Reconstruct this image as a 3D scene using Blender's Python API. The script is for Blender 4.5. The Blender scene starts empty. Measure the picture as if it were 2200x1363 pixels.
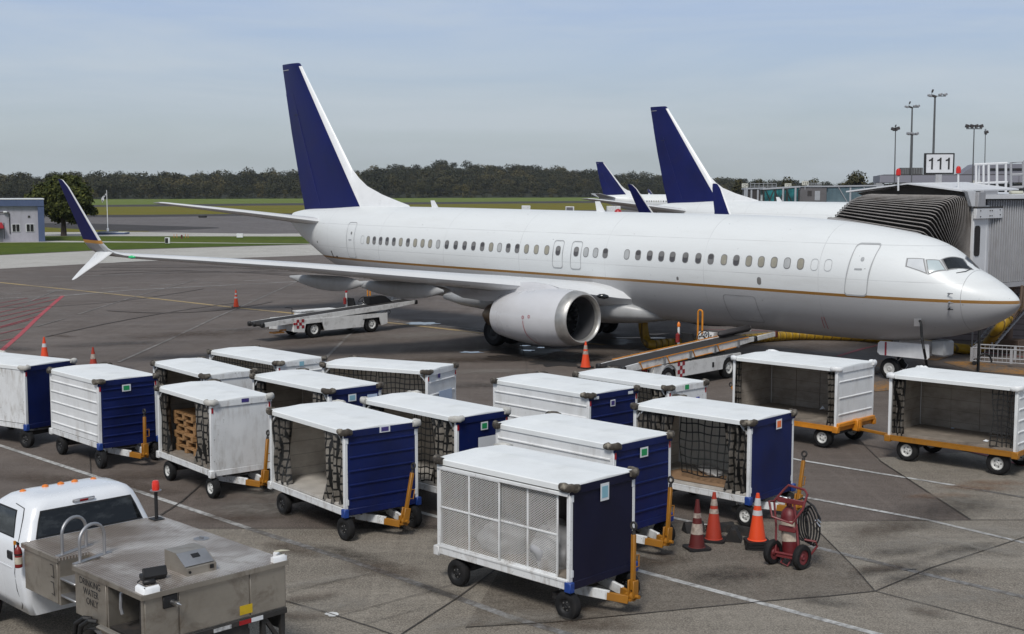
import bpy, bmesh, math, random
import numpy as np
from mathutils import Vector, Matrix
R = math.radians
random.seed(11)
SC = bpy.context.scene
COL = SC.collection
# ------------------------------------------------------------------ camera
CAM_F, CAM_H, CAM_P = 2733.884, 6.066, R(5.652)       # focal length in px of a 2200 px wide frame, eye height, tilt
cam = bpy.data.cameras.new('camera'); cam_o = bpy.data.objects.new('camera', cam); COL.objects.link(cam_o)
cam_o.location = (0, 0, CAM_H); cam_o.rotation_euler = (math.pi/2 - CAM_P, 0, 0)
cam.sensor_width = 36; cam.lens = CAM_F/2200*36; cam.clip_start = .1; cam.clip_end = 9000
SC.camera = cam_o
def ray(u, v):
    a = (u-1100)/CAM_F; b = -(v-681.5)/CAM_F
    return (a, math.cos(CAM_P)+b*math.sin(CAM_P), -math.sin(CAM_P)+b*math.cos(CAM_P))
def G(u, v, z=0.0):                                     # surveyed ground point
    d = ray(u, v); t = (z-CAM_H)/d[2]
    return Vector((d[0]*t, d[1]*t, z))
def at(u, v, Y):                                        # surveyed point at depth Y
    d = ray(u, v); t = Y/d[1]
    return Vector((d[0]*t, Y, CAM_H+d[2]*t))
# ------------------------------------------------------------------ mesh builder
class MB:
    def __init__(s):
        s.v = []; s.f = []; s.m = []; s.M = None
    def add(s, verts, faces, mat=0):
        o = len(s.v)
        if s.M is not None:
            verts = [s.M @ Vector(p) for p in verts]
        s.v.extend([tuple(p) for p in verts])
        for k, f in enumerate(faces):
            s.f.append(tuple(i+o for i in f)); s.m.append(mat[k] if isinstance(mat, (list, tuple)) else mat)
        return s
    def box(s, c, d, rot=None, mat=0, bev=0.0):
        hx, hy, hz = d[0]/2, d[1]/2, d[2]/2
        if rot is None: Rm = Matrix.Identity(3)
        elif isinstance(rot, (int, float)): Rm = Matrix.Rotation(rot, 3, 'Z')
        else: Rm = rot
        c = Vector(c)
        if bev <= 0:
            P = [c+Rm@Vector((x*hx, y*hy, z*hz)) for z in (-1, 1) for y in (-1, 1) for x in (-1, 1)]
            F = [(0, 2, 3, 1), (4, 5, 7, 6), (0, 1, 5, 4), (2, 6, 7, 3), (0, 4, 6, 2), (1, 3, 7, 5)]
            return s.add(P, F, mat)
        b = min(bev, hx*.9, hy*.9, hz*.9)
        P = []; idx = {}
        for sx in (-1, 1):
            for sy in (-1, 1):
                for sz in (-1, 1):
                    for ax in range(3):
                        q = [sx*(hx-b), sy*(hy-b), sz*(hz-b)]
                        q[ax] = (sx*hx, sy*hy, sz*hz)[ax]
                        idx[(sx, sy, sz, ax)] = len(P); P.append(c+Rm@Vector(q))
        F = []
        for ax in range(3):
            a1, a2 = [a for a in range(3) if a != ax]
            for sg in (-1, 1):
                def K(p, q):
                    k = [0, 0, 0]; k[ax] = sg; k[a1] = p; k[a2] = q
                    return idx[(k[0], k[1], k[2], ax)]
                F.append((K(-1, -1), K(1, -1), K(1, 1), K(-1, 1)))
        for ax in range(3):
            a1, a2 = [a for a in range(3) if a != ax]
            for p in (-1, 1):
                for q in (-1, 1):
                    def K(e, w):
                        k = [0, 0, 0]; k[ax] = e; k[a1] = p; k[a2] = q
                        return idx[(k[0], k[1], k[2], w)]
                    F.append((K(-1, a1), K(1, a1), K(1, a2), K(-1, a2)))
        for sx in (-1, 1):
            for sy in (-1, 1):
                for sz in (-1, 1):
                    F.append(tuple(idx[(sx, sy, sz, a)] for a in range(3)))
        return s.add(P, F, mat)
    def loft(s, rings, mat=0, cap0=True, cap1=True, closed=True):
        n = len(rings[0]); P = [p for r in rings for p in r]; F = []; Mi = []
        for i in range(len(rings)-1):
            for j in range(n if closed else n-1):
                k = (j+1) % n
                F.append((i*n+j, i*n+k, (i+1)*n+k, (i+1)*n+j))
                Mi.append(mat(i, j) if callable(mat) else mat)
        m0 = 0 if callable(mat) else mat
        if cap0: F.append(tuple(range(n))[::-1]); Mi.append(m0)
        if cap1: F.append(tuple((len(rings)-1)*n+j for j in range(n))); Mi.append(m0)
        return s.add(P, F, Mi)
    def cyl(s, p0, p1, r0, r1=None, n=14, mat=0, caps=True):
        r1 = r0 if r1 is None else r1
        p0 = Vector(p0); p1 = Vector(p1); d = (p1-p0).normalized()
        a = d.orthogonal().normalized(); b = d.cross(a)
        ring = lambda p, r: [p+(a*math.cos(2*math.pi*k/n)+b*math.sin(2*math.pi*k/n))*r for k in range(n)]
        return s.loft([ring(p0, r0), ring(p1, r1)], mat, caps, caps)
    def lathe(s, prof, o=(0, 0, 0), ax=(0, 0, 1), n=24, mat=0, cap0=False, cap1=False):
        o = Vector(o); d = Vector(ax).normalized(); a = d.orthogonal().normalized(); b = d.cross(a)
        rings = [[o+d*t+(a*math.cos(2*math.pi*k/n)+b*math.sin(2*math.pi*k/n))*max(r, 1e-4) for k in range(n)] for t, r in prof]
        return s.loft(rings, mat, cap0, cap1)
    def tube(s, pts, r, n=8, mat=0, closed=False):
        pts = [Vector(p) for p in pts]; rings = []; N = len(pts); up = None
        for i, p in enumerate(pts):
            a = pts[i-1] if (i > 0 or closed) else p; c = pts[(i+1) % N] if (i < N-1 or closed) else p
            t = (c-a).normalized()
            if up is None: up = t.orthogonal().normalized()
            up = (up-t*up.dot(t))
            up = up.normalized() if up.length > 1e-5 else t.orthogonal().normalized()
            w = t.cross(up)
            rr = r[i] if isinstance(r, (list, tuple)) else r
            rings.append([p+(up*math.cos(2*math.pi*k/n)+w*math.sin(2*math.pi*k/n))*rr for k in range(n)])
        if closed: rings.append(rings[0])
        return s.loft(rings, mat, not closed, not closed)
    def prism(s, poly, z0, z1, mat=0):                 # polygon in xy extruded in z (of the current matrix)
        n = len(poly)
        P = [(x, y, z0) for x, y in poly]+[(x, y, z1) for x, y in poly]
        F = [tuple(range(n))[::-1], tuple(range(n, 2*n))]+[(i, (i+1) % n, (i+1) % n+n, i+n) for i in range(n)]
        return s.add(P, F, mat)
    def build(s, name, mats, parent=None, loc=None, rotz=None, smooth=True, ang=38, recalc=True):
        me = bpy.data.meshes.new(name)
        me.from_pydata(s.v, [], s.f)
        if recalc:
            bm = bmesh.new(); bm.from_mesh(me)
            bmesh.ops.recalc_face_normals(bm, faces=bm.faces); bm.to_mesh(me); bm.free()
        if not isinstance(mats, (list, tuple)): mats = [mats]
        for m in mats: me.materials.append(m)
        if len(mats) > 1: me.polygons.foreach_set('material_index', s.m)
        if smooth:
            me.polygons.foreach_set('use_smooth', [True]*len(me.polygons))
            me.set_sharp_from_angle(angle=R(ang))
        me.update()
        o = bpy.data.objects.new(name, me); COL.objects.link(o)
        if parent is not None: o.parent = parent
        if loc is not None: o.location = loc
        if rotz is not None: o.rotation_euler = (0, 0, rotz)
        return o
def frame(o, x, z=(0, 0, 1)):                           # matrix with origin o, x axis x, z near z
    x = Vector(x).normalized(); z = Vector(z); y = z.cross(x).normalized(); z = x.cross(y)
    return Matrix(((x.x, y.x, z.x, o[0]), (x.y, y.y, z.y, o[1]), (x.z, y.z, z.z, o[2]), (0, 0, 0, 1)))
def tag(o, label, cat, group=None, kind=None):
    if label: o['label'] = label
    if cat: o['category'] = cat
    if group: o['group'] = group
    if kind: o['kind'] = kind
    return o
def thing(name, label, cat, loc=(0, 0, 0), rotz=0.0, group=None):
    o = bpy.data.objects.new(name, None); COL.objects.link(o); o.empty_display_size = .3
    o.location = loc; o.rotation_euler = (0, 0, rotz)
    return tag(o, label, cat, group)
def struct(o): o['kind'] = 'structure'; return o
def copy_tree(o, parent=None):
    c = o.copy(); COL.objects.link(c); c.parent = parent
    for ch in list(o.children): copy_tree(ch, c)
    return c
# ------------------------------------------------------------------ materials
def L(h):
    h = h.lstrip('#'); o = []
    for i in (0, 2, 4):
        c = int(h[i:i+2], 16)/255
        o.append(c/12.92 if c <= .04045 else ((c+.055)/1.055)**2.4)
    return tuple(o)
class NT:
    def __init__(s, name):
        s.mat = bpy.data.materials.new(name); s.mat.use_nodes = True
        s.t = s.mat.node_tree; s.b = s.t.nodes['Principled BSDF']; s.out = s.t.nodes['Material Output']
        s.co = s.t.nodes.new('ShaderNodeTexCoord').outputs['Object']
    def n(s, typ, **kw):
        x = s.t.nodes.new(typ)
        for k, v in kw.items(): setattr(x, k, v)
        return x
    def lk(s, a, b): s.t.links.new(a, b)
    def mapping(s, scale=(1, 1, 1), loc=(0, 0, 0), rot=(0, 0, 0), src=None):
        m = s.n('ShaderNodeMapping'); m.inputs['Scale'].default_value = scale; m.inputs['Location'].default_value = loc
        m.inputs['Rotation'].default_value = rot
        s.lk(src or s.co, m.inputs['Vector']); return m.outputs[0]
    def noise(s, scale, detail=3, rough=.55, src=None, dist=0.0):
        x = s.n('ShaderNodeTexNoise'); x.inputs['Scale'].default_value = scale; x.inputs['Detail'].default_value = detail
        x.inputs['Roughness'].default_value = rough; x.inputs['Distortion'].default_value = dist
        s.lk(src or s.co, x.inputs['Vector']); return x.outputs['Fac']
    def ramp(s, fac, lo, hi, a=0.0, b=1.0):
        r = s.n('ShaderNodeMapRange'); r.inputs['From Min'].default_value = lo; r.inputs['From Max'].default_value = hi
        r.inputs['To Min'].default_value = a; r.inputs['To Max'].default_value = b
        s.lk(fac, r.inputs['Value']); return r.outputs[0]
    def math(s, op, a, b=None, c=None):
        x = s.n('ShaderNodeMath', operation=op)
        for i, q in enumerate((a, b, c)):
            if q is None: continue
            if isinstance(q, (int, float)): x.inputs[i].default_value = q
            else: s.lk(q, x.inputs[i])
        return x.outputs[0]
    def mix(s, fac, a, b, mode='MIX'):
        x = s.n('ShaderNodeMix', data_type='RGBA', blend_type=mode)
        for i, q in ((0, fac), (6, a), (7, b)):
            if isinstance(q, (int, float)): x.inputs[i].default_value = q
            elif isinstance(q, (tuple, list)): x.inputs[i].default_value = (*q[:3], 1)
            else: s.lk(q, x.inputs[i])
        return x.outputs[2]
    def set(s, k, v):
        i = s.b.inputs[k]
        if isinstance(v, (int, float)): i.default_value = v
        elif isinstance(v, (tuple, list)): i.default_value = (*v[:3], 1)
        else: s.lk(v, i)
    def bump(s, h, strength=.2, dist=.02):
        b = s.n('ShaderNodeBump'); b.inputs['Strength'].default_value = strength; b.inputs['Distance'].default_value = dist
        s.lk(h, b.inputs['Height']); s.lk(b.outputs[0], s.b.inputs['Normal'])
    def xyz(s):
        x = s.n('ShaderNodeSeparateXYZ'); s.lk(s.co, x.inputs[0]); return x.outputs
def paint(name, col, rough=.45, metal=0.0, var=.12, vs=2.0, dirt=.0, dcol=(.10, .08, .06), ds=1.6, streak=3.0, bump=0.0, bs=40, spec=.5, coat=0.0, chips=0.0):
    t = NT(name)
    n1 = t.noise(vs, 4)
    c = t.mix(t.ramp(n1, .3, .7), tuple(x*(1-var) for x in col), tuple(min(1, x*(1+var*.6)) for x in col))
    if dirt > 0:
        src = t.mapping((streak, streak, 1.0)) if streak != 1 else None
        n2 = t.noise(ds, 6, .62, src); n3 = t.noise(ds*.45, 2)
        d = t.math('MULTIPLY', t.ramp(n2, .48, .72), t.ramp(n3, .35, .65, .25, 1.0))
        d = t.math('MULTIPLY', d, dirt)
        c = t.mix(d, c, dcol)
    if chips > 0:
        nc = t.noise(19, 4, .7); nm = t.noise(1.3, 3)
        c = t.mix(t.math('MULTIPLY', t.ramp(nc, .63, .67), t.ramp(nm, .46, .62, 0, chips)), c, (.085, .06, .045))
    t.set('Base Color', c); t.set('Metallic', metal); t.set('Specular IOR Level', spec)
    t.set('Roughness', t.ramp(n1, .3, .7, max(.03, rough-.06), min(1, rough+.08)))
    if coat: t.set('Coat Weight', coat); t.set('Coat Roughness', .08)
    if bump: t.bump(t.noise(bs, 4), bump, .01)
    return t.mat
MT = {}
MT['white'] = paint('white_paint', (.76, .77, .775), .42, var=.06, dirt=.5, dcol=(.28, .25, .21), ds=1.3, chips=.6)
MT['white_worn'] = paint('worn_white_paint', (.72, .73, .735), .5, var=.08, dirt=.8, dcol=(.24, .20, .16), ds=2.6, chips=.95)
MT['roof'] = paint('white_roof_paint', (.82, .84, .84), .5, var=.05, vs=.9, dirt=.4, dcol=(.42, .42, .38), ds=1.1, streak=1, bump=.12, bs=1.8)
MT['white_clean'] = paint('clean_white_paint', (.80, .81, .82), .35, var=.03)
MT['navy'] = paint('navy_paint', (.0042, .0115, .080), .45, var=.35, vs=1.3, dirt=.4, dcol=(.022, .022, .035), ds=2.4, chips=.25, spec=.28)
MT['navy_dark'] = paint('dark_navy_paint', (.0050, .0055, .026), .5, var=.25, vs=1.4, dirt=.2, dcol=(.02, .02, .03), spec=.28)
MT['royal'] = paint('blue_paint', (.012, .05, .25), .45, var=.2, dirt=.4, dcol=(.03, .03, .05), ds=5)
MT['yellow'] = paint('yellow_paint', (.36, .15, .012), .5, var=.18, vs=5, dirt=.6, dcol=(.07, .045, .02), ds=5, streak=1)
MT['orange_yellow'] = paint('orange_paint', (.62, .23, .015), .5, var=.15, vs=5, dirt=.5, dcol=(.1, .05, .02), ds=4, streak=1)
MT['tyre'] = paint('tyre_rubber', (.012, .012, .013), .8, var=.3, vs=8, dirt=.4, dcol=(.05, .045, .04), ds=6, streak=1, spec=.3)
MT['black'] = paint('black_plastic', (.012, .012, .013), .55, var=.3, vs=6)
MT['steel_dark'] = paint('dark_steel', (.03, .028, .027), .6, var=.3, vs=6, dirt=.5, dcol=(.07, .05, .04), ds=6, streak=1)
MT['rim_white'] = paint('white_rim', (.62, .62, .60), .5, var=.1, dirt=.4, ds=9, streak=1)
MT['rim_dark'] = paint('dark_rim', (.009, .009, .010), .6, var=.2)
MT['bumper'] = paint('worn_rubber_corner', (.055, .045, .036), .8, var=.5, vs=9, dirt=1.0, dcol=(.42, .38, .31), ds=7, streak=1, bump=.6, bs=14)
MT['bumper_white'] = paint('pale_rubber_corner', (.5, .49, .46), .7, var=.2, vs=9, dirt=.55, dcol=(.2, .17, .13), ds=6, streak=1, bump=.5, bs=14)
MT['red'] = paint('red_reflector', (.36, .015, .02), .3, var=.1)
MT['silver'] = paint('bare_metal', (.62, .62, .62), .32, 1.0, var=.1, vs=4)
MT['alu'] = paint('dull_aluminium', (.42, .42, .43), .45, .8, var=.12, vs=3, dirt=.3, dcol=(.12, .1, .08))
MT['glass_dark'] = paint('dark_glass', (.012, .014, .016), .06, var=.1, spec=.7)
# ------------------------------------------------------------------ world and light
SUN_EL, SUN_AZ = R(50), R(196)          # azimuth: clockwise from +Y of where the sun stands
W = bpy.data.worlds.new('World'); SC.world = W; W.use_nodes = True
wt = W.node_tree; bg = wt.nodes['Background']
sky = wt.nodes.new('ShaderNodeTexSky'); sky.sky_type = 'NISHITA'; sky.sun_disc = False
sky.sun_elevation = SUN_EL; sky.sun_rotation = SUN_AZ; sky.air_density = 1.3; sky.dust_density = 2.5; sky.ozone_density = 1.5
tc = wt.nodes.new('ShaderNodeTexCoord')
mp = wt.nodes.new('ShaderNodeMapping'); mp.inputs['Scale'].default_value = (1.0, 1.0, 8.0); mp.inputs['Rotation'].default_value = (0, R(8), 0)
wt.links.new(tc.outputs['Generated'], mp.inputs['Vector'])
nz = wt.nodes.new('ShaderNodeTexNoise'); nz.inputs['Scale'].default_value = 3.4; nz.inputs['Detail'].default_value = 7; nz.inputs['Roughness'].default_value = .55; nz.inputs['Distortion'].default_value = .5
wt.links.new(mp.outputs[0], nz.inputs['Vector'])
rp = wt.nodes.new('ShaderNodeMapRange'); rp.inputs['From Min'].default_value = .38; rp.inputs['From Max'].default_value = .66
rp.inputs['To Min'].default_value = 0; rp.inputs['To Max'].default_value = 1
wt.links.new(nz.outputs['Fac'], rp.inputs['Value'])
sp = wt.nodes.new('ShaderNodeSeparateXYZ'); wt.links.new(tc.outputs['Generated'], sp.inputs[0])
hg = wt.nodes.new('ShaderNodeValToRGB'); wt.links.new(sp.outputs[2], hg.inputs[0])   # overcast veil: colour by height in the sky
els = hg.color_ramp.elements
els[0].position = .0; els[0].color = (.43, .475, .49, 1)
els[1].position = .045; els[1].color = (.45, .52, .565, 1)
e = els.new(.10); e.color = (.41, .51, .655, 1)
e = els.new(.155); e.color = (.365, .475, .70, 1)
e = els.new(.30); e.color = (.21, .26, .35, 1)
e = els.new(.8); e.color = (.18, .21, .26, 1)
hsc = wt.nodes.new('ShaderNodeVectorMath'); hsc.operation = 'SCALE'; hsc.inputs['Scale'].default_value = 10
wt.links.new(hg.outputs[0], hsc.inputs[0])
cl = wt.nodes.new('ShaderNodeMix'); cl.data_type = 'RGBA'
cl.inputs[7].default_value = (5.4, 6.0, 6.7, 1)
mm = wt.nodes.new('ShaderNodeMath'); mm.operation = 'MULTIPLY'; mm.inputs[1].default_value = .6
wt.links.new(rp.outputs[0], mm.inputs[0]); wt.links.new(mm.outputs[0], cl.inputs[0]); wt.links.new(hsc.outputs[0], cl.inputs[6])
mx = wt.nodes.new('ShaderNodeMix'); mx.data_type = 'RGBA'; mx.inputs[0].default_value = .88
wt.links.new(sky.outputs[0], mx.inputs[6]); wt.links.new(cl.outputs[2], mx.inputs[7])
wt.links.new(mx.outputs[2], bg.inputs['Color']); bg.inputs['Strength'].default_value = .1
sl = bpy.data.lights.new('sun', 'SUN'); so = bpy.data.objects.new('sun', sl); COL.objects.link(so)
sl.energy = 2.4; sl.angle = R(15); sl.color = (1, .97, .92)
sd = Vector((math.sin(SUN_AZ)*math.cos(SUN_EL), math.cos(SUN_AZ)*math.cos(SUN_EL), math.sin(SUN_EL)))
so.rotation_euler = (-sd).to_track_quat('-Z', 'Y').to_euler(); so.location = sd*60
SC.view_settings.view_transform = 'Standard'; SC.view_settings.look = 'None'; SC.view_settings.gamma = 1; SC.view_settings.exposure = 0.10
SC.cycles.max_bounces = 6; SC.cycles.use_denoising = True
# ================================================================== ground
def ground_mat(name, a, b, stain, sc=1.0, streak=True, rough=.75, dark=.55):
    t = NT(name)
    big = t.noise(.045*sc, 6, .62, dist=.4); mid = t.noise(.42*sc, 7, .68, dist=.8); fine = t.noise(7, 5, .65); grit = t.noise(38, 3, .75)
    c = t.mix(t.ramp(big, .38, .62), a, b)
    c = t.mix(t.math('MULTIPLY', t.ramp(mid, .46, .68), .75), c, stain)
    if streak:
        s1 = t.noise(1.0, 6, .62, t.mapping((.05, 1.0, 1), rot=(0, 0, R(-8))), .4)
        s2 = t.noise(1.0, 6, .68, t.mapping((.30, 5.0, 1), rot=(0, 0, R(42))), .3)
        s3 = t.noise(1.0, 6, .68, t.mapping((4.0, .22, 1), rot=(0, 0, R(-20))), .3)
        c = t.mix(t.math('MULTIPLY', t.ramp(s1, .47, .68), dark), c, tuple(x*.45 for x in a))
        c = t.mix(t.math('MULTIPLY', t.ramp(s2, .47, .72), .5), c, tuple(x*.48 for x in a))
        c = t.mix(t.math('MULTIPLY', t.ramp(s3, .52, .74), .35), c, tuple(min(1, x*1.35) for x in b))
    spot = t.noise(2.3, 3, .5); dot = t.noise(5.5, 2, .5)
    c = t.mix(t.ramp(spot, .66, .73, 0, .6), c, tuple(x*.38 for x in a))
    c = t.mix(t.ramp(dot, .73, .77, 0, .8), c, tuple(x*.25 for x in a))
    c = t.mix(t.ramp(fine, .35, .68, 0, .55), c, tuple(x*.5 for x in a), 'MIX')
    c = t.mix(t.ramp(grit, .42, .66, 0, .55), c, tuple(min(1, x*1.9) for x in b))
    t.set('Base Color', c); t.set('Roughness', t.ramp(mid, .3, .7, rough-.12, rough+.12)); t.set('Specular IOR Level', .3)
    t.bump(t.math('ADD', fine, t.math('MULTIPLY', grit, .6)), .35, .012)
    return t.mat
M_APRON = ground_mat('apron_asphalt', (.082, .066, .056), (.160, .134, .117), (.062, .048, .040), dark=.48)
M_CONC = ground_mat('apron_concrete', (.140, .122, .101), (.265, .239, .201), (.108, .085, .067), dark=.6)
M_PALE = ground_mat('pale_concrete', (.38, .365, .335), (.46, .445, .41), (.26, .235, .21), rough=.8, dark=.3)
M_TAXI = ground_mat('taxiway_asphalt', (.105, .092, .088), (.16, .145, .14), (.07, .06, .056), dark=.8)
M_TAXI2 = ground_mat('dark_taxiway_asphalt', (.030, .026, .024), (.055, .047, .044), (.03, .025, .022), dark=.5)
def grass_mat(name, a, b, c3):
    t = NT(name); n1 = t.noise(.05, 5, .6, t.mapping((.35, 1.2, 1))); n2 = t.noise(.6, 5, .7); n3 = t.noise(6, 3, .7)
    c = t.mix(t.ramp(n1, .38, .62), a, b); c = t.mix(t.ramp(n2, .45, .7, 0, .8), c, c3); c = t.mix(t.ramp(n3, .3, .7, 0, .5), c, tuple(x*.4 for x in a))
    t.set('Base Color', c); t.set('Roughness', .9); t.set('Specular IOR Level', .1); t.bump(n2, .8, .25); return t.mat
M_GRASS_N = grass_mat('green_grass', (.075, .120, .014), (.125, .150, .022), (.048, .070, .014))
M_GRASS_Y = grass_mat('dry_grass', (.205, .175, .024), (.150, .170, .026), (.18, .115, .028))
M_GRASS_F = grass_mat('far_grass', (.145, .20, .045), (.19, .225, .055), (.115, .155, .035))
def sheet(name, pts, z, mat):
    mb = MB(); mb.add([(p[0], p[1], z) for p in pts], [tuple(range(len(pts)))])
    o = mb.build(name, mat, smooth=False, recalc=False)
    if o.data.polygons[0].normal.z < 0: o.data.flip_normals()
    return struct(o)
g = MB(); g.add([(-2500, -80, 0), (2500, -80, 0), (2500, 2700, 0), (-2500, 2700, 0)], [(0, 1, 2, 3)])
struct(g.build('apron', M_APRON, smooth=False))
def band(name, top, bot, z, mat):
    sheet(name, [G(*p) for p in bot]+[G(*p) for p in reversed(top)], z, mat)
# far bands, near to far
band('taxiway_shoulder', [(-420, 561), (0, 549), (215, 539), (670, 526), (1500, 500)], [(-420, 597), (0, 578), (215, 566), (420, 558), (670, 549), (1500, 521)], .004, M_PALE)
band('near_grass', [(-420, 509), (0, 508), (300, 508), (670, 508), (1500, 484)], [(-420, 561), (0, 548), (215, 537.5), (670, 524.5), (1500, 498)], .006, M_GRASS_N)
band('footpath', [(-420, 516), (100, 517.5), (300, 520), (550, 523), (670, 524)], [(-420, 525), (100, 521), (300, 521.5), (550, 524), (670, 524.8)], .011, M_PALE)
band('service_road', [(-420, 499), (100, 499.5), (300, 499), (560, 503), (670, 502)], [(-420, 507), (100, 507), (300, 508), (670, 508.5)], .010, M_PALE)
band('verge_grass', [(-420, 487), (100, 488), (200, 490), (320, 495)], [(-420, 499), (100, 499), (200, 499), (320, 498)], .012, M_GRASS_Y)
band('taxiway', [(-420, 465), (0, 464), (300, 462), (700, 459), (1500, 449)], [(-420, 509), (300, 508), (700, 508), (1500, 484)], .004, M_TAXI)
band('dark_taxiway_strip', [(-420, 481), (100, 480), (200, 481), (330, 485), (470, 489)], [(-420, 489), (100, 489), (250, 497), (330, 497), (470, 491)], .014, M_TAXI2)
band('dark_runway_edge', [(-420, 464), (300, 462), (620, 459), (700, 459)], [(-420, 468), (300, 467), (620, 463), (700, 461)], .014, M_TAXI2)
band('runway_grass', [(-420, 448), (200, 445), (700, 441), (1500, 434.5)], [(-420, 465), (300, 462.5), (700, 459), (1500, 449)], .010, M_GRASS_Y)
band('runway', [(-420, 445), (200, 441), (700, 436.5), (1500, 430.5)], [(-420, 448), (200, 445), (700, 441), (1500, 434.5)], .006, M_TAXI2)
band('far_grass', [(-420, 424), (200, 422), (700, 419), (1500, 415)], [(-420, 445), (200, 441), (700, 436.5), (1500, 430.5)], .012, M_GRASS_F)
# concrete slabs of the near apron
sheet('concrete_apron', [G(-400, 1105), G(400, 1137), G(930, 1137), G(1300, 1130), G(1500, 1125), G(1790, 1120), G(2085, 1119), G(1893, 993), G(1880, 985), G(2700, 930), G(3300, 1200), G(2400, 1700), G(-300, 1700)], .004, M_CONC)
# ------------------------------------------------------------------ painted lines and slab joints
def worn(name, col, wear=.5, under=(.12, .11, .1), rough=.7):
    t = NT(name); n1 = t.noise(7, 5, .7); n2 = t.noise(.5, 3)
    k = t.ramp(t.math('ADD', n1, t.math('MULTIPLY', n2, .6)), .80-.25*wear, .95-.1*wear, 0, min(1, .35+wear))
    t.set('Base Color', t.mix(k, col, under)); t.set('Roughness', rough); t.set('Specular IOR Level', .3); return t.mat
M_LINE = worn('white_line_paint', (.50, .50, .49), .35)
M_LINE_W = worn('worn_line_paint', (.30, .30, .30), .8)
M_LINE_Y = worn('yellow_line_paint', (.46, .33, .14), .35)
M_LINE_O = worn('orange_ground_paint', (.34, .16, .03), .6)
M_LINE_R = worn('red_line_paint', (.42, .065, .08), .3, (.3, .1, .1))
M_LINE_RF = worn('faded_red_line_paint', (.30, .06, .07), .3, (.2, .08, .08))
M_JOINT = worn('joint_sealant', (.030, .026, .023), .5, (.10, .09, .08))
M_PALEJ = worn('pale_joint', (.27, .25, .235), .6)
def line(mb, pix, w, z, mat=0, w2=None):
    P = [G(*p) for p in pix]; w2 = w2 or w
    V = []; n = len(P)
    for i, p in enumerate(P):
        a = P[max(0, i-1)]; b = P[min(n-1, i+1)]; d = (b-a).normalized(); nn = Vector((-d.y, d.x, 0))
        ww = w+(w2-w)*i/(n-1)
        V += [p+nn*ww/2+Vector((0, 0, z)), p-nn*ww/2+Vector((0, 0, z))]
    mb.add(V, [(2*i, 2*i+1, 2*i+3, 2*i+2) for i in range(n-1)], mat)
def lines(name, items, z, mat):
    mb = MB()
    for it in items: line(mb, it[0], it[1], z+.0006*items.index(it), 0, it[2] if len(it) > 2 else None)
    o = mb.build(name, mat, smooth=False, recalc=False)
    for p in o.data.polygons: pass
    bm = bmesh.new(); bm.from_mesh(o.data)
    fl = [f for f in bm.faces if f.normal.z < 0]
    bmesh.ops.reverse_faces(bm, faces=fl); bm.to_mesh(o.data); bm.free()
    return struct(o)
lines('white_lane_line', [([(-60, 938), (0, 958), (190, 1020), (360, 1078), (536, 1137)], .13),
                          ([(864, 1092), (934, 1110), (1341, 1219), (1650, 1301), (1881, 1363), (2050, 1408)], .13),
                          ([(1400, 1103), (1487, 1123), (1600, 1145)], .12),
                          ([(1704, 1065), (1850, 1092), (1995, 1119)], .12),
                          ([(1690, 984), (1714, 989), (1900, 1020), (2050, 1044)], .12),
                          ([(1995, 1119), (2110, 1146), (2260, 1182)], .11)], .009, M_LINE)
lines('worn_lane_line', [([(536, 1137), (760, 1208), (978, 1284), (1100, 1328), (1216, 1363), (1330, 1402)], .15),
                         ([(1740, 1174), (1985, 1234), (2200, 1284), (2320, 1312)], .14),
                         ([(2050, 1044), (2200, 1070), (2330, 1092)], .11)], .009, M_LINE_W)
lines('yellow_taxi_line', [([(-200, 588), (0, 607.5), (220, 630), (350, 644), (500, 661), (632, 674), (836, 694), (1035, 716), (1300, 742)], .32)], .009, M_LINE_Y)
lines('thin_white_line', [([(-200, 652), (0, 642), (137, 636), (280, 624), (550, 610), (690, 603), (900, 592)], .16), ([(-100, 636), (45, 631.5)], .12), ([(100, 626.5), (165, 624)], .12),
                          ([(218, 620.5), (276, 617.5)], .12), ([(323, 614.5), (379, 611.5)], .12), ([(427, 609), (478, 607)], .12), ([(525, 604), (575, 601.5)], .12),
                          ([(836, 690.5), (930, 699), (1035, 710)], .07), ([(85, 596), (150, 594), (265, 591), (345, 588)], .10), ([(1430, 680), (1640, 690)], .12)], .012, M_LINE)
lines('red_border_line', [([(135, 636), (108, 659), (82, 682), (45, 718), (0, 757), (-40, 792)], .22, .2)], .010, M_LINE_R)
lines('red_hatch_line', [([(60, 641), (-80, 667)], .10), ([(105, 640), (0, 661), (-80, 680)], .11), ([(128, 642), (0, 672), (-60, 690)], .11), ([(108, 658), (0, 681), (-60, 696)], .11), ([(92, 668), (0, 692)], .11),
                         ([(86, 679), (0, 703)], .11), ([(64, 688), (0, 705.5), (-50, 722)], .10), ([(52, 706), (0, 718)], .10), ([(30, 728), (0, 734)], .1), ([(2000, 955), (2060, 962), (2200, 990)], .12), ([(2035, 960), (2128, 982), (2200, 1003)], .12), ([(1715, 912), (1780, 922)], .14)], .013, M_LINE_RF)
lines('red_zone_line', [([(1800, 766), (1850, 751), (1905, 738)], .16), ([(1700, 705), (1905, 712)], .1), ([(1975, 742), (2100, 756), (2300, 780)], .12), ([(1500, 708), (1650, 712)], .1)], .011, M_LINE_RF)
mb = MB()
for poly in ([(1862, 822), (1905, 818), (1925, 838), (1880, 842)], [(1930, 764), (1985, 754), (2060, 762), (2010, 776)], [(2025, 778), (2090, 777), (2200, 792), (2260, 806), (2200, 806), (2090, 798)], [(1868, 776), (1900, 774), (1895, 800), (1872, 806)], [(2060, 742), (2240, 748), (2240, 756), (2060, 752)]):
    mb.add([G(*p)+Vector((0, 0, .012)) for p in poly], [tuple(range(len(poly)))])
o = mb.build('orange_floor_marking', M_LINE_O, smooth=False, recalc=False); struct(o)
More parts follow.
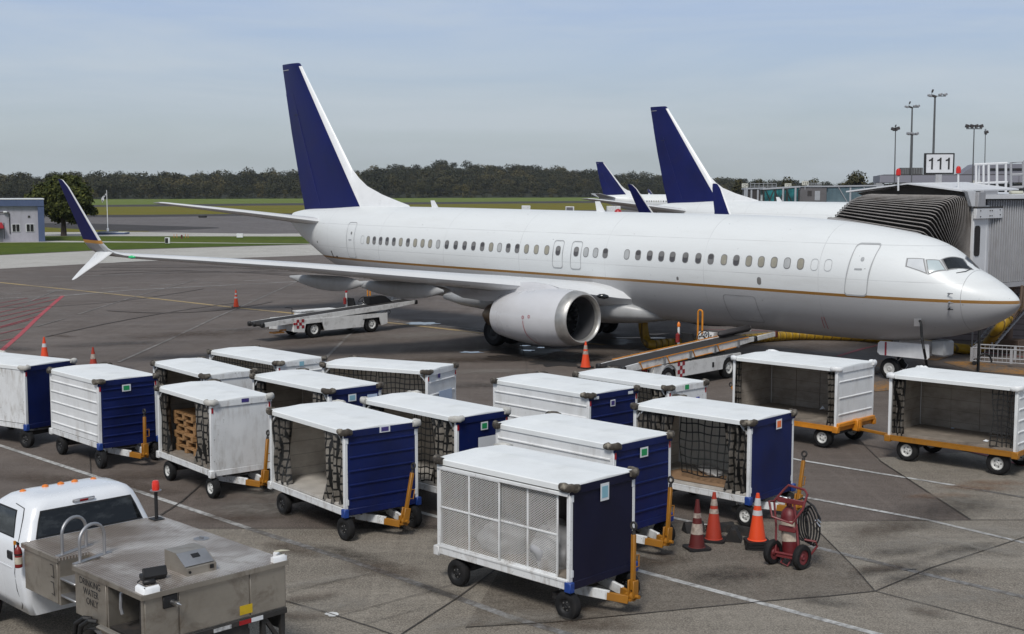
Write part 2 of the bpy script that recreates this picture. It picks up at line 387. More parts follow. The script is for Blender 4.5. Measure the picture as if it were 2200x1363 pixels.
for p in [o]:
    bm = bmesh.new(); bm.from_mesh(o.data); bmesh.ops.reverse_faces(bm, faces=[f for f in bm.faces if f.normal.z < 0]); bm.to_mesh(o.data); bm.free()
lines('slab_joint', [([(1880, 1272), (1835, 1220), (1755, 1140), (1740, 1122)], 0.0217), ([(1880, 1272), (2000, 1222), (2200, 1156), (2330, 1112)], 0.0248),
                     ([(1880, 1272), (2000, 1303), (2200, 1356), (2350, 1396)], 0.0217), ([(1880, 1272), (1780, 1283), (1650, 1293), (1450, 1313), (1200, 1338), (1000, 1350)], 0.0217),
                     ([(2085, 1118), (1985, 1053), (1893, 993), (1850, 950), (1830, 935)], 0.0248), ([(1720, 1122), (2085, 1119), (2330, 1119)], 0.0217),
                     ([(1080, 1215), (985, 1285), (870, 1360), (800, 1408)], 0.0248), ([(600, 1290), (700, 1318), (800, 1350), (860, 1372)], 0.0217),
                     ([(400, 1137), (540, 1137), (700, 1137), (934, 1132), (1440, 1126), (1600, 1125)], 0.0186), ([(335, 1115), (390, 1080), (440, 1035)], 0.0310),
                     ([(620, 1275), (720, 1250), (795, 1235)], 0.0124), ([(730, 1325), (860, 1290), (985, 1255)], 0.0112), ([(780, 1345), (910, 1308)], 0.0099), ([(1125, 840), (1132, 790), (1110, 700)], 0.0248),
                     ([(195, 1020), (193, 975)], 0.0186)], .016, M_JOINT)
lines('pale_slab_joint', [([(255, 779), (360, 732), (470, 680), (519, 659), (637, 606), (690, 585)], .13), ([(700, 770), (748, 722), (835, 660), (852, 618)], .12),
                          ([(168, 676), (290, 638), (422, 602)], .12), ([(80, 702), (140, 685)], .1), ([(60, 650), (120, 625)], .1)], .014, M_PALEJ)
def arc(p0, p1, p2, n=14):
    return [((1-t)**2*p0[0]+2*t*(1-t)*p1[0]+t*t*p2[0], (1-t)**2*p0[1]+2*t*(1-t)*p1[1]+t*t*p2[1]) for t in [k/n for k in range(n+1)]]
M_TMARK = worn('tyre_mark', (.072, .060, .053), .9, (.125, .105, .093))
rt = random.Random(9); tm = []
for k in range(6):
    y = 556+rt.uniform(0, 34); x = rt.uniform(150, 330); tm.append((arc((x, y+rt.uniform(2, 9)), (x+230, y+rt.uniform(-8, 4)), (x+rt.uniform(380, 560), y+rt.uniform(-4, 16))), rt.uniform(.15, .5)))
for k in range(3):
    x = rt.uniform(-60, 260); tm.append((arc((x, 700+rt.uniform(-40, 30)), (x+200, 690+rt.uniform(-30, 10)), (x+rt.uniform(330, 520), 640+rt.uniform(-20, 30))), rt.uniform(.12, .25)))
for k in range(6):
    x = rt.uniform(1000, 1500); tm.append((arc((x, 800+rt.uniform(-20, 10)), (x+140, 770+rt.uniform(-10, 10)), (x+rt.uniform(250, 420), 770+rt.uniform(-10, 20))), rt.uniform(.12, .22)))
lines('tyre_mark', tm, .0185, M_TMARK)
M_CONC_D = ground_mat('stained_concrete', (.100, .086, .071), (.185, .163, .136), (.084, .066, .052), dark=.6)
sheet('stained_slab', [G(1740, 1122), G(1755, 1140), G(1835, 1220), G(1880, 1272), G(1780, 1283), G(1650, 1293), G(1450, 1313), G(1200, 1338), G(1000, 1350), G(1080, 1215), G(1150, 1150), G(1300, 1130), G(1500, 1125)], .0065, M_CONC_D)
# soft-edged oil and dirt stains
def stain_mat(name, col, lo, hi, amt, rough=.6):
    t = NT(name); gen = t.t.nodes['Texture Coordinate'].outputs['Generated']
    m = t.mapping((2, 2, 0), (-1, -1, 0), src=gen); ln = t.n('ShaderNodeVectorMath', operation='LENGTH'); t.lk(m, ln.inputs[0])
    n = t.noise(.9, 6, .68, dist=.7); n2 = t.noise(5, 5, .7)
    a = t.math('MULTIPLY', t.ramp(t.math('ADD', ln.outputs['Value'], t.math('MULTIPLY', t.math('SUBTRACT', n, .5), 1.6)), .95, .15), t.ramp(n2, lo, hi, .25, 1))
    t.set('Base Color', col); t.set('Roughness', rough); t.set('Specular IOR Level', .3); t.set('Alpha', t.math('MULTIPLY', a, amt)); return t.mat
M_ST1 = stain_mat('oil_soak', (.040, .033, .028), .35, .62, .5, .55); M_ST2 = stain_mat('brown_dirt', (.085, .060, .044), .3, .7, .6, .8); M_ST3 = stain_mat('pale_dust', (.30, .28, .25), .35, .7, .5, .9); M_ST4 = stain_mat('rust_run', (.22, .115, .06), .35, .7, .55, .8)
rs = random.Random(31)
def stain(u, v, w, d, rot, mat, z):
    p = G(u, v); c, s_ = math.cos(rot), math.sin(rot); mb = MB(); mb.add([(x, y, 0) for x, y in ((-w, -d), (w, -d), (w, d), (-w, d))], [(0, 1, 2, 3)])
    o = mb.build('ground_stain', mat, smooth=False, recalc=False); o.location = (p.x, p.y, z); o.rotation_euler = (0, 0, rot); struct(o)
k = 0
for u, v, w, d, rot, m in [(1900, 1225, 1.3, .30, .55, 0), (2060, 1185, 1.2, .25, .55, 0), (1950, 1245, .8, .35, .5, 0), (820, 1225, 1.0, .5, -.6, 1), (740, 1190, 1.3, .3, -.7, 0), (930, 1270, .9, .25, -.7, 0), (1020, 1130, 1.2, .7, 0, 0), (1560, 1240, 1.0, .6, .3, 0), (1400, 1210, .8, .5, .4, 1), (2090, 1050, 1.0, .35, -.1, 3), (2010, 1068, .9, .3, .1, 3), (2130, 1040, .9, .35, 0, 3), (690, 1310, 1.1, .4, .5, 2), (1960, 1170, 1.4, .6, .2, 2), (2050, 1290, 1.5, .5, .2, 2), (1250, 1345, 1.0, .4, 0, 1), (620, 1180, .9, .35, -.6, 1), (480, 1115, 1.2, .5, 0, 1),
                              (1250, 765, 4.5, 1.6, .2, 0), (1100, 772, 4, 1.3, 0, 0), (1500, 740, 5, 2, .3, 0), (1620, 770, 3, 1.5, .5, 0), (1800, 745, 3.5, 1.5, .2, 1), (980, 775, 3, 1, 0, 1), (700, 735, 3.5, 1.2, .6, 1), (400, 720, 4, 1.5, .4, 1), (250, 740, 3, 1.0, .3, 0), (950, 720, 5, 1.5, .3, 2), (600, 705, 4, 1.0, .4, 0), (1050, 800, 2.5, .8, .1, 2), (1040, 830, 2, .8, 0, 0), (2000, 830, 2, .8, .4, 0), (1880, 800, 2.5, .8, .2, 1)]+[(rs.uniform(0, 2200), rs.uniform(700, 1150), rs.uniform(.8, 2.4), rs.uniform(.25, .9), rs.uniform(-.8, .8), rs.choice([0, 0, 1, 1, 2])) for _ in range(26)]+[(rs.uniform(600, 2200), rs.uniform(1130, 1350), rs.uniform(.3, 1.0), rs.uniform(.15, .4), rs.uniform(-.8, .8), rs.choice([0, 0, 1, 2])) for _ in range(20)]:
    stain(u, v, w, d, rot, (M_ST1, M_ST2, M_ST3, M_ST4)[m], .020+.0004*k); k += 1
# sealing patches, stains, puddles
def blob(px, py, rx, ry, n=22, seed=0, jag=.25):
    r = random.Random(seed); pts = []
    for k in range(n):
        a = 2*math.pi*k/n; q = 1+r.uniform(-jag, jag)
        pts.append(G(px+rx*q*math.cos(a), py+ry*q*math.sin(a)))
    return pts
t = NT('puddle_water'); t.set('Base Color', (.03, .028, .026)); t.set('Roughness', .04); t.set('Specular IOR Level', .8); M_WATER = t.mat
M_OIL = paint('oil_stain', (.035, .030, .028), .45, var=.4, vs=1.2)
M_RUST = ground_mat('rust_stain', (.20, .115, .065), (.17, .12, .085), (.15, .13, .11), sc=6, dark=.3)
for i, (x, y, a, b) in enumerate([(908, 696, 32, 2.6), (1012, 758, 24, 1.8), (1134, 754, 12, 1.4), (1163, 748, 8, 1.2), (1405, 719, 30, 2), (1370, 727, 55, 1.2), (1128, 744, 10, 1)]):
    sheet('puddle', blob(x, y, a, b, 26, i, .35), .017+.0004*i, M_WATER)
for i, (x, y, a, b) in enumerate([(1200, 779, 60, 9), (1090, 770, 55, 6), (1120, 755, 90, 9), (1310, 735, 50, 6), (1560, 1155, 30, 8), (700, 905, 120, 18), (450, 965, 60, 14)]):
    sheet('oil_stain', blob(x, y, a, b, 26, 40+i, .3), .0060+.0004*i, M_OIL if i < 4 else M_APRON)
t = NT('white_spill'); t.set('Base Color', (.72, .73, .72)); t.set('Roughness', .6)
sheet('paint_spill', blob(713, 1322, 14, 5, 16, 5, .2), .018, t.mat)
# ================================================================== airliners  (local x = aft from the nose, y = starboard, z = up)
def pchip(xs, ys):
    xs = np.array(xs, float); ys = np.array(ys, float); h = np.diff(xs); d = np.diff(ys)/h; m = np.zeros(len(xs))
    for i in range(1, len(xs)-1):
        if d[i-1]*d[i] > 0:
            a = 2*h[i]+h[i-1]; b = h[i]+2*h[i-1]; m[i] = (a+b)/(a/d[i-1]+b/d[i])
    m[0] = d[0]; m[-1] = d[-1]
    def f(x):
        i = int(min(max(np.searchsorted(xs, x)-1, 0), len(xs)-2)); t = (x-xs[i])/h[i]
        return float((2*t**3-3*t**2+1)*ys[i]+(t**3-2*t**2+t)*h[i]*m[i]+(-2*t**3+3*t**2)*ys[i+1]+(t**3-t**2)*h[i]*m[i+1])
    return f
F_TOP = pchip([0, .05, .157, .53, 1.05, 1.5, 2.06, 2.53, 3.24, 3.94, 5.06, 6.1, 8, 10, 14, 20, 28, 32, 35, 37, 37.85], [2.70, 2.83, 2.94, 3.22, 3.52, 3.74, 4.20, 4.46, 4.68, 4.81, 4.97, 5.08, 5.19, 5.23, 5.25, 5.30, 5.35, 5.36, 5.25, 5.13, 5.00])
F_BOT = pchip([0, .05, .22, .6, 1.11, 2.16, 3.2, 4.32, 6, 9, 20, 24, 27, 30, 32.4, 34.1, 35.3, 36.5, 37.3, 37.85], [2.66, 2.56, 2.36, 2.10, 1.85, 1.53, 1.33, 1.235, 1.20, 1.21, 1.27, 1.31, 1.42, 1.70, 2.07, 2.46, 2.95, 3.50, 3.86, 4.28])
F_W = pchip([0, .05, .2, .5, 1, 1.5, 2, 2.5, 3.2, 4, 5, 6.2, 24, 27, 30, 32, 34, 36, 37, 37.85], [.02, .17, .38, .65, .96, 1.19, 1.38, 1.52, 1.67, 1.78, 1.85, 1.88, 1.88, 1.84, 1.68, 1.47, 1.16, .76, .52, .30])
F_MID = pchip([0, .5, 1.5, 3, 5, 8, 20, 26, 30, 33, 35, 37.85], [2.68, 2.72, 2.85, 3.05, 3.25, 3.36, 3.42, 3.46, 3.60, 3.90, 4.2, 4.62])
def fus(s, th, off=0.0):
    w, zt, zb, zm = F_W(s), F_TOP(s), F_BOT(s), F_MID(s)
    h = (zt-zm) if math.sin(th) >= 0 else (zm-zb)
    return Vector((s, (w+off)*math.cos(th), zm+(h+off)*math.sin(th)))
def fus_z(s, z, off=0.0):                               # starboard skin point at height z
    zt, zb, zm = F_TOP(s), F_BOT(s), F_MID(s)
    h = (zt-zm) if z >= zm else (zm-zb)
    return fus(s, math.asin(max(-1, min(1, (z-zm)/h))), off)
A_O = Vector((15.242, 38.071, 0)); A_TH = R(134.034)
A_M = Matrix.Translation(A_O) @ Matrix.Rotation(A_TH, 4, 'Z'); A_I = A_M.inverted()
def fus_hit(u, v, smax=8.0):                            # where the sight line meets the skin of the first airliner
    o = A_I @ Vector((0, 0, CAM_H)); d = (A_I.to_3x3() @ Vector(ray(u, v)))
    def ins(t):
        p = o+d*t
        if not 0 < p.x < 37.8: return 1.0
        zm = F_MID(p.x); h = (F_TOP(p.x)-zm) if p.z >= zm else (zm-F_BOT(p.x))
        return (p.y/F_W(p.x))**2+((p.z-zm)/h)**2-1
    t = (1.0-o.y)/d.y-6; prev = ins(t)
    for k in range(400):
        t2 = t+.03
        if ins(t2) < 0:
            a, b = t, t2
            for _ in range(30):
                m = (a+b)/2
                if ins(m) < 0: b = m
                else: a = m
            return o+d*b
        t = t2
    return o+d*t
def th_of(p):
    zm = F_MID(p.x); h = (F_TOP(p.x)-zm) if p.z >= zm else (zm-F_BOT(p.x))
    return math.atan2((p.z-zm)/h, p.y/F_W(p.x))
# --- materials
def plane_mat(name, upper, lower, stripe):
    t = NT(name); X, Y, Z = t.xyz()
    n1 = t.noise(.8, 4); n2 = t.noise(1.2, 5, .6, t.mapping((.35, .35, 2.2)))
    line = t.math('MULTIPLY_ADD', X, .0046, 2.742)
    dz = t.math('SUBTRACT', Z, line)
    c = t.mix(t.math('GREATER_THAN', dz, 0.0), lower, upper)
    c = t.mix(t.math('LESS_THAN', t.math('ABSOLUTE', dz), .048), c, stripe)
    # skin joints: rings along the body, straight laps along its length
    fr = t.math('ABSOLUTE', t.math('SUBTRACT', t.math('FRACT', t.math('MULTIPLY', t.math('ADD', X, 1.1), 1/4.6)), .5))
    ring = t.math('LESS_THAN', fr, .0028)
    a = t.math('LESS_THAN', t.math('ABSOLUTE', t.math('SUBTRACT', Z, t.math('ADD', line, 1.62))), .012)
    b = t.math('LESS_THAN', t.math('ABSOLUTE', t.math('SUBTRACT', Z, t.math('ADD', line, .53))), .011)
    seam = t.math('MAXIMUM', ring, t.math('MAXIMUM', a, b))
    aft = t.math('GREATER_THAN', X, 1.35)
    seam = t.math('MULTIPLY', t.math('MULTIPLY', seam, aft), t.ramp(n1, .3, .7, .10, .40))
    rad = t.math('MULTIPLY', t.math('LESS_THAN', t.math('ABSOLUTE', t.math('SUBTRACT', X, 1.32)), .010), .6)
    seam = t.math('MAXIMUM', seam, rad)
    c = t.mix(seam, c, (.22, .22, .23))
    dot = t.noise(9, 2, .5); c = t.mix(t.ramp(dot, .745, .77, 0, .7), c, (.2, .2, .2))
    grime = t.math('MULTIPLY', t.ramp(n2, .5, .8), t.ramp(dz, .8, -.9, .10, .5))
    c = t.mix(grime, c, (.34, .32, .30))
    t.set('Base Color', c); t.set('Roughness', t.ramp(n1, .3, .7, .36, .48)); t.set('Coat Weight', .08); t.set('Coat Roughness', .2)
    return t.mat
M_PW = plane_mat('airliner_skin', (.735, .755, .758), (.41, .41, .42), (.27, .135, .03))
M_PWHITE = paint('airliner_white', (.78, .79, .80), .32, var=.05, dirt=.15, dcol=(.4, .38, .36))
M_PGREY = paint('airliner_grey', (.34, .345, .35), .42, var=.06, dirt=.3, dcol=(.2, .19, .18), ds=.8, streak=1)
M_PBLUE = paint('airliner_blue', (.0065, .0105, .092), .36, var=.25, vs=.35, dirt=.35, dcol=(.022, .014, .055), ds=.5, streak=1, spec=.25)
M_PMETAL = paint('polished_leading_edge', (.66, .67, .68), .3, .0, var=.03, vs=.5)
M_LIP = paint('intake_lip_metal', (.50, .49, .47), .42, .7, var=.15, vs=3, dirt=.4, dcol=(.3, .25, .2), ds=5, streak=1)
M_NAC = paint('nacelle_paint', (.60, .60, .62), .30, var=.05, vs=1, dirt=.2, dcol=(.4, .38, .36), ds=1.5, streak=1, coat=.4)
M_HOT = paint('exhaust_metal', (.20, .14, .09), .45, .9, var=.3, vs=4)
M_ORBAND = paint('winglet_band', (.50, .24, .05), .35)
M_DOORLINE = paint('door_outline', (.40, .41, .42), .5)
M_WFRAME = paint('window_rim', (.20, .20, .20), .5)
M_SHADES = [paint('window_shade_beige', (.33, .31, .25), .25, var=.15), paint('window_shade_grey', (.20, .195, .19), .2, var=.2), paint('window_half_dark', (.085, .08, .08), .12, var=.2), paint('window_shade_pale', (.44, .45, .45), .25, var=.1)]
M_PANE_PALE = paint('cockpit_pane_pale', (.60, .62, .64), .15, var=.08)  # pale colours of the two cockpit side panes
M_PANE_BLUE = paint('cockpit_pane_blue', (.46, .53, .55), .12, var=.08)
M_REDL = paint('red_marking', (.35, .03, .05), .5)
M_FAIR = paint('fairing_paint', (.40, .405, .41), .36, var=.08, dirt=.35, dcol=(.25, .24, .22))
# --- fuselage
def make_fuselage():
    mb = MB(); ss = [0, .02, .05, .1, .17, .26, .38, .53, .7, .9, 1.1, 1.32, 1.5, 1.7, 1.9, 2.1, 2.3, 2.55, 2.85, 3.2, 3.6, 3.8, 4.0, 4.25, 4.5, 4.75, 5.0, 5.3, 5.6, 6.1, 6.6, 7, 7.5, 8, 9, 10]+list(np.arange(11, 29, 1.0))+list(np.arange(29, 37.5, .5))+[37.5, 37.7, 37.85]
    N = 96
    rings = [[fus(s, 2*math.pi*k/N) for k in range(N)] for s in ss]
    mb.loft(rings)
    return mb
def ring_panel(mb, outline, thick, off, mats):          # thin proud outline of a door or hatch lying on the skin; outline = list of (s, z)
    cx = sum(p[0] for p in outline)/len(outline); cz = sum(p[1] for p in outline)/len(outline)
    o2 = []
    for i, p in enumerate(outline):
        q = outline[(i+1) % len(outline)]; k = max(1, int(math.hypot(q[0]-p[0], q[1]-p[1])/.07))
        o2 += [(p[0]+(q[0]-p[0])*j/k, p[1]+(q[1]-p[1])*j/k) for j in range(k)]
    outline = o2; n = len(outline)
    P = []
    for s, z in outline:
        d = math.hypot(s-cx, z-cz); k = (d-thick)/d
        a = fus_z(s, z, off); b = fus_z(cx+(s-cx)*k, cz+(z-cz)*k, off)
        P += [a, b]
    mb.add(P, [(2*i, 2*i+1, (2*i+3) % (2*n), (2*i+2) % (2*n)) for i in range(n)], mats)
def rrect(cx, cz, w, h, r, n=5, lean=0.0):
    out = []
    for (sx, sz, a0) in ((1, 1, 0), (-1, 1, 90), (-1, -1, 180), (1, -1, 270)):
        for k in range(n+1):
            a = R(a0+90*k/n); z = cz+sz*(h/2-r)+r*math.sin(a)
            out.append((cx+sx*(w/2-r)+r*math.cos(a)+lean*(z-cz), z))
    return out
def fan_panel(mb, outline, off, mat):                   # filled rounded panel on the skin, in horizontal slices
    zs = sorted({round(z, 4) for _, z in outline})
    cx = sum(p[0] for p in outline)/len(outline); cz = (zs[0]+zs[-1])/2
    n = len(outline); P = []; F = []
    for q in (1.0, .66, .33):
        P += [fus_z(cx+(s-cx)*q, cz+(z-cz)*q, off) for s, z in outline]
    P.append(fus_z(cx, cz, off)); c = len(P)-1
    for k in range(2):
        F += [(k*n+i, k*n+(i+1) % n, (k+1)*n+(i+1) % n, (k+1)*n+i) for i in range(n)]
    F += [(2*n+i, 2*n+(i+1) % n, c) for i in range(n)]
    mb.add(P, F, mat)
def airfoil(n=9, t=.12):                                # closed loop from trailing edge over the top to the nose and back
    up = []; lo = []
    for k in range(n+1):
        x = .5*(1+math.cos(math.pi*k/n))
        y = 5*t*(.2969*math.sqrt(max(x, 0))-.126*x-.3516*x*x+.2843*x**3-.1036*x**4)
        up.append((x, y*1.1+.012*math.sin(math.pi*x))); lo.append((x, -y*.9+.012*math.sin(math.pi*x)))
    return up+lo[::-1][1:-1]
def wing_ring(y, z, le, ch, t, sg, nrm=(0, 0, 1), tw=0.0):
    pts = []
    nv = Vector((0, nrm[1]*sg, nrm[2]))
    for x, h in airfoil(10, t):
        p = Vector((le+ch*x, sg*y, z))+nv*(h*ch)
        p.z += -tw*(x)*ch
        pts.append(p)
    return pts
NA = 20
def lemat(i, j):                                        # leading-edge faces get the second slot
    return 1 if 7 <= j <= 12 else 0
WING = [(1.0, 2.02, 13.7, 7.9, .135), (1.9, 2.12, 14.25, 7.3, .135), (3.3, 2.36, 15.2, 6.4, .125), (4.8, 2.60, 16.2, 5.25, .12), (5.9, 2.73, 16.78, 4.55, .12), (9, 3.08, 18.4, 3.75, .115), (12, 3.43, 19.95, 2.95, .11), (15, 3.72, 21.55, 2.15, .11), (16.7, 3.87, 22.45, 1.68, .11), (17.2, 3.93, 22.75, 1.55, .10)]
def make_wing(sg, root):
    mb = MB(); rings = [wing_ring(*w[:5], sg, tw=.03) for w in WING]
    # wing end curls up into the foot of the winglet
    for y, z, le, ch, ny, nz in ((17.42, 4.00, 22.95, 1.48, -.45, .9), (17.58, 4.13, 23.12, 1.42, -.75, .66), (17.68, 4.32, 23.28, 1.36, -.92, .4)):
        rings.append(wing_ring(y, z, le, ch, .09, sg, (0, ny, nz)))
    mb.loft(rings, lemat)
    w = mb.build('wing', [M_PGREY, M_PMETAL], root)
    mb = MB(); rings = []
    for y, z, le, ch, ny, nz in ((17.682, 4.325, 23.285, 1.36, -.93, .37), (17.71, 4.43, 23.38, 1.31, -.95, .32), (17.86, 5.0, 23.80, 1.02, -.965, .26), (18.03, 5.65, 24.25, .80, -.97, .25), (18.18, 6.2, 24.62, .60, -.97, .25), (18.25, 6.44, 24.90, .36, -.97, .25), (18.262, 6.47, 25.05, .2, -.97, .25)):
        rings.append(wing_ring(y, z, le, ch, .085, sg, (0, ny, nz)))
    mb.loft(rings, lambda i, j: 2 if i == 0 else (1 if 8 <= j <= 11 else 0))
    mb.build('winglet', [M_PBLUE, M_PWHITE, M_ORBAND], w)
    mb = MB(); rings = []
    for y, z, le, ch in ((17.5, 4.02, 22.98, 1.15), (17.75, 3.72, 23.35, .85), (18.0, 3.42, 23.8, .55), (18.2, 3.15, 24.2, .28), (18.26, 3.08, 24.36, .12)):
        rings.append(wing_ring(y, z, le, ch, .09, sg, (0, .8, .6)))
    mb.loft(rings); mb.build('lower_winglet', [M_PWHITE], w)
    for yy, s0, s1, zz, rr in ((10.2, 18.9, 23.4, 2.83, .27), (7.6, 17.6, 22.9, 2.5, .30), (5.9, 19.2, 22.4, 2.35, .2), (2.9, 17.5, 22.0, 2.0, .28)):
        mb = MB(); rings = []
        for k in range(11):
            q = k/10; r = rr*(max(.02, math.sin(math.pi*min(1, q*1.35+.02))**.7) if q < .37 else max(.05, 1-((q-.37)/.63)**2.2*.85))
            zc = zz+.03*k/10
            rings.append([Vector((s0+(s1-s0)*q, sg*yy+.62*r*math.cos(a), zc+1.05*r*math.sin(a)-.1*math.sin(math.pi*q))) for a in [2*math.pi*m/14 for m in range(14)]])
        mb.loft(rings); mb.build('flap_fairing', [M_FAIR], w)
    # green or red tip lamp and inboard landing light
    mb = MB(); mb.lathe([(-.16, .0), (-.1, .045), (0, .06), (.1, .045), (.16, 0)], (22.62, sg*17.0, 3.87), (.9, .45*sg, 0), 10)
    mb.build('tip_lamp', [paint('tip_lamp_green', (.05, .55, .22), .15) if sg > 0 else MT['red']], w)
    mb = MB(); mb.lathe([(-.24, 0), (-.2, .06), (-.05, .10), (.12, .08), (.24, 0)], (14.56, sg*2.47, 2.2), (.72, .69*sg, .10), 14); mb.build('landing_light', [MT['glass_dark']], w)
    return w
def make_engine(sg, root):
    y0 = sg*4.83; ax = Vector((1, 0, -.035)).normalized(); o = Vector((13.32, y0, 1.60))
    mb = MB(); N = 40
    def nac(prof, mat=0):
        rings = []
        for s, r in prof:
            ring = []
            for k in range(N):
                a = 2*math.pi*k/N; rr = r; zz = math.sin(a)
                if zz < -.5: rr = r*(1-.055*(-zz-.5)/.5)
                ring.append(o+ax*s+Vector((0, rr*1.035*math.cos(a), rr*zz)))
            rings.append(ring)
        mb.loft(rings, mat, False, False)
    nac([(.42, 1.005), (.8, 1.05), (1.3, 1.075), (1.9, 1.075), (2.5, 1.04), (3.1, .965), (3.6, .875), (3.95, .80), (3.96, .775), (3.5, .80)])
    e = mb.build('engine', [M_NAC], root)
    mb = MB(); nac([(.42, 1.006), (.25, .985), (.12, .95), (.04, .91), (.0, .865), (.03, .825), (.1, .80), (.22, .785)]); mb.build('intake_lip', [M_LIP], e)
    mb = MB(); nac([(.22, .785), (.6, .775), (1.0, .785)]); mb.build('intake_duct', [paint('duct_grey', (.07, .07, .075), .5)], e)
    mb = MB()
    for k in range(24):
        a = 2*math.pi*k/24; b = a+.19; c = o+ax*.98
        P = [c+Vector((0, .2*math.cos(a), .2*math.sin(a))), c+Vector((.02, .775*math.cos(a+.2), .775*math.sin(a+.2))), c+Vector((.09, .775*math.cos(b+.2), .775*math.sin(b+.2))), c+Vector((.09, .2*math.cos(b), .2*math.sin(b)))]
        mb.add(P, [(0, 1, 2, 3)])
    mb.lathe([(.60, .0), (.66, .07), (.8, .15), (.98, .23), (1.1, .24)], o, ax, 20)
    mb.lathe([(1.15, .78), (1.16, .0)], o, ax, 30)
    mb.build('fan', [paint('fan_dark', (.010, .010, .011), .5)], e)
    mb = MB(); mb.lathe([(3.4, .60), (3.95, .60), (4.4, .50), (4.75, .40), (4.76, .37), (4.4, .42)], o, ax, 28)
    mb.lathe([(4.3, .30), (4.75, .27), (5.1, .14), (5.25, .0)], o, ax, 20); mb.build('exhaust_cone', [M_HOT], e)
    mb = MB(); rings = []
    for s, zt, zb, w in ((14.55, 2.62, 2.45, .03), (15.0, 2.72, 2.3, .12), (15.8, 2.78, 2.2, .2), (16.6, 2.74, 2.1, .23), (18.0, 2.70, 1.95, .22), (19.5, 2.55, 2.0, .16), (20.6, 2.45, 2.25, .05)):
        rings.append([Vector((s, y0-w, zb)), Vector((s, y0+w, zb)), Vector((s, y0+w, (zt+zb)/2+.1)), Vector((s, y0+w*.5, zt)), Vector((s, y0-w*.5, zt)), Vector((s, y0-w, (zt+zb)/2+.1))])
    mb.loft(rings); mb.build('pylon', [M_NAC], e)
    if sg > 0:                                           # placards on the outboard cowl, read from the cowl's own surface
        mb = MB()
        def cowl(s, a):                                  # a = angle from +y up
            r = np.interp(s, [.42, 1.3, 1.9, 2.5, 3.1], [1.0, 1.075, 1.075, 1.04, .965])+.006
            if math.sin(a) < -.5: r *= 1-.055*(-math.sin(a)-.5)/.5
            return o+ax*s+Vector((0, r*1.035*math.cos(a), r*math.sin(a)))
        P = []; n = 12
        for k in range(n+1):
            a = R(-2-60*k/n); P += [cowl(1.93-.25*(k/n)**2, a), cowl(1.90-.25*(k/n)**2, a)]
        mb.add(P, [(2*i, 2*i+1, 2*i+3, 2*i+2) for i in range(n)])
        for s, a, rr in ((1.92, 4, .06), (1.62, 6, .055)):
            pts = [(s+rr*math.cos(b), R(a)+rr*math.sin(b)) for b in [2*math.pi*k/12 for k in range(12)]]
            pin = [(s+rr*.6*math.cos(b), R(a)+rr*.6*math.sin(b)) for b in [2*math.pi*k/12 for k in range(12)]]
            V = [cowl(*p) for p in pts]+[cowl(*p) for p in pin]
            mb.add(V, [(i, (i+1) % 12, 12+(i+1) % 12, 12+i) for i in range(12)])
        mb.build('warning_marking', [M_REDL], e)
    return e
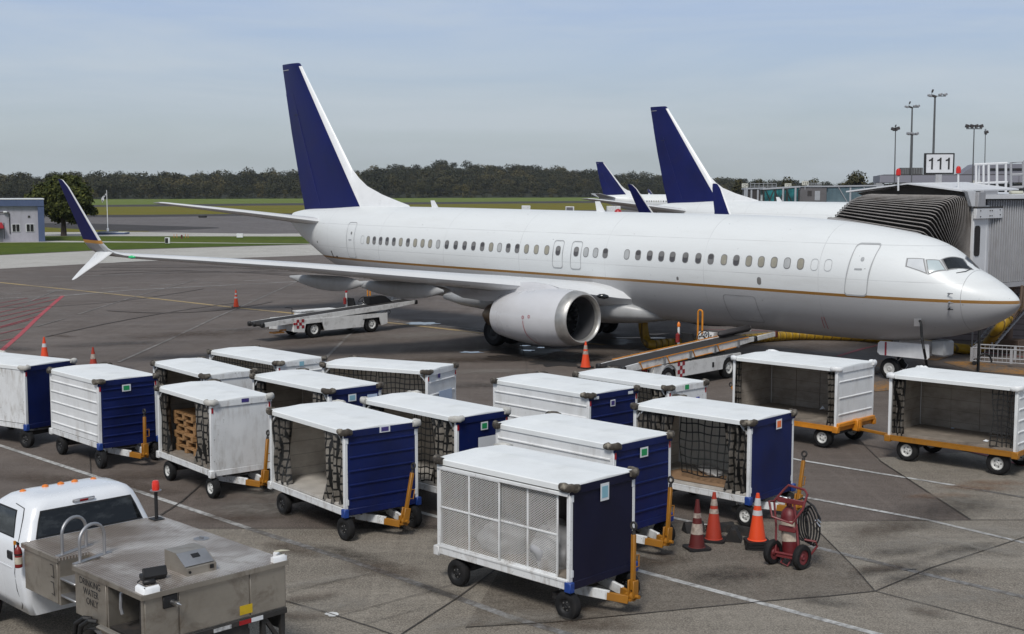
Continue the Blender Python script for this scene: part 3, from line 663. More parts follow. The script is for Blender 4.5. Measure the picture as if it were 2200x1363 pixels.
def make_airliner(label, group):
    root = thing('airliner', label, 'airliner', A_O, A_TH, group)
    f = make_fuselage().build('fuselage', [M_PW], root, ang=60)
    # wing-body fairing
    mb = MB(); rings = []
    for s, w, zt, zb in ((13.3, .95, 1.70, 1.26), (13.8, 1.40, 1.95, 1.15), (14.5, 1.75, 2.15, 1.06), (15.5, 2.08, 2.4, .99), (17, 2.32, 2.6, .96), (20, 2.28, 2.55, .97), (22, 2.05, 2.35, 1.02), (23.6, 1.75, 2.0, 1.12), (25, 1.2, 1.7, 1.28)):
        rings.append([Vector((s, w*(abs(math.cos(a))**.75)*(1 if math.cos(a) >= 0 else -1), (zt+zb)/2+(zt-zb)/2*(abs(math.sin(a))**.75)*(1 if math.sin(a) >= 0 else -1))) for a in [2*math.pi*k/36 for k in range(36)]])
    mb.loft(rings); mb.build('belly_fairing', [M_FAIR], root, ang=70)
    make_wing(1, root); make_wing(-1, root); make_engine(1, root); make_engine(-1, root)
    # fin, rudder, dorsal fin
    def fin_ring(z, le, te, t, mx=0.0):
        ch = te-le; return [Vector((le+ch*x, h*ch, z)) for x, h in airfoil(10, t)]
    FZ = [(5.12, 31.42, 37.02), (6.0, 32.13, 37.26), (7.1, 33.0, 37.55), (9.0, 34.5, 38.05), (11.0, 36.07, 38.50), (12.30, 37.08, 38.78), (12.44, 37.22, 38.80), (12.48, 37.36, 38.78)]
    mb = MB(); mb.loft([fin_ring(z, le, te, .10) for z, le, te in FZ], lambda i, j: 1 if 8 <= j <= 11 and i < 5 else 0)
    fin = mb.build('vertical_fin', [M_PBLUE, M_PWHITE], root)
    mb = MB(); mb.loft([[Vector((le+(te-le)*.68+q*(te-le)*.325, sg*(.046*(1-q)*(te-le)+.004), z)) for q, sg in ((0, 1), (1, 1), (1, -1), (0, -1))] for z, le, te in FZ if 5.3 < z < 12.2]); mb.build('rudder', [M_PBLUE], fin)
    mb = MB(); rings = []
    for z, a, b in ((5.18, 28.5, 32.05), (5.42, 28.75, 32.08), (5.62, 29.6, 32.12), (5.9, 30.7, 32.3), (6.3, 31.85, 32.58), (6.7, 32.5, 32.88), (7.1, 32.97, 33.2)):
        rings.append([Vector((a, 0, z)), Vector(((a+b)/2, .05+.1*(b-a)/4, z)), Vector((b, .14+.03*(b-a), z)), Vector((b, -.14-.03*(b-a), z)), Vector(((a+b)/2, -.05-.1*(b-a)/4, z))])
    mb.loft(rings); mb.build('dorsal_fin', [M_PWHITE], root)
    def fin_pt(z, x, off=.006):
        le = float(np.interp(z, [q[0] for q in FZ], [q[1] for q in FZ])); te = float(np.interp(z, [q[0] for q in FZ], [q[2] for q in FZ])); ch = te-le
        h = 5*.10*(.2969*math.sqrt(x)-.126*x-.3516*x*x+.2843*x**3-.1036*x**4)*.9*ch if x < .67 else max(.046*ch*(1-(x-.68)/.325)+.004, .01)
        return Vector((le+ch*x, h+off+.008, z))
    M_FL = paint('fin_line', (.030, .036, .17), .4); M_FLW = paint('fin_tip_line', (.5, .5, .52), .4)
    for pts, rr, m in (([(5.4, .685), (7.5, .685), (10.2, .685)], .010, M_FL), ([(5.35, .50), (8.1, .56), (8.25, .64)], .009, M_FL), ([(5.35, .62), (8.25, .64)], .008, M_FL), ([(5.6, .18), (8.2, .20)], .008, M_FL), ([(12.18, .50), (12.17, .97)], .018, M_FLW), ([(5.3, .30), (7.0, .30)], .007, M_FL), ([(9.9, .62), (9.9, .80)], .02, paint('fin_scuff', (.006, .006, .03), .5))):
        mb = MB(); n_ = 10; q = []
        for i in range(len(pts)-1):
            for j in range(n_): t_ = j/n_; q.append(fin_pt(pts[i][0]+(pts[i+1][0]-pts[i][0])*t_, pts[i][1]+(pts[i+1][1]-pts[i][1])*t_))
        q.append(fin_pt(*pts[-1])); mb.tube(q, rr, 4); mb.build('panel_line', [m], fin)
    for sg in (1, -1):
        mb = MB(); mb.loft([wing_ring(y, z, le, ch, t, sg) for y, z, le, ch, t in ((.3, 4.50, 34.0, 3.95, .10), (1.0, 4.60, 34.45, 3.55, .10), (4, 5.05, 36.3, 2.5, .095), (6.9, 5.45, 38.02, 1.38, .09), (7.1, 5.49, 38.3, 1.1, .08), (7.18, 5.5, 38.6, .75, .06))], lemat)
        mb.build('tailplane', [M_PGREY, M_PMETAL], root)
    mb = MB(); mb.lathe([(37.6, .34), (37.95, .28), (38.05, .2)], (0, 0, 4.64), (1, 0, 0), 18); mb.lathe([(38.05, .2), (37.7, .18)], (0, 0, 4.64), (1, 0, 0), 18); mb.build('exhaust_pipe', [MT['steel_dark']], root)
    # cabin windows
    ws = [29.638, 29.15, 28.65, 28.15, 27.645, 27.14, 26.63, 26.12, 25.61, 25.1, 24.57, 24.0, 23.43, 22.87, 22.32, 21.78, 21.25, 20.75, 20.24, 19.72, 19.19, 18.64, 18.06, 17.45, 16.487, 15.98, 15.49, 15.0, 13.94, 13.4, 12.85, 12.31, 11.8, 11.22, 10.65, 10.11, 9.55, 9.035, 8.52, 8.02, 7.51, 7.0, 6.49]
    kinds = [0, 1, 1, 1, 1, 0, 1, 0, 0, 0, 3, 2, 2, 2, 2, 1, 0, 3, 1, 1, 0, 0, 0, 2, 2, 3, 3, 1, 3, 1, 2, 2, 2, 2, 2, 1, 0, 2, 0, 0, 0, 3, 0]
    for s, k in zip(ws, kinds):
        z = 3.665+.0058*s; mb = MB()
        ol = rrect(s, z, .265, .375, .115)
        fan_panel(mb, ol, .007, 0); fan_panel(mb, rrect(s, z, .215, .325, .095), .010, 1)
        if k in (1, 2): fan_panel(mb, rrect(s, z+.075, .205, .16, .06), .013, 2)
        mb.build('passenger_window', [M_WFRAME, M_SHADES[k], M_SHADES[1] if k == 2 else M_SHADES[2]], root)
    for s, z in ((5.966, 3.70), (5.475, 3.70), (30.1, 3.84)):
        mb = MB(); ring_panel(mb, rrect(s, z, .27, .38, .115), .014, .012, 0); mb.build('window_plug', [M_DOORLINE], root)
    def door(cx, cz, w, h, thick, name, lean=0.0, extra=True):
        mb = MB(); ring_panel(mb, rrect(cx, cz, w, h, .12, lean=lean), thick, .014, 0)
        d = mb.build(name, [M_DOORLINE], root)
        if extra:
            mb = MB(); fan_panel(mb, rrect(cx+.02, cz+.02, .26, .05, .02), .015, 0); mb.build('door_handle', [M_DOORLINE], d)
            mb = MB(); fan_panel(mb, rrect(cx-.05, cz+.33, .11, .13, .05), .015, 0); mb.build('viewing_port', [M_WFRAME if cx > 20 else M_DOORLINE], d)
        return d
    door(4.40, 3.60, .78, 1.66, .045, 'cabin_door', -.10); door(31.15, 3.79, .70, 1.66, .03, 'cabin_door', .06)
    door(17.45, 3.63, .55, 1.08, .035, 'overwing_exit', 0, False); door(16.487, 3.62, .55, 1.08, .035, 'overwing_exit', 0, False)
    mb = MB(); ring_panel(mb, rrect(9.0, 2.05, 1.35, .95, .12), .016, .010, 0); mb.build('cargo_door', [M_WFRAME], root)
    for s, z, a, b in ((8.08, 3.07, .17, .26), (11.56, 2.98, .10, .13)):
        mb = MB(); fan_panel(mb, rrect(s, z, a, b, min(a, b)*.48), .005, 0); fan_panel(mb, rrect(s, z, a*.7, b*.75, min(a, b)*.35), .008, 1); mb.build('vent_port', [M_WFRAME, M_SHADES[1]], root)
    # cockpit glazing: three panes a side, corners read off the skin
    panes = [([(1950, 556), (1984.5, 557), (1991, 588), (1947, 572.5)], M_PANE_PALE), ([(1990.5, 559), (2018, 560), (2032, 581), (1995.5, 588.5)], M_PANE_BLUE), ([(2024, 558), (2069, 557), (2090, 580), (2036, 580.5)], MT['glass_dark'])]
    for q, m in panes:
        c = []
        for u, v in q:
            p = fus_hit(u, v); c.append((p.x, th_of(p)))
        for sg in (1, -1):
            def grid(shrink, off, mat, mb, n=8):
                mx = sum(a for a, _ in c)/4; my = sum(b for _, b in c)/4
                d = [(mx+(a-mx)*shrink, my+(b-my)*shrink) for a, b in c]
                P = []
                for i in range(n+1):
                    for j in range(n+1):
                        x, y = i/n, j/n
                        s = (d[0][0]*(1-x)+d[1][0]*x)*(1-y)+(d[3][0]*(1-x)+d[2][0]*x)*y
                        t = (d[0][1]*(1-x)+d[1][1]*x)*(1-y)+(d[3][1]*(1-x)+d[2][1]*x)*y
                        p = fus(s, t, off); p.y *= sg; P.append(p)
                mb.add(P, [(i*(n+1)+j, (i+1)*(n+1)+j, (i+1)*(n+1)+j+1, i*(n+1)+j+1) for i in range(n) for j in range(n)], mat)
            mb = MB(); grid(1.13, .003, 0, mb); grid(1.04, .006, 1, mb); grid(.93, .009, 2, mb)
            mb.build('cockpit_window', [M_DOORLINE, M_WFRAME, m], root)
    mb = MB(); mb.tube([fus(1.62, R(48), .01), fus(1.45, R(62), .03), fus(1.42, R(78), .035)], .012, 6); mb.build('wiper', [MT['black']], root)
    for s, z in ((1.62, 2.98), (1.60, 2.72), (1.62, 2.53)):
        mb = MB(); p = fus_z(s, z, .0); q = fus_z(s, z, .09); mb.tube([p, q, q+Vector((-.16, 0, 0))], [.028, .022, .012], 8); mb.build('pitot_probe', [MT['alu'] if z > 2.6 else MT['black']], root)
    for s, h in ((26.9, .33), (16.9, .42)):
        mb = MB(); z = F_TOP(s)-.03; mb.loft([[Vector((s-.22, -.02, z)), Vector((s-.22, .02, z)), Vector((s+.2, .02, z)), Vector((s+.2, -.02, z))], [Vector((s+.06, -.012, z+h)), Vector((s+.06, .012, z+h)), Vector((s+.3, .012, z+h)), Vector((s+.3, -.012, z+h))]]); mb.build('blade_antenna', [M_PWHITE], root)
    mb = MB(); mb.lathe([(-.03, .15), (.03, .14), (.09, .09), (.12, 0)], (16.0, 0, F_TOP(16.0)), (0, 0, 1), 14); mb.build('beacon', [MT['red']], root)
    # landing gear
    def wheel(parent, x, y, r, w, rim):
        mb = MB(); mb.lathe([(-w/2+.02, r*.55), (-w/2, r*.7), (-w/2+.01, r*.88), (-w*.3, r*.98), (0, r), (w*.3, r*.98), (w/2-.01, r*.88), (w/2, r*.7), (w/2-.02, r*.55)], (x, y, r), (0, 1, 0), 28)
        t = mb.build('wheel', [MT['tyre']], parent)
        mb = MB(); mb.lathe([(-w/2+.03, 0), (-w/2+.03, r*.4), (-w/2+.015, r*.56), (-w/2+.05, r*.57)], (x, y, r), (0, 1, 0), 24); mb.lathe([(w/2-.03, 0), (w/2-.02, r*.18), (w/2-.05, r*.3), (w/2-.03, r*.42), (w/2-.015, r*.56), (w/2-.05, r*.57)], (x, y, r), (0, 1, 0), 24)
        mb.build('rim', [rim], t)
    for sg in (1, -1):
        mb = MB(); mb.cyl((19.45, sg*2.86, .55), (19.35, sg*2.8, 2.2), .11, .13); mb.cyl((19.45, sg*2.86-.4, .56), (19.45, sg*2.86+.4, .56), .07); mb.cyl((19.4, sg*2.84, 1.2), (19.1, sg*1.6, 1.7), .05)
        mg = mb.build('main_gear', [MT['alu']], root)
        wheel(mg, 19.45, sg*2.86-.43, .565, .40, MT['rim_dark']); wheel(mg, 19.45, sg*2.86+.43, .565, .40, MT['rim_dark'])
        mb = MB(); mb.box((19.35, sg*3.12, 1.55), (.9, .05, .95), mat=0); mb.build('gear_door', [M_FAIR], mg)
    mb = MB(); mb.cyl((4.08, 0, .34), (4.0, 0, 1.35), .075, .09); mb.cyl((4.08, -.26, .34), (4.08, .26, .34), .05); mb.tube([(3.7, 0, .62), (3.55, .05, .5), (3.62, .1, .35), (4.0, .1, .40)], .018); mb.tube([(3.98, .12, .5), (3.72, .12, .75), (3.9, .1, 1.15)], .022)
    ng = mb.build('nose_gear', [MT['alu']], root)
    wheel(ng, 4.08, .2, .345, .22, MT['rim_white']); wheel(ng, 4.08, -.2, .345, .22, MT['rim_white'])
    for sg in (1, -1):
        mb = MB(); M0 = Matrix.Rotation(R(90), 4, 'X'); mb.M = Matrix.Translation((0, sg*.48+.02, 0)) @ M0
        mb.prism([(2.62, 1.28), (2.60, .86), (2.66, .80), (4.30, .80), (4.40, .88), (4.38, 1.18), (4.30, 1.25)], 0, .04)
        gd = mb.build('gear_door', [M_PWHITE], ng)
        if sg > 0:
            mb = MB(); mb.box((4.10, .505, 1.02), (.06, .02, .43)); mb.build('red_stripe', [M_REDL], gd)
    mb = MB(); mb.box((2.42, 0, 1.15), (.5, .62, .5), bev=.06); mb.build('gear_bay', [M_FAIR], ng)
    mb = MB(); P = []
    ol = [fus_hit(u, v) for u, v in ((1964, 684), (1980, 684), (1980, 701), (1964, 701))]
    mb.add([p+Vector((0, .012, -.006)) for p in ol], [(0, 1, 2, 3)]); mb.build('power_panel', [M_PWHITE], root)
    mb = MB()
    for (a, b) in (((1770, 682), (1780, 706)), ((1765, 682), (1772, 704))):
        p, q = fus_hit(*a), fus_hit(*b); mb.tube([p+Vector((0, .01, 0)), (p+q)/2+Vector((0, .02, -.01)), q+Vector((0, .01, -.01))], .008, 5)
    mb.build('red_marking_line', [M_REDL], root)
    # tail details
    for s, z, w, h in ((33.2, 3.05, .09, .34), (32.75, 2.95, .16, .08), (34.6, 3.6, .07, .1)):
        mb = MB(); fan_panel(mb, rrect(s, z, w, h, .03), .006, 0); mb.build('access_panel', [MT['black']], root)
    return root
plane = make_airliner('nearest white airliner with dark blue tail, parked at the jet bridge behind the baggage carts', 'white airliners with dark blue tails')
p2 = copy_tree(plane); p2.location = (37.6, 70.9, 0)
p2['label'] = 'second white airliner, only its crown and tall dark blue tail showing above the nearest one'
for ch in list(p2.children):
    if ch.name.split('.')[0] in ('passenger_window', 'vent_port', 'window_plug', 'cabin_door', 'overwing_exit', 'pitot_probe', 'access_panel', 'power_panel', 'red_marking_line', 'cargo_door'):
        for c2 in list(ch.children): bpy.data.objects.remove(c2)
        bpy.data.objects.remove(ch)
p3 = copy_tree(plane); p3.location = (57.3, 283, 0); p3.rotation_euler = (0, 0, R(180.5))
p3['label'] = 'farthest white airliner, seen small beyond the second tail with its window row in view'
# ================================================================== baggage carts (local x = towards the tow bar, y = far side, z = up)
def curtain_mat(name, base, strap, gx, gz):
    t = NT(name); X, Y, Z = t.xyz(); n = t.noise(6, 5, .7); n2 = t.noise(1.6, 4)
    wob = t.math('MULTIPLY', t.math('SUBTRACT', n2, .5), .12)
    fx = t.math('LESS_THAN', t.math('FRACT', t.math('MULTIPLY', t.math('ADD', X, wob), 1/gx)), .36)
    fz = t.math('LESS_THAN', t.math('FRACT', t.math('MULTIPLY', t.math('ADD', Z, wob), 1/gz)), .26)
    m = t.math('MAXIMUM', fx, fz)
    c = t.mix(t.ramp(n, .35, .7), base, tuple(min(1, x*1.9) for x in base)); c = t.mix(m, c, strap)
    t.set('Base Color', c); t.set('Roughness', t.ramp(n, .3, .7, .22, .6)); t.bump(n, .5, .02); return t.mat
M_CURT = curtain_mat('netted_plastic_curtain', (.13, .118, .102), (.009, .009, .009), .085, .14)
M_CURT2 = curtain_mat('dark_plastic_curtain', (.075, .067, .058), (.008, .008, .008), .07, .15)
M_STRAP = paint('net_webbing', (.011, .011, .011), .7, var=.3, vs=8)
def inner_mat(name, col, dcol, d):
    t = NT(name); X, Y, Z = t.xyz(); n = t.noise(2.2, 6, .65, t.mapping((1, 1, 2.2))); n2 = t.noise(9, 4)
    c = t.mix(t.ramp(n, .4, .72, 0, d), col, dcol); c = t.mix(t.ramp(n2, .5, .75, 0, .3), c, tuple(x*.6 for x in col))
    ln = t.math('LESS_THAN', t.math('FRACT', t.math('MULTIPLY', Z, 1/.255)), .035)
    c = t.mix(t.math('MULTIPLY', ln, .55), c, tuple(x*.4 for x in dcol))
    t.set('Base Color', c); t.set('Roughness', .7); return t.mat
M_INNER = inner_mat('cart_lining', (.66, .61, .54), (.36, .30, .25), .6)
M_INNER_D = inner_mat('dirty_cart_lining', (.34, .305, .265), (.17, .145, .12), .8)
M_FLOOR = paint('cart_floor_boards', (.46, .43, .39), .7, var=.2, vs=1.5, dirt=.5, dcol=(.12, .09, .07), ds=2, streak=1)
M_FLOOR_D = paint('worn_floor_boards', (.24, .205, .17), .75, var=.3, vs=2.5, dirt=.6, dcol=(.06, .045, .035), ds=3, streak=1)
M_WIRE = paint('mesh_wire', (.70, .69, .67), .45, var=.1, dirt=.5, dcol=(.3, .22, .15), ds=4, streak=1)
def flat(name, hexc, rough=.5): 
    return paint(name, L(hexc), rough, var=.06)
STK = {'green': flat('green_sticker', '#1f8f55'), 'purple': flat('purple_sticker', '#3f3476'), 'lblue': flat('light_blue_sticker', '#86b4c4'), 'orange': flat('orange_sticker', '#e8743a'), 'white': flat('white_sticker', '#d9dce0'), 'blue': flat('blue_sticker', '#3a44a0'), 'pale': flat('pale_blue_sticker', '#b9c9e0'), 'slate': flat('slate_sticker', '#5c7590')}
t = NT('translucent_tarp'); n = t.noise(2.0, 5, .6); X, Y, Z = t.xyz()
g_ = t.math('LESS_THAN', t.math('FRACT', t.math('MULTIPLY', X, 2.3)), .05)
t.set('Base Color', t.mix(t.math('MULTIPLY', g_, .5), t.mix(t.ramp(n, .35, .7), (.62, .60, .56), (.44, .41, .37)), (.2, .18, .16))); t.set('Roughness', .6)
tr = t.n('ShaderNodeBsdfTranslucent'); tr.inputs['Color'].default_value = (.72, .70, .65, 1); ms = t.n('ShaderNodeMixShader'); ms.inputs[0].default_value = .5
t.lk(t.b.outputs[0], ms.inputs[1]); t.lk(tr.outputs[0], ms.inputs[2]); t.lk(ms.outputs[0], t.out.inputs['Surface']); M_TARP = t.mat
def wheel_set(root, x, y, r, w, rim, steer=0.0, name='wheel'):
    c, s = math.cos(steer), math.sin(steer); ax = (-s, c, 0)
    mb = MB(); mb.lathe([(-w*.42, r*.5), (-w/2, r*.62), (-w/2, r*.84), (-w*.40, r*.95), (-w*.2, r), (w*.2, r), (w*.40, r*.95), (w/2, r*.84), (w/2, r*.62), (w*.42, r*.5)], (x, y, r), ax, 26)
    t = mb.build('tyre', [MT['tyre']], root)
    mb = MB()
    for sg in (-1, 1):
        mb.lathe([(sg*w*.30, 0), (sg*w*.38, r*.13), (sg*w*.30, r*.20), (sg*w*.27, r*.40), (sg*w*.46, r*.54), (sg*w*.40, r*.55)], (x, y, r), ax, 22)
        for k in range(5):
            a = 2*math.pi*k/5; px = r*.29*math.cos(a); pz = r*.29*math.sin(a)
            q = Vector((x, y, r))+Vector((c, s, 0))*px+Vector((0, 0, pz)); d = Vector(ax)*sg
            mb.cyl(q+d*w*.24, q+d*w*.34, r*.055, n=6, mat=1)
    mb.build('rim', [rim, MT['silver'] if rim is MT['rim_dark'] else MT['rim_dark']], t)
    return t
def curtain(root, x0, x1, y, z0, z1, mat, seed=0, taper=1.0, name='curtain'):
    r = random.Random(seed); n = 30; rows = 12; mb = MB(); P = []
    ph = r.uniform(0, 6)
    for j in range(rows+1):
        q = j/rows; sq = 1-.28*math.sin(math.pi*q)*(1-taper)+.04*math.sin(5*q+ph)
        for i in range(n+1):
            t = i/n; xm = x0 if r.random() < 2 else x1
            x = x0+(x1-x0)*t*sq
            yy = y+.055*math.sin(t*19+ph+1.2*math.sin(3*q+ph))+.02*math.sin(t*41+4*q)
            P.append((x, yy, z0+(z1-z0)*(1-q)+.03*math.sin(6*t+ph)*(q > .95)))
    F = [(j*(n+1)+i, j*(n+1)+i+1, (j+1)*(n+1)+i+1, (j+1)*(n+1)+i) for j in range(rows) for i in range(n)]
    mb.add(P, F); P2 = [(p[0], p[1]+.012, p[2]) for p in P]; mb.add(P2, F)
    return mb.build(name, [mat], root, ang=80)
def cargo_net(root, x0, x1, y, z0, z1, step=.125, w=.026, sag=.05, seed=0, name='cargo_net'):
    r = random.Random(seed); mb = MB(); nx = max(2, round((x1-x0)/step)); nz = max(2, round((z1-z0)/step))
    ph = r.uniform(0, 6)
    def pt(a, b):
        x = x0+(x1-x0)*a; z = z0+(z1-z0)*b
        return Vector((x+.02*math.sin(7*b+9*a+ph), y+sag*math.sin(5*a+3*b+ph)*(1-b)+.01*math.sin(17*a+ph), z-.02*math.sin(3*a+ph)*(1-b)+.012*math.sin(11*a+5*b)))
    for i in range(nx+1):
        k = 10; P = []
        for j in range(k+1):
            p = pt(i/nx, j/k); P += [p+Vector((-w/2, 0, 0)), p+Vector((w/2, 0, 0))]
        mb.add(P, [(2*j, 2*j+1, 2*j+3, 2*j+2) for j in range(k)])
    for j in range(nz+1):
        k = 3*nx; P = []
        for i in range(k+1):
            p = pt(i/k, j/nz)+Vector((0, -.004, 0)); P += [p+Vector((0, 0, -w/2)), p+Vector((0, 0, w/2))]
        mb.add(P, [(2*i, 2*i+1, 2*i+3, 2*i+2) for i in range(k)])
    return mb.build(name, [M_STRAP], root, smooth=False)
def corner_pad(root, cx, cy, sx, sy, z, mat, seed):
    r = random.Random(seed); mb = MB(); pts = []
    a = .15*r.uniform(.85, 1.15); b = .13*r.uniform(.85, 1.2); o = .03
    raw = [(-a, o), (-a*.6, o+.006), (-.05, o+.01), (-.012, o-.002), (o-.002, -.012), (o+.01, -.05), (o+.006, -b*.6), (o, -b)]
    rings = []
    for i, (x, y) in enumerate(raw):
        p = Vector((cx+sx*x, cy+sy*y, z+.012*r.uniform(-1, 1)))
        x2, y2 = raw[min(i+1, len(raw)-1)]; x1, y1 = raw[max(i-1, 0)]
        t = Vector((sx*(x2-x1), sy*(y2-y1), 0)).normalized(); nrm = Vector((t.y, -t.x, 0))
        hh = .060*r.uniform(.9, 1.1)*(.8 if i in (0, len(raw)-1) else 1); ww = .050*r.uniform(.9, 1.1)
        rings.append([p+nrm*ww*math.cos(q)*(abs(math.cos(q))**-.25 if abs(math.cos(q)) > .05 else 1)+Vector((0, 0, hh*math.sin(q)*(abs(math.sin(q))**-.25 if abs(math.sin(q)) > .05 else 1))) for q in [2*math.pi*k/12 for k in range(12)]])
    mb.loft(rings); return mb.build('corner_pad', [mat], root, ang=55)
def plate(root, face, a, z, w, h, mat, name, Lh, Wh, border=None, off=.012):
    # small flat plate on the front end ('x', a = y position) or the near side ('y', a = x position)
    mb = MB()
    def pl(w, h, o, m):
        if face == 'x': mb.box((Lh+o, a, z), (.004, w, h), mat=m)
        else: mb.box((a, -Wh-o, z), (w, .004, h), mat=m)
    if border: pl(w*1.45, h*1.5, off, 1); pl(w, h, off+.004, 0)
    else: pl(w, h, off, 0)
    return mb.build(name, [mat, border or mat], root, smooth=False)
def tow_bar(root, x, y, lean, tilt, h, mat, z0=.26):
    # upright draw bar with lifting eye, hinged on a wedge-shaped tongue
    mb = MB(); base = Vector((x, y, z0)); d = Vector((lean, tilt, 1)).normalized(); M = frame(base, d, (0, 1, .01)); mb.M = M
    mb.box((h*.5+.02, 0, 0), (h*.82, .065, .06), bev=.01); mb.box((.13, .045, 0), (.26, .03, .12), bev=.008); mb.box((.13, -.045, 0), (.26, .03, .12), bev=.008)
    mb.cyl((.03, -.12, 0), (.03, .12, 0), .028); mb.lathe([(-.03, .05), (-.02, .06), (.02, .06), (.03, .05)], (.02, .0, 0), (0, 1, 0), 12)
    mb.tube([(h*.45, .03, .03), (h*.45, .03, .09), (h*.62, .03, .09), (h*.62, .03, .03)], .010, 6)
    t = mb.build('tow_bar', [mat], root)
    mb = MB(); mb.M = M
    mb.cyl((h*.90, 0, 0), (h*.98, 0, 0), .03, .026); mb.tube([(h*1.02+.05*math.cos(a)+.03, .05*math.sin(a), 0) for a in [2*math.pi*k/12 for k in range(12)]], .018, 7, closed=True)
    mb.build('tow_eye', [MT['steel_dark']], t)
    return t
def tongue(root, Lh, x, y):
    mb = MB(); mb.M = None
    for sg in (1, -1):
        a = Vector((Lh-.42, sg*.34, .33)); b = Vector((x-.02, y+sg*.07, .25)); d = (b-a); M = frame((a+b)/2, d); mb.M = M
        ln = d.length
        mb.box((-ln*.15, 0, 0), (ln*.7, .05, .14), mat=0, bev=.006); mb.box((ln*.33, 0, -.01), (ln*.34, .052, .12), mat=1, bev=.006)
    mb.M = None
    mb.box((Lh-.45, 0, .34), (.12, .78, .14), mat=0, bev=.01); mb.box((x-.1, y, .235), (.24, .16, .03), mat=1)
    return mb.build('tow_tongue', [MT['white_worn'], MT['yellow']], root)
def make_cart(name_label, N, th, Lc, Wc, zt, zb, side, end, sticker=None, ribs=0, eribs=0, bar=None, rim='dark', chassis='white', pads='dark', r=.21, inner=None, seed=0, extras=None, corner='royal', back=None):
    N = Vector(N); d = Vector((math.cos(th), math.sin(th), 0)); n = Vector((-d.y, d.x, 0))
    ctr = N-d*Lc/2+n*Wc/2
    root = thing('baggage_cart', name_label, 'baggage cart', (ctr.x, ctr.y, 0), th, 'baggage carts parked in rows on the apron')
    Lh, Wh = Lc/2, Wc/2; rnd = random.Random(seed)
    endm = MT[end]; lining = inner or M_INNER; big = chassis != 'white'
    # roof: pressed sheet with a raised middle and a turned-down lip
    mb = MB(); rings = []
    lip = .09; xs = [-Lh-.02, -Lh-.014, -Lh+.02, 0, Lh-.02, Lh+.014, Lh+.02]
    for i, x in enumerate(xs):
        e = -.016 if i in (0, 6) else (-.003 if i in (1, 5) else 0)
        sag = .005*rnd.uniform(-1, 1); rg = .16 if seed % 2 else -.10
        rings.append([(x, -Wh-.018, zt-lip), (x, -Wh-.02, zt-.012+e*.3), (x, -Wh, zt+e*.4), (x, -Wh*.5, zt+.014+e+sag), (x, Wh*rg, zt+.030+e), (x, Wh*.5, zt+.016+e-sag), (x, Wh, zt+e*.4), (x, Wh+.02, zt-.012+e*.3), (x, Wh+.018, zt-lip), (x, Wh-.02, zt-lip+.01), (x, -Wh+.02, zt-lip+.01)])
    mb.loft(rings); mb.build('roof', [MT['roof']], root, ang=.6)
    # roof end strip carries the end colour
    mb = MB(); mb.box((Lh+.012, 0, zt-.072), (.022, Wc+.03, .125), bev=.006); mb.build('roof_end_strip', [endm], root)
    # walls
    H = zt-lip-zb
    mb = MB(); mb.box((Lh-.018, 0, zb+.0+H/2), (.036, Wc-.05, H), bev=.004)
    if eribs:
        for k in range(eribs):
            z = zb+H*(k+.7)/(eribs+.35)
            mb.loft([[(Lh+.000, -Wh+.09, z-.022), (Lh+.020, -Wh+.10, z-.008), (Lh+.020, -Wh+.10, z+.008), (Lh, -Wh+.09, z+.022)], [(Lh+.000, Wh-.09, z-.022), (Lh+.020, Wh-.10, z-.008), (Lh+.020, Wh-.10, z+.008), (Lh, Wh-.09, z+.022)]])
    ew = mb.build('end_wall', [endm], root)
    mb = MB(); mb.box((Lh-.043, 0, zb+H/2), (.012, Wc-.06, H-.01)); mb.box((-Lh+.045, 0, zb+H/2), (.012, Wc-.06, H-.01)); (mb.box((0, Wh-.05, zb+H/2), (Lc-.1, .014, H-.01)) if not back else None)
    if inner:
        for k in range(5):
            x = -Lh+.1+(Lc-.2)*k/4; mb.box((x, Wh-.065, zb+H/2), (.035, .02, H-.02))
    mb.build('lining', [lining], root)
    if back:
        mb = MB(); mb.box((0, Wh-.02, zb+H/2), (Lc-.1, .006, H)); mb.build('back_tarp', [back], root)
    mb = MB(); mb.box((-Lh+.018, 0, zb+H/2), (.036, Wc-.05, H), bev=.004); mb.build('rear_wall', [endm], root)
    if not back:
        mb = MB(); mb.box((0, Wh-.018, zb+H/2), (Lc-.08, .036, H), bev=.004); mb.build('back_wall', [MT['white']], root)
    mb = MB(); mb.box((0, 0, zb+.03), (Lc-.09, Wc-.09, .05)); mb.build('floor', [M_FLOOR_D if inner else M_FLOOR], root)
    for sx in (-1, 1):
        for sy in (-1, 1):
            mb = MB(); mb.box((sx*(Lh-.03), sy*(Wh-.03), zb+H/2), (.066, .066, H), bev=.006)
            if sy < 0 and side in ('open', 'net') and not big:
                for k in (0, 1):
                    mb.M = frame((sx*(Lh-.12), -Wh+.03, zt-lip-.10), (-sx*.7, 0, .7)); mb.box((0, 0, 0), (.27, .04, .035)); mb.M = None
            mb.build('corner_post', [MT['white']], root)
    # chassis
    cm = MT['white_worn'] if not big else MT[chassis]
    for sy in (-1, 1):
        mb = MB(); hh = .115 if not big else .12
        mb.box((0, sy*(Wh-.012), zb-.055), (Lc-.02, .06, hh), bev=.008)
        mb.box((0, sy*(Wh+.012), zb-.002), (Lc-.10, .018, .02))
        mb.build('side_rail', [cm], root)
    for sx in (-1, 1):
        mb = MB(); mb.box((sx*(Lh-.03), 0, zb-.06), (.07, Wc-.09, .12), bev=.008); mb.build('end_rail', [endm if not big else cm], root)
    for sx in (-1, 1):
        for sy in (-1, 1):
            mb = MB(); q = .10 if not big else .12
            mb.box((sx*(Lh-.01), sy*(Wh-.005), zb-.065), (q*1.25, q, .15), bev=.012)
            mb.build('corner_block', [MT[corner] if (not big and sx > 0 and end.startswith('navy')) else cm], root)
    mb = MB()
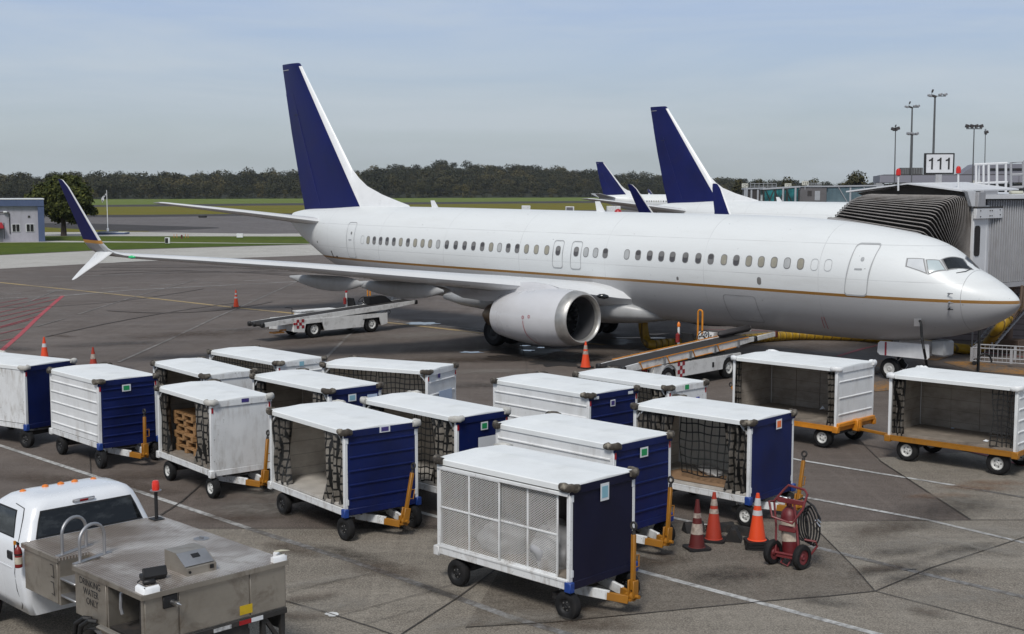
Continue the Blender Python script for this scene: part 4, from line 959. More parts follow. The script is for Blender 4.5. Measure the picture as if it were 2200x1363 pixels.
    mb.box((-Lh+.45, 0, r+.04), (.09, Wc-.25, .09)); mb.box((Lh-.42, 0, r+.04), (.09, Wc-.3, .09)); mb.box((0, .25, zb-.16), (Lc-.5, .08, .1)); mb.box((0, -.25, zb-.16), (Lc-.5, .08, .1))
    mb.box((-Lh+.45, -Wh+.2, r+.1), (.35, .06, .07)); mb.box((-Lh+.45, Wh-.2, r+.1), (.35, .06, .07)); mb.lathe([(0, .3), (.05, .32), (.1, .3)], (Lh-.42, 0, zb-.19), (0, 0, 1), 20)
    mb.build('underframe', [MT['steel_dark']], root)
    rm = MT['rim_white'] if rim == 'white' else MT['rim_dark']
    xf = Lh-.08 if not big else Lh-.42; xr = -Lh+.42
    yw = Wh-.06 if not big else Wh-.16; ww = .14 if not big else .18
    st = rnd.uniform(-.08, .08) if not big else .0
    for x, s in ((xf, st), (xr, 0)):
        for sy in (-1, 1): wheel_set(root, x, sy*yw, r, ww, rm, s, 'wheel')
    # near side
    Z0, Z1 = zb+.02, zt-lip
    if side in ('ribbed', 'smooth'):
        mb = MB(); mb.box((0, -Wh+.016, (Z0+Z1)/2), (Lc-.12, .03, Z1-Z0), bev=.003)
        for k in range(ribs):
            z = Z0+(Z1-Z0)*(k+.62)/(ribs+.3)
            mb.loft([[(-Lh+.07, -Wh+.001, z-.026), (-Lh+.07, -Wh-.020, z-.008), (-Lh+.07, -Wh-.020, z+.008), (-Lh+.07, -Wh+.001, z+.02)], [(Lh-.07, -Wh+.001, z-.026), (Lh-.07, -Wh-.020, z-.008), (Lh-.07, -Wh-.020, z+.008), (Lh-.07, -Wh+.001, z+.02)]])
        mb.build('side_panel', [MT['white'] if side == 'ribbed' else MT['white_worn']], root)
    # rubber corner pads on the roof corners
    for i, (sx, sy) in enumerate(((1, -1), (1, 1), (-1, -1), (-1, 1))):
        pm = MT['bumper_white'] if (pads == 'white' or (pads == 'mixed' and rnd.random() < .45)) else MT['bumper']
        if big: pm = MT['white']
        corner_pad(root, sx*Lh, sy*Wh, sx, sy, zt-.03, pm, seed*7+i)
    if sticker:
        col, y, z, w, h, brd = sticker
        plate(root, 'x', y, z, w, h, STK[col], 'sticker', Lh, Wh, STK['white'] if brd else None, .026)
    if bar:
        x, y, lean, tilt, h = bar
        tongue(root, Lh, Lh+x, y); tow_bar(root, Lh+x, y, lean, tilt, h, MT['yellow'])
    for e in (extras or []):
        k = e[0]
        if k == 'curtain': curtain(root, e[1]*Lh, e[2]*Lh, -Wh+.07, Z0+.01, Z1, e[3] if len(e) > 3 else M_CURT, seed*3+int(e[1]*10), .6)
        elif k == 'net': cargo_net(root, e[1]*Lh, e[2]*Lh, e[3]*Wh, Z0+e[4], Z1-.01, seed=seed+int(e[1]*7), step=e[5] if len(e) > 5 else .125)
        elif k == 'plate': plate(root, e[1], e[2], e[3], e[4], e[5], STK[e[6]], e[7] if len(e) > 7 else 'label_plate', Lh, Wh, None, .026 if e[1] == 'x' else .016)
        elif k == 'refl':
            for y in (-Wh+.04, Wh-.04):
                mb = MB(); mb.box((Lh+.006, y, zb+H-.1), (.012, .035, .11)); mb.build('reflector', [MT['red']], root)
        elif k == 'tags':
            for y in (-Wh+.05, Wh-.05):
                for z in (zb+H-.1, zb+.12):
                    mb = MB(); mb.box((Lh+.004, y, z), (.010, .045, .10)); mb.build('reflector', [STK['white']], root)
    return root, Lh, Wh, zt, zb
K = .98; ZT, ZB = 6.066-(6.066-1.873)*K, 6.066-(6.066-.45)*K
def A(label, x, y, deg, l, w, **kw):
    return make_cart(label, (x*K, y*K, 0), R(deg), l*K, w*K, ZT, ZB, **kw)
zs = ZT-.17
c1 = A('baggage cart with smooth white side and plain navy end, cut by the left photo edge', -11.717, 30.304, -31.5, 2.9, 1.483, side='smooth', end='navy', sticker=('green', .45, zs-.02, .10, .08, True), pads='mixed', seed=1, extras=[('refl',)])
c2 = A('white ribbed-side baggage cart with navy ribbed end and green sticker, behind the parked truck', -9.201, 27.984, -47.1, 2.587, 1.423, side='ribbed', ribs=5, end='navy', eribs=6, sticker=('green', -.05, zs-.05, .14, .10, True), bar=(.42, .15, -.02, .02, .92), seed=2, extras=[('refl',)])
c3 = A('open baggage cart with plain white end and a stack of wooden pallets inside', -6.047, 25.192, -51, 2.573, 1.359, side='open', end='white_worn', rim='white', bar=(.38, .28, -.05, .13, .95), seed=3, pads='mixed', inner=M_INNER_D, extras=[('curtain', -.97, -.62, M_CURT2), ('curtain', .97, .30), ('refl',), ('plate', 'x', .08, ZT-.05, .16, .075, 'purple')])
c4 = A('empty open baggage cart with pale lining, gathered side curtains and navy ribbed end', -2.952, 22.069, -51.9, 2.815, 1.553, side='open', end='navy', eribs=5, sticker=('purple', .05, ZT-.06, .15, .075, True), bar=(.36, .22, -.02, .22, .95), seed=4, pads='mixed', extras=[('curtain', -.97, -.52, M_CURT2), ('curtain', .97, .38), ('tags',)])
c5 = A('baggage cart with white wire-mesh doors and plain dark navy end, foremost of all', .83, 17.847, -44.1, 2.808, 1.482, side='mesh', inner=M_INNER_D, end='navy_dark', sticker=('lblue', .0, ZT-.2, .13, .17, True), bar=(.46, .12, .0, .01, 1.0), seed=5, pads='mixed', extras=[('tags',)])
c6 = A('closed white ribbed baggage cart with green sticker, directly behind the wire-mesh cart', 1.688, 20.799, -45.6, 2.838, 1.517, side='ribbed', ribs=5, end='navy', eribs=5, sticker=('green', .0, zs-.05, .14, .11, True), bar=(.45, .1, .0, .08, 1.0), seed=6, extras=[('refl',)])
c7 = A('open baggage cart whose navy end carries a blank white plate and green sticker', -1.037, 23.371, -47.4, 2.939, 1.307, side='open', end='navy', sticker=('green', .02, zs-.06, .12, .10, True), seed=7, pads='white', extras=[('curtain', -.97, -.62, M_CURT2), ('net', .05, .45, -.85, .02), ('curtain', .97, .42), ('plate', 'x', .18, ZB+.86, .62, .2, 'white'), ('refl',)])
c8 = A('closed white ribbed baggage cart with mossy roof, navy end and purple sticker', 1.596, 26.079, -46.8, 2.952, 1.516, side='ribbed', ribs=5, end='navy', eribs=5, sticker=('purple', -.05, zs-.08, .10, .09, True), seed=8, pads='dark', extras=[('plate', 'x', -.55, ZT-.09, .15, .06, 'white'), ('plate', 'x', .5, ZT-.09, .15, .06, 'white'), ('refl',)])
c9 = A('baggage cart with netted side, white end and green patch on its roof edge', 3.374, 27.108, -47.8, 2.859, 1.281, side='net', end='white_worn', seed=9, extras=[('net', -.95, .62, -.9, .02), ('curtain', .95, .62), ('plate', 'x', -.06, ZT-.06, .13, .10, 'green'), ('plate', 'x', .3, ZT-.36, .12, .1, 'blue'), ('refl',)])
c10 = A('open baggage cart with cardboard on its floor, hanging net and plain navy end', 4.362, 22.98, -43.2, 2.694, 1.53, side='open', end='navy', rim='white', back=M_TARP, sticker=('orange', .18, ZT-.17, .13, .12, True), bar=(.40, .25, .0, .22, .95), seed=10, extras=[('curtain', -.96, -.34, M_CURT2), ('net', -.32, .56, -.62, .16, .15), ('curtain', .96, .55, M_CURT2), ('tags',)])
c13 = A('open white baggage cart with plain white end, behind the pallet cart', -7.053, 28.865, -51.6, 2.923, 1.286, side='open', end='white_worn', seed=13, inner=M_INNER_D, extras=[('curtain', -.96, -.6, M_CURT2), ('curtain', .96, .7), ('plate', 'x', -.35, ZT-.2, .2, .05, 'pale')])
c14 = A('netted baggage cart with light blue patch, rearmost of the left group', -5.758, 31.03, -46.3, 3.262, 1.407, side='net', end='white', eribs=4, seed=14, extras=[('net', -.96, .96, -.92, .02), ('plate', 'x', -.02, ZT-.09, .13, .11, 'lblue'), ('refl',)])
c15 = A('open baggage cart with white plate and light blue sticker on its navy end', -3.883, 26.656, -47.2, 3.053, 1.386, side='open', end='navy', sticker=('lblue', -.1, zs-.05, .14, .10, True), seed=15, inner=M_INNER_D, extras=[('curtain', -.96, -.75, M_CURT2), ('curtain', .93, .58), ('plate', 'x', .42, zs-.14, .26, .22, 'pale'), ('plate', 'x', .0, ZB+.72, 1.1, .3, 'pale'), ('tags',)])
c16 = A('baggage cart closed by two net panels, white ribbed end, turned more broadside', -1.979, 29.524, -26.3, 2.979, 1.382, side='net', end='white', eribs=4, sticker=('purple', -.18, zs, .10, .10, False), seed=16, extras=[('net', -.96, .02, -.9, .02), ('net', .06, .96, -.9, .02), ('plate', 'x', .12, ZB+.72, .62, .26, 'pale'), ('refl',)])
KB = 1.007; ZTB, ZBB = 6.066-(6.066-1.989)*KB, 6.066-(6.066-.602)*KB
def B(label, x, y, deg, l, w, **kw):
    return make_cart(label, (x*KB, y*KB, 0), R(deg), l*KB, w*KB, ZTB, ZBB, **kw)
c11 = B('large white cart on an orange chassis, open side, left of the two-cart train', 7.536, 29.188, -44.9, 2.91, 1.689, side='open', end='white', eribs=3, chassis='orange_yellow', rim='white', pads='white', r=.25, inner=M_INNER_D, seed=21, extras=[('curtain', -.98, -.86, M_CURT2), ('curtain', .97, .80, M_CURT2)])
c12 = B('large white cart on a yellow chassis at the right edge, towed behind the orange one', 10.575, 26.298, -42.7, 2.879, 1.582, side='open', end='white', eribs=5, chassis='yellow', rim='white', pads='white', r=.255, inner=M_INNER_D, seed=22, extras=[('curtain', -.97, -.76, M_CURT2), ('net', .62, .97, -.9, .02, .11)])
def cl(c, x, y, z):                                     # local point of a cart in the world
    root = c[0]; th = root.rotation_euler.z
    return Vector((root.location.x+x*math.cos(th)-y*math.sin(th), root.location.y+x*math.sin(th)+y*math.cos(th), z))
# wire-mesh sliding doors of the foremost cart
root, Lh, Wh, zt, zb = c5
def mesh_door(x0, x1, y):
    z0, z1 = zb+.05, zt-.16; fr = MB()
    xm = (x0+x1)/2; zm = (z0+z1)/2
    for x in (x0, xm, x1): fr.box((x, y, zm), (.028, .026, z1-z0), bev=.004)
    for z in (z0, zm, z1): fr.box((xm, y-.002, z), (x1-x0+.028, .026, .028), bev=.004)
    d = fr.build('mesh_door', [MT['white_worn']], root)
    w = MB(); sx, sz = .054, .036
    kx = sz/sx
    n = int((x1-x0)/sx+(z1-z0)/sz)+2
    for sgn in (1, -1):
        for i in range(-n, n):
            # line z = z0 + sgn*kx*(x-x0) + i*sz
            pts = []
            for x in (x0, x1):
                z = z0+sgn*kx*(x-x0)+i*sz
                if z0 <= z <= z1: pts.append((x, z))
            for z in (z0, z1):
                x = x0+(z-z0-i*sz)/(sgn*kx)
                if x0 < x < x1: pts.append((x, z))
            if len(pts) >= 2:
                (xa, za), (xb, zb_) = pts[0], pts[1]; hw = .0046; yy = y+.006*sgn*.3
                if abs(xa-xb) < .01: continue
                w.add([(xa, yy, za-hw), (xb, yy, zb_-hw), (xb, yy, zb_+hw), (xa, yy, za+hw)], [(0, 1, 2, 3)])
    w.build('wire_mesh', [M_WIRE], d, smooth=False, recalc=False)
mesh_door(-Lh+.09, -Lh+.09+1.28, -Wh-.012); mesh_door(-Lh+.09+1.24, Lh-.26, -Wh+.030)
for z, h in ((zt-.135, .05), (zb+.02, .04)):
    mb = MB(); mb.box((0, -Wh-.006, z), (Lh*2-.05, .05, h), bev=.006); mb.build('door_rail', [MT['white']], root)
# bags of waste in the mesh cart
M_BAG = paint('thin_white_plastic', (.36, .36, .37), .3, var=.15, vs=5, bump=.8, bs=14)
M_BAG2 = paint('grey_plastic', (.20, .185, .18), .35, var=.3, vs=5, bump=.8, bs=14)
def lump(name, label, p, sx, sy, sz, mat, seed, cat='bag', grp=None):
    bm = bmesh.new(); bmesh.ops.create_icosphere(bm, subdivisions=4, radius=1)
    from mathutils import noise as mn
    for v in bm.verts:
        q = v.co.copy(); k = 1+.22*mn.noise(q*2.1+Vector((seed, 0, 0)))+.09*mn.noise(q*6+Vector((0, seed, 0)))
        v.co = Vector((q.x*sx*k, q.y*sy*k, max(-.55, q.z)*sz*k+sz*.55))
    me = bpy.data.meshes.new(name); bm.to_mesh(me); bm.free(); me.materials.append(mat)
    me.polygons.foreach_set('use_smooth', [True]*len(me.polygons))
    o = bpy.data.objects.new(name, me); COL.objects.link(o); o.location = p; o.rotation_euler = (0, 0, seed)
    return tag(o, label, cat, grp)
zf = zb+.055
lump('plastic_bag', 'swollen clear-white waste bag at the right end of the wire-mesh cart', cl(c5, .72, -.25, zf), .46, .36, .40, M_BAG, 1, 'bag', 'waste bags in the wire-mesh cart')
lump('plastic_bag', 'grey waste bag standing tallest in the middle of the wire-mesh cart', cl(c5, .12, .22, zf), .34, .32, .62, M_BAG2, 2, 'bag', 'waste bags in the wire-mesh cart')
lump('plastic_bag', 'low slumped white waste bag left of middle in the wire-mesh cart', cl(c5, -.32, -.25, zf), .42, .34, .30, M_BAG, 3, 'bag', 'waste bags in the wire-mesh cart')
lump('plastic_bag', 'dull grey waste bag at the left end of the wire-mesh cart', cl(c5, -.92, .1, zf), .36, .36, .26, M_BAG2, 4, 'bag', 'waste bags in the wire-mesh cart')
# pallets in the white-ended cart
M_WOOD = paint('pallet_wood', (.36, .20, .085), .7, var=.3, vs=4, dirt=.5, dcol=(.14, .08, .04), ds=3)
def pallet(label, p, rz, tilt=0.0):
    mb = MB(); Lp, Wp = .98, .80
    for k in range(6): mb.box((-Lp/2+.07+k*(Lp-.14)/5, 0, .128), (.125, Wp, .018))
    for k in range(3):
        mb.box((0, -Wp/2+.045+k*(Wp-.09)/2, .108), (Lp, .09, .02))
        for q in range(3): mb.box((-Lp/2+.06+q*(Lp-.12)/2, -Wp/2+.045+k*(Wp-.09)/2, .06), (.11, .085, .078))
    for k in range(3): mb.box((-Lp/2+.07+k*(Lp-.14)/2, 0, .012), (.11, Wp, .018))
    o = mb.build('pallet', [M_WOOD], None, smooth=False); o.location = p; o.rotation_euler = (0, tilt, rz)
    return tag(o, label, 'pallet', 'wooden pallets in the white-ended cart')
th3 = c3[0].rotation_euler.z; zf3 = c3[4]+.056
pos = ['lowest', 'second from the bottom', 'third from the bottom', 'fourth from the bottom', 'second from the top', 'topmost']
for k in range(6):
    pallet('wooden pallet %s of the leaning stack in the open cart' % pos[k], cl(c3, -.46+.03*(k % 2)-.012*k, -.02+.03*math.sin(2.3*k), zf3+.142*k), th3+.05*math.sin(1.9*k))
pallet('wooden pallet lying lower of the two right beside the tall stack', cl(c3, .60, .12, zf3), th3+R(90)); pallet('wooden pallet lying upper of the two right beside the tall stack', cl(c3, .62, .10, zf3+.142), th3+R(87))
# odds and ends lying in the carts
M_CARD = paint('cardboard', (.30, .185, .105), .8, var=.2, vs=3, dirt=.3, dcol=(.15, .09, .05), streak=1)
def scrap(name, label, p, pts, mat, cat, rz=0.0, wav=.02, seed=0):
    r = random.Random(seed); mb = MB(); n = len(pts); c = Vector((0, 0, wav))
    top = [(x, y, .004+wav*r.random()) for x, y in pts]
    mb.add(top+[tuple(c)], [(i, (i+1) % n, n) for i in range(n)]); mb.add([(x, y, z-.003) for x, y, z in top]+[(0, 0, wav-.003)], [((i+1) % n, i, n) for i in range(n)])
    o = mb.build(name, [mat], smooth=False, recalc=False); o.location = p; o.rotation_euler = (0, 0, rz); return tag(o, label, cat)
t10 = c10[0].rotation_euler.z
scrap('cardboard_sheet', 'flattened brown cardboard covering the floor of the open navy-ended cart', cl(c10, .05, -.22, c10[4]+.058), [(-.95, -.42), (-.2, -.45), (.8, -.40), (.85, .2), (.2, .45), (-.9, .38)], M_CARD, 'cardboard', t10, .008)
lump('plastic_film', 'crumpled clear plastic film on the cart floor under the hanging net', cl(c10, -.25, .30, c10[4]+.07), .5, .2, .07, paint('clear_film', (.5, .5, .5), .2, var=.2, bump=.9, bs=18), 8, 'plastic film')
t11 = c11[0].rotation_euler.z
scrap('paper_scrap', 'white paper slip standing against the lining of the orange-chassis cart', cl(c11, .25, .55, c11[4]+.06), [(-.07, -.02), (.07, -.02), (.05, .03), (-.05, .03)], STK['white'], 'paper', t11, .14, 3)
scrap('paper_scrap', 'crumpled white paper on the floor of the yellow-chassis cart', cl(c12, .62, -.35, c12[4]+.06), [(-.05, -.04), (.05, -.03), (.06, .04), (-.04, .05)], STK['white'], 'paper', t11, .05, 4)
scrap('paper_scrap', 'tiny pale paper ball at the back of the yellow-chassis cart', cl(c12, -.5, .5, c12[4]+.06), [(-.03, -.03), (.04, -.03), (.03, .04), (-.04, .03)], STK['pale'], 'paper', t11, .05, 5)
# draw bars of the two-cart train
e11 = cl(c11, c11[1], 0, 0); r12 = cl(c12, -c12[1], 0, 0)
mb = MB(); a = cl(c11, c11[1]-.05, .0, .44); b = cl(c12, -c12[1]+.1, -.1, .40)
mb.M = frame((a+b)/2, b-a); mb.box((0, 0, 0), ((b-a).length, .07, .07), bev=.01); mb.M = None
o = mb.build('draw_bar', [MT['yellow']]); o.parent = c12[0]; o.matrix_parent_inverse = c12[0].matrix_basis.inverted()
mb = MB(); mb.box((c11[1]+.06, 0, .52), (.16, .22, .28), bev=.02); mb.box((c11[1]+.02, .0, .60), (.10, c11[2]*2-.02, .09), bev=.01); mb.cyl((c11[1]+.1, 0, .38), (c11[1]+.1, 0, .62), .06); mb.build('coupling', [MT['orange_yellow']], c11[0])
mb = MB(); q0 = Vector((-c11[1]-.1, -.1, .55)); mb.M = frame(q0, (-.55, -.1, .75), (0, 1, 0)); mb.box((.32, 0, 0), (.7, .08, .07), bev=.01); mb.M = None
tb = mb.build('draw_bar', [MT['orange_yellow']], c11[0])
mb = MB(); q1 = q0+Vector((-.55, -.1, .75)).normalized()*.72; mb.tube([q1+Vector((.05*math.cos(a), 0, .05*math.sin(a))) for a in [2*math.pi*k/12 for k in range(12)]], .018, 6, closed=True); mb.build('tow_eye', [MT['steel_dark']], tb)
# ================================================================== belt loaders (local x = up the belt, y = away, z = up)
M_BELT = paint('belt_rubber', (.022, .019, .018), .75, var=.3, vs=3)
M_LWHITE = paint('loader_white', (.70, .70, .69), .5, var=.08, dirt=.75, dcol=(.14, .12, .10), ds=3.2, streak=1)
M_CHK = paint('red_check', (.30, .02, .03), .5)
M_ORANGE = paint('orange_lens', (.75, .20, .02), .3)
M_EXTR = paint('extinguisher_red', (.20, .014, .012), .4, var=.15)
def belt_loader(label, o, deg, lo, hi, kind):
    root = thing('belt_loader', label, 'belt loader', (o[0], o[1], 0), R(deg), 'belt loaders for baggage')
    xl, zl = lo; xh, zh = hi; d = Vector((xh-xl, 0, zh-zl)); Lb = d.length; M = frame((xl, 0, zl), d)
    y0, y1 = (-.10, .82)
    # belt bed
    mb = MB(); mb.M = M; mb.box((Lb/2, (y0+y1)/2, .055), (Lb-.15, y1-y0-.14, .03)); mb.box((Lb/2, (y0+y1)/2, -.09), (Lb-.2, y1-y0-.14, .02))
    for x in (.05, Lb-.05): mb.cyl((x, y0+.07, -.01), (x, y1-.07, -.01), .075, n=14)
    mb.build('conveyor_belt', [M_BELT], root)
    for y in (y0, y1):
        mb = MB(); mb.M = M
        mb.loft([[(0.0, y-.03, -.10), (0.0, y+.03, -.10), (0.0, y+.03, .06), (0.0, y-.03, .06)], [(.9, y-.03, -.13), (.9, y+.03, -.13), (.9, y+.03, .075), (.9, y-.03, .075)], [Lb-1.6, 0, 0] and [(Lb-1.6, y-.03, -.15), (Lb-1.6, y+.03, -.15), (Lb-1.6, y+.03, .075), (Lb-1.6, y-.03, .075)], [(Lb, y-.03, -.07), (Lb, y+.03, -.07), (Lb, y+.03, .06), (Lb, y-.03, .06)]])
        mb.build('side_beam', [M_LWHITE], root)
        if kind == 'B':
            mb = MB(); mb.M = M; mb.box((Lb*.52, y+(-.045 if y < 0 else .045), .095), (Lb*.84, .022, .03)); mb.build('guard_rail', [MT['orange_yellow']], root)
            if y < 0:
                for k in range(4):
                    x0 = .75+k*1.35; mb = MB(); mb.M = M
                    mb.tube([(x0, y-.06, .08), (x0+.12, y-.06, -.13), (x0+1.05, y-.06, -.13)], .018, 6); mb.build('rail_strut', [MT['orange_yellow']], root)
                    mb = MB(); mb.M = M; mb.box((x0+1.22, y-.055, -.03), (.08, .03, .26)); mb.build('rail_bracket', [MT['alu']], root)
    for x in (.03, Lb+.02):
        for y in (y0, (y0+y1)/2+.1, y1):
            if x > 1 and y not in (y0, y1): continue
            mb = MB(); mb.M = M; mb.box((x-.02, y, -.02), (.16, .16, .19), bev=.03); mb.build('rubber_buffer', [MT['black']], root)
    # chassis body with wheel openings
    xb0, xb1 = (-1.05, 3.85) if kind == 'A' else (-.82, 3.95); zt0, zt1 = (.80, .80)
    zb = .28; ya, yb = -.16, 1.62; xw = (0.0, 3.03) if kind == 'A' else (0.0, 3.34); rw = .36
    mb = MB(); S = []
    def arch(xc, w): 
        if kind == 'A': return [(xc-w, zb), (xc-w*.86, .62), (xc+w*.75, .64), (xc+w, zb)]
        return [(xc+w*1.0*math.cos(a), max(zb, .36+w*math.sin(a))) for a in [math.pi-math.pi*k/10 for k in range(11)]]
    outline = [(xb0, zt0-.32 if kind == 'A' else zb+.1)]+arch(xw[0], .52 if kind == 'A' else .44)+arch(xw[1], .50 if kind == 'A' else .44)+[(xb1, zb+.06), (xb1, zt1)]+[(xb0+.05, zt0)]
    outline[0] = (xb0, zb+.05)
    for (yA, yB) in ((ya, ya+.06), (yb-.06, yb)):
        mb.M = Matrix(((1, 0, 0, 0), (0, 0, -1, 0), (0, 1, 0, 0), (0, 0, 0, 1)))
        mb.prism(outline, -yB, -yA)
    mb.M = None
    mb.box(((xb0+xb1)/2, (ya+yb)/2, .70), (xb1-xb0-.08, yb-ya-.12, .16)); mb.box((xb1-.03, (ya+yb)/2, .55), (.07, yb-ya-.13, .44), bev=.01); mb.box((xb0+.04, (ya+yb)/2, .56), (.07, yb-ya-.13, .44), bev=.01)
    body = mb.build('chassis', [M_LWHITE], root, ang=25)
    mb = MB(); mb.box((1.6, .73, .42), (4.2, 1.2, .30)); mb.box((2.3, .35, .92), (2.2, .5, .16)); mb.build('machinery', [MT['steel_dark']], root)
    for x in xw:
        for y in (ya+.14, yb-.14): wheel_set(root, x, y, rw, .22, MT['rim_white'], 0, 'wheel')
    # red and white check mark, lamps
    cx = -.72 if kind == 'A' else .62; mb = MB(); q = .125
    for i in range(3):
        for j in range(4 if kind == 'B' else 3):
            if (i+j) % 2 == 0: mb.box((cx+(i-1)*q, ya-.006, .64-(j-1)*q), (q, .006, q))
    mb.build('check_marking', [M_CHK], body)
    for y in (.0, .12):
        mb = MB(); mb.cyl((xb0-.006, ya+.25+y, .68), (xb0-.03, ya+.25+y, .68), .05, n=10); mb.build('tail_lamp', [MT['red']], body)
    if kind == 'A':
        mb = MB(); mb.cyl((-.92, ya-.004, .66), (-.92, ya-.02, .66), .05, n=10); mb.cyl((-1.02, ya-.004, .66), (-1.02, ya-.02, .66), .05, n=10); mb.build('side_lamp', [MT['red']], body)
        mb = MB()
        for k in range(4): mb.box((2.55+.075*k, ya-.005, .60), (.05, .004, .05))
        mb.build('fleet_lettering', [MT['black']], body)
        mb = MB(); mb.box((-1.6, .25, .33), (.5, .35, .05)); mb.box((-1.3, .25, .40), (.3, .06, .06)); mb.build('step_board', [MT['orange_yellow']], root)
    else:
        mb = MB()
        for k in range(3): mb.box((xb0-.004, .0+.085*k, .66), (.006, .055, .075), bev=.002)
        mb.build('fleet_lettering', [MT['black']], body)
        mb = MB(); mb.box((2.35, ya-.006, .56), (.10, .01, .16)); mb.build('latch_slot', [MT['black']], body)
    # driver's place on the far side
    yd = 1.25
    if kind == 'A':
        mb = MB(); mb.box((1.0, 1.2, 1.02), (1.9, .6, .04)); mb.box((1.0, 1.2, .91), (1.8, .5, .14)); mb.build('engine_cover', [M_LWHITE], root)
        mb = MB(); mb.tube([(-.25, 1.1, .8), (-.25, 1.1, 1.18), (-.6, 1.1, 1.22)], .02, 6); mb.build('grab_handle', [MT['black']], root)
    seat_x = 3.0; mb = MB(); mb.box((seat_x+.25, yd, .98), (.5, .5, .1), bev=.03); mb.loft([[(seat_x-.02, yd-.24, .98), (seat_x-.02, yd+.24, .98), (seat_x+.08, yd+.24, .98), (seat_x+.08, yd-.24, .98)], [(seat_x-.14, yd-.22, 1.42), (seat_x-.14, yd+.22, 1.42), (seat_x-.06, yd+.22, 1.42), (seat_x-.06, yd-.22, 1.42)]]); mb.build('seat', [MT['black']], root)
    px = 4.0 if kind == 'B' else 3.72
    mb = MB(); mb.loft([[(px-.1, yd-.3, .75), (px-.1, yd+.3, .75), (px+.75, yd+.3, .75), (px+.75, yd-.3, .75)], [(px-.08, yd-.3, 1.0), (px-.08, yd+.3, 1.0), (px+.7, yd+.3, 1.0), (px+.7, yd-.3, 1.0)], [(px, yd-.3, 1.36), (px, yd+.3, 1.36), (px+.22, yd+.3, 1.36), (px+.22, yd-.3, 1.36)]], cap0=True) if kind == 'B' else mb.box((px+.2, yd, .95), (.4, .5, .5), bev=.02)
    con = mb.build('console', [M_LWHITE], root)
    if kind == 'B':
        mb = MB()
        for k in range(6): mb.cyl((px-.03+.002, yd-.22+.09*k, 1.27-.06*(k % 2)), (px-.07, yd-.22+.09*k, 1.26-.06*(k % 2)), .02, n=8)
        mb.build('gauge', [MT['black']], con)
    mb = MB(); c = Vector((px-.2, yd-.02, 1.25)); ax = Vector((-.8, 0, .6)).normalized(); u = Vector((0, 1, 0)); v = ax.cross(u)
    mb.tube([c+(u*math.cos(a)+v*math.sin(a))*.21 for a in [2*math.pi*k/22 for k in range(22)]], .017, 6, closed=True)
    for a in (0.3, 2.4, 4.5): mb.tube([c-ax*.03, c+(u*math.cos(a)+v*math.sin(a))*.2], .013, 5)
    mb.cyl(c, c-ax*.25, .025); mb.build('steering_wheel', [MT['black']], root)
    hx = px+(.0 if kind == 'B' else .42); hz = 2.1 if kind == 'B' else 1.76; hy = yd+.25
    mb = MB(); w = .09; mb.tube([(hx, hy-w, 1.0), (hx, hy-w, hz-.1)]+[(hx, hy-w*math.cos(a), hz-.1+w*math.sin(a)) for a in [math.pi*k/8 for k in range(1, 8)]]+[(hx, hy+w, hz-.1), (hx, hy+w, 1.0)], .032, 8); mb.build('guard_hoop', [MT['orange_yellow']], root)
    bx = 2.5 if kind == 'B' else 2.74; mb = MB(); mb.cyl((bx, yd+.05, .8), (bx, yd+.05, 1.66), .038); mb.build('beacon_pole', [M_LWHITE], root)
    mb = MB(); mb.lathe([(1.66, .05), (1.70, .055), (1.78, .045), (1.83, .0)], (bx, yd+.05, 0), (0, 0, 1), 12); mb.build('beacon', [M_ORANGE if kind == 'B' else MT['red']], root)
    mb = MB(); mb.lathe([(1.15, .0), (1.16, .07), (1.42, .07), (1.46, .02), (1.5, .0)], (bx-.12, yd+.0, 0), (0, 0, 1), 12); mb.build('extinguisher', [M_EXTR], root)
    # padded roller above the upper end of the belt
    rx = Lb-(.75 if kind == 'B' else 1.9); mb = MB(); mb.M = M
    if kind == 'B':
        mb.box((rx+.62, .60, .20), (1.9, .22, .22), bev=.09); mb.build('boarding_pad', [paint('grey_padding', (.035, .032, .034), .7)], root)
        mb = MB(); mb.M = M; mb.box((Lb+.55, y0, -.02), (1.5, .05, .16), bev=.01); mb.build('beam_extension', [M_LWHITE], root)
        mb = MB(); mb.M = M; mb.box((Lb+.4, y1, .10), (1.6, .05, .16), bev=.01); mb.build('beam_extension', [M_LWHITE], root)
        mb = MB(); mb.M = M; mb.box((Lb+1.32, y0-.01, -.03), (.14, .09, .22), bev=.02); mb.build('rubber_buffer', [paint('dark_red_rubber', (.10, .02, .015), .7)], root)
    else:
        mb.loft([[(rx-.25, .40, .10), (rx-.25, .78, .10), (rx-.3, .78, .42), (rx-.3, .40, .42)], [(rx+.4, .40, .08), (rx+.4, .78, .08), (rx+.4, .78, .42), (rx+.4, .40, .42)], [(rx+.75, .40, .06), (rx+.75, .78, .06), (rx+.62, .78, .36), (rx+.62, .40, .36)], [(rx+.95, .40, .05), (rx+.95, .78, .05), (rx+.95, .78, .1), (rx+.95, .40, .1)]]); mb.build('boarding_pad', [MT['black']], root)
        mb = MB(); mb.M = M; mb.tube([(Lb-1.6+.14*math.cos(a), y0-.01, -.27+.09*math.sin(a)) for a in [2*math.pi*k/16 for k in range(16)]], .018, 6, closed=True); mb.build('cable_coil', [MT['black']], root)
    # lift ram
    mb = MB(); mb.cyl((1.7, .35, .75), (xl+Lb*.62*d.x/Lb, .35, zl+Lb*.62*d.z/Lb-.1), .05); mb.build('lift_ram', [MT['alu']], root)
    return root
belt_loader('white belt loader standing alone under the wing, dark pad on its raised belt end', (-8.281, 52.551), 44.45, (-2.52, .73), (5.5, 1.18), 'A')
belt_loader('white belt loader with yellow rails and long padded bar, docked under the airliner belly', (4.682, 38.612), 46.8, (-2.2, .88), (4.85, 1.19), 'B')
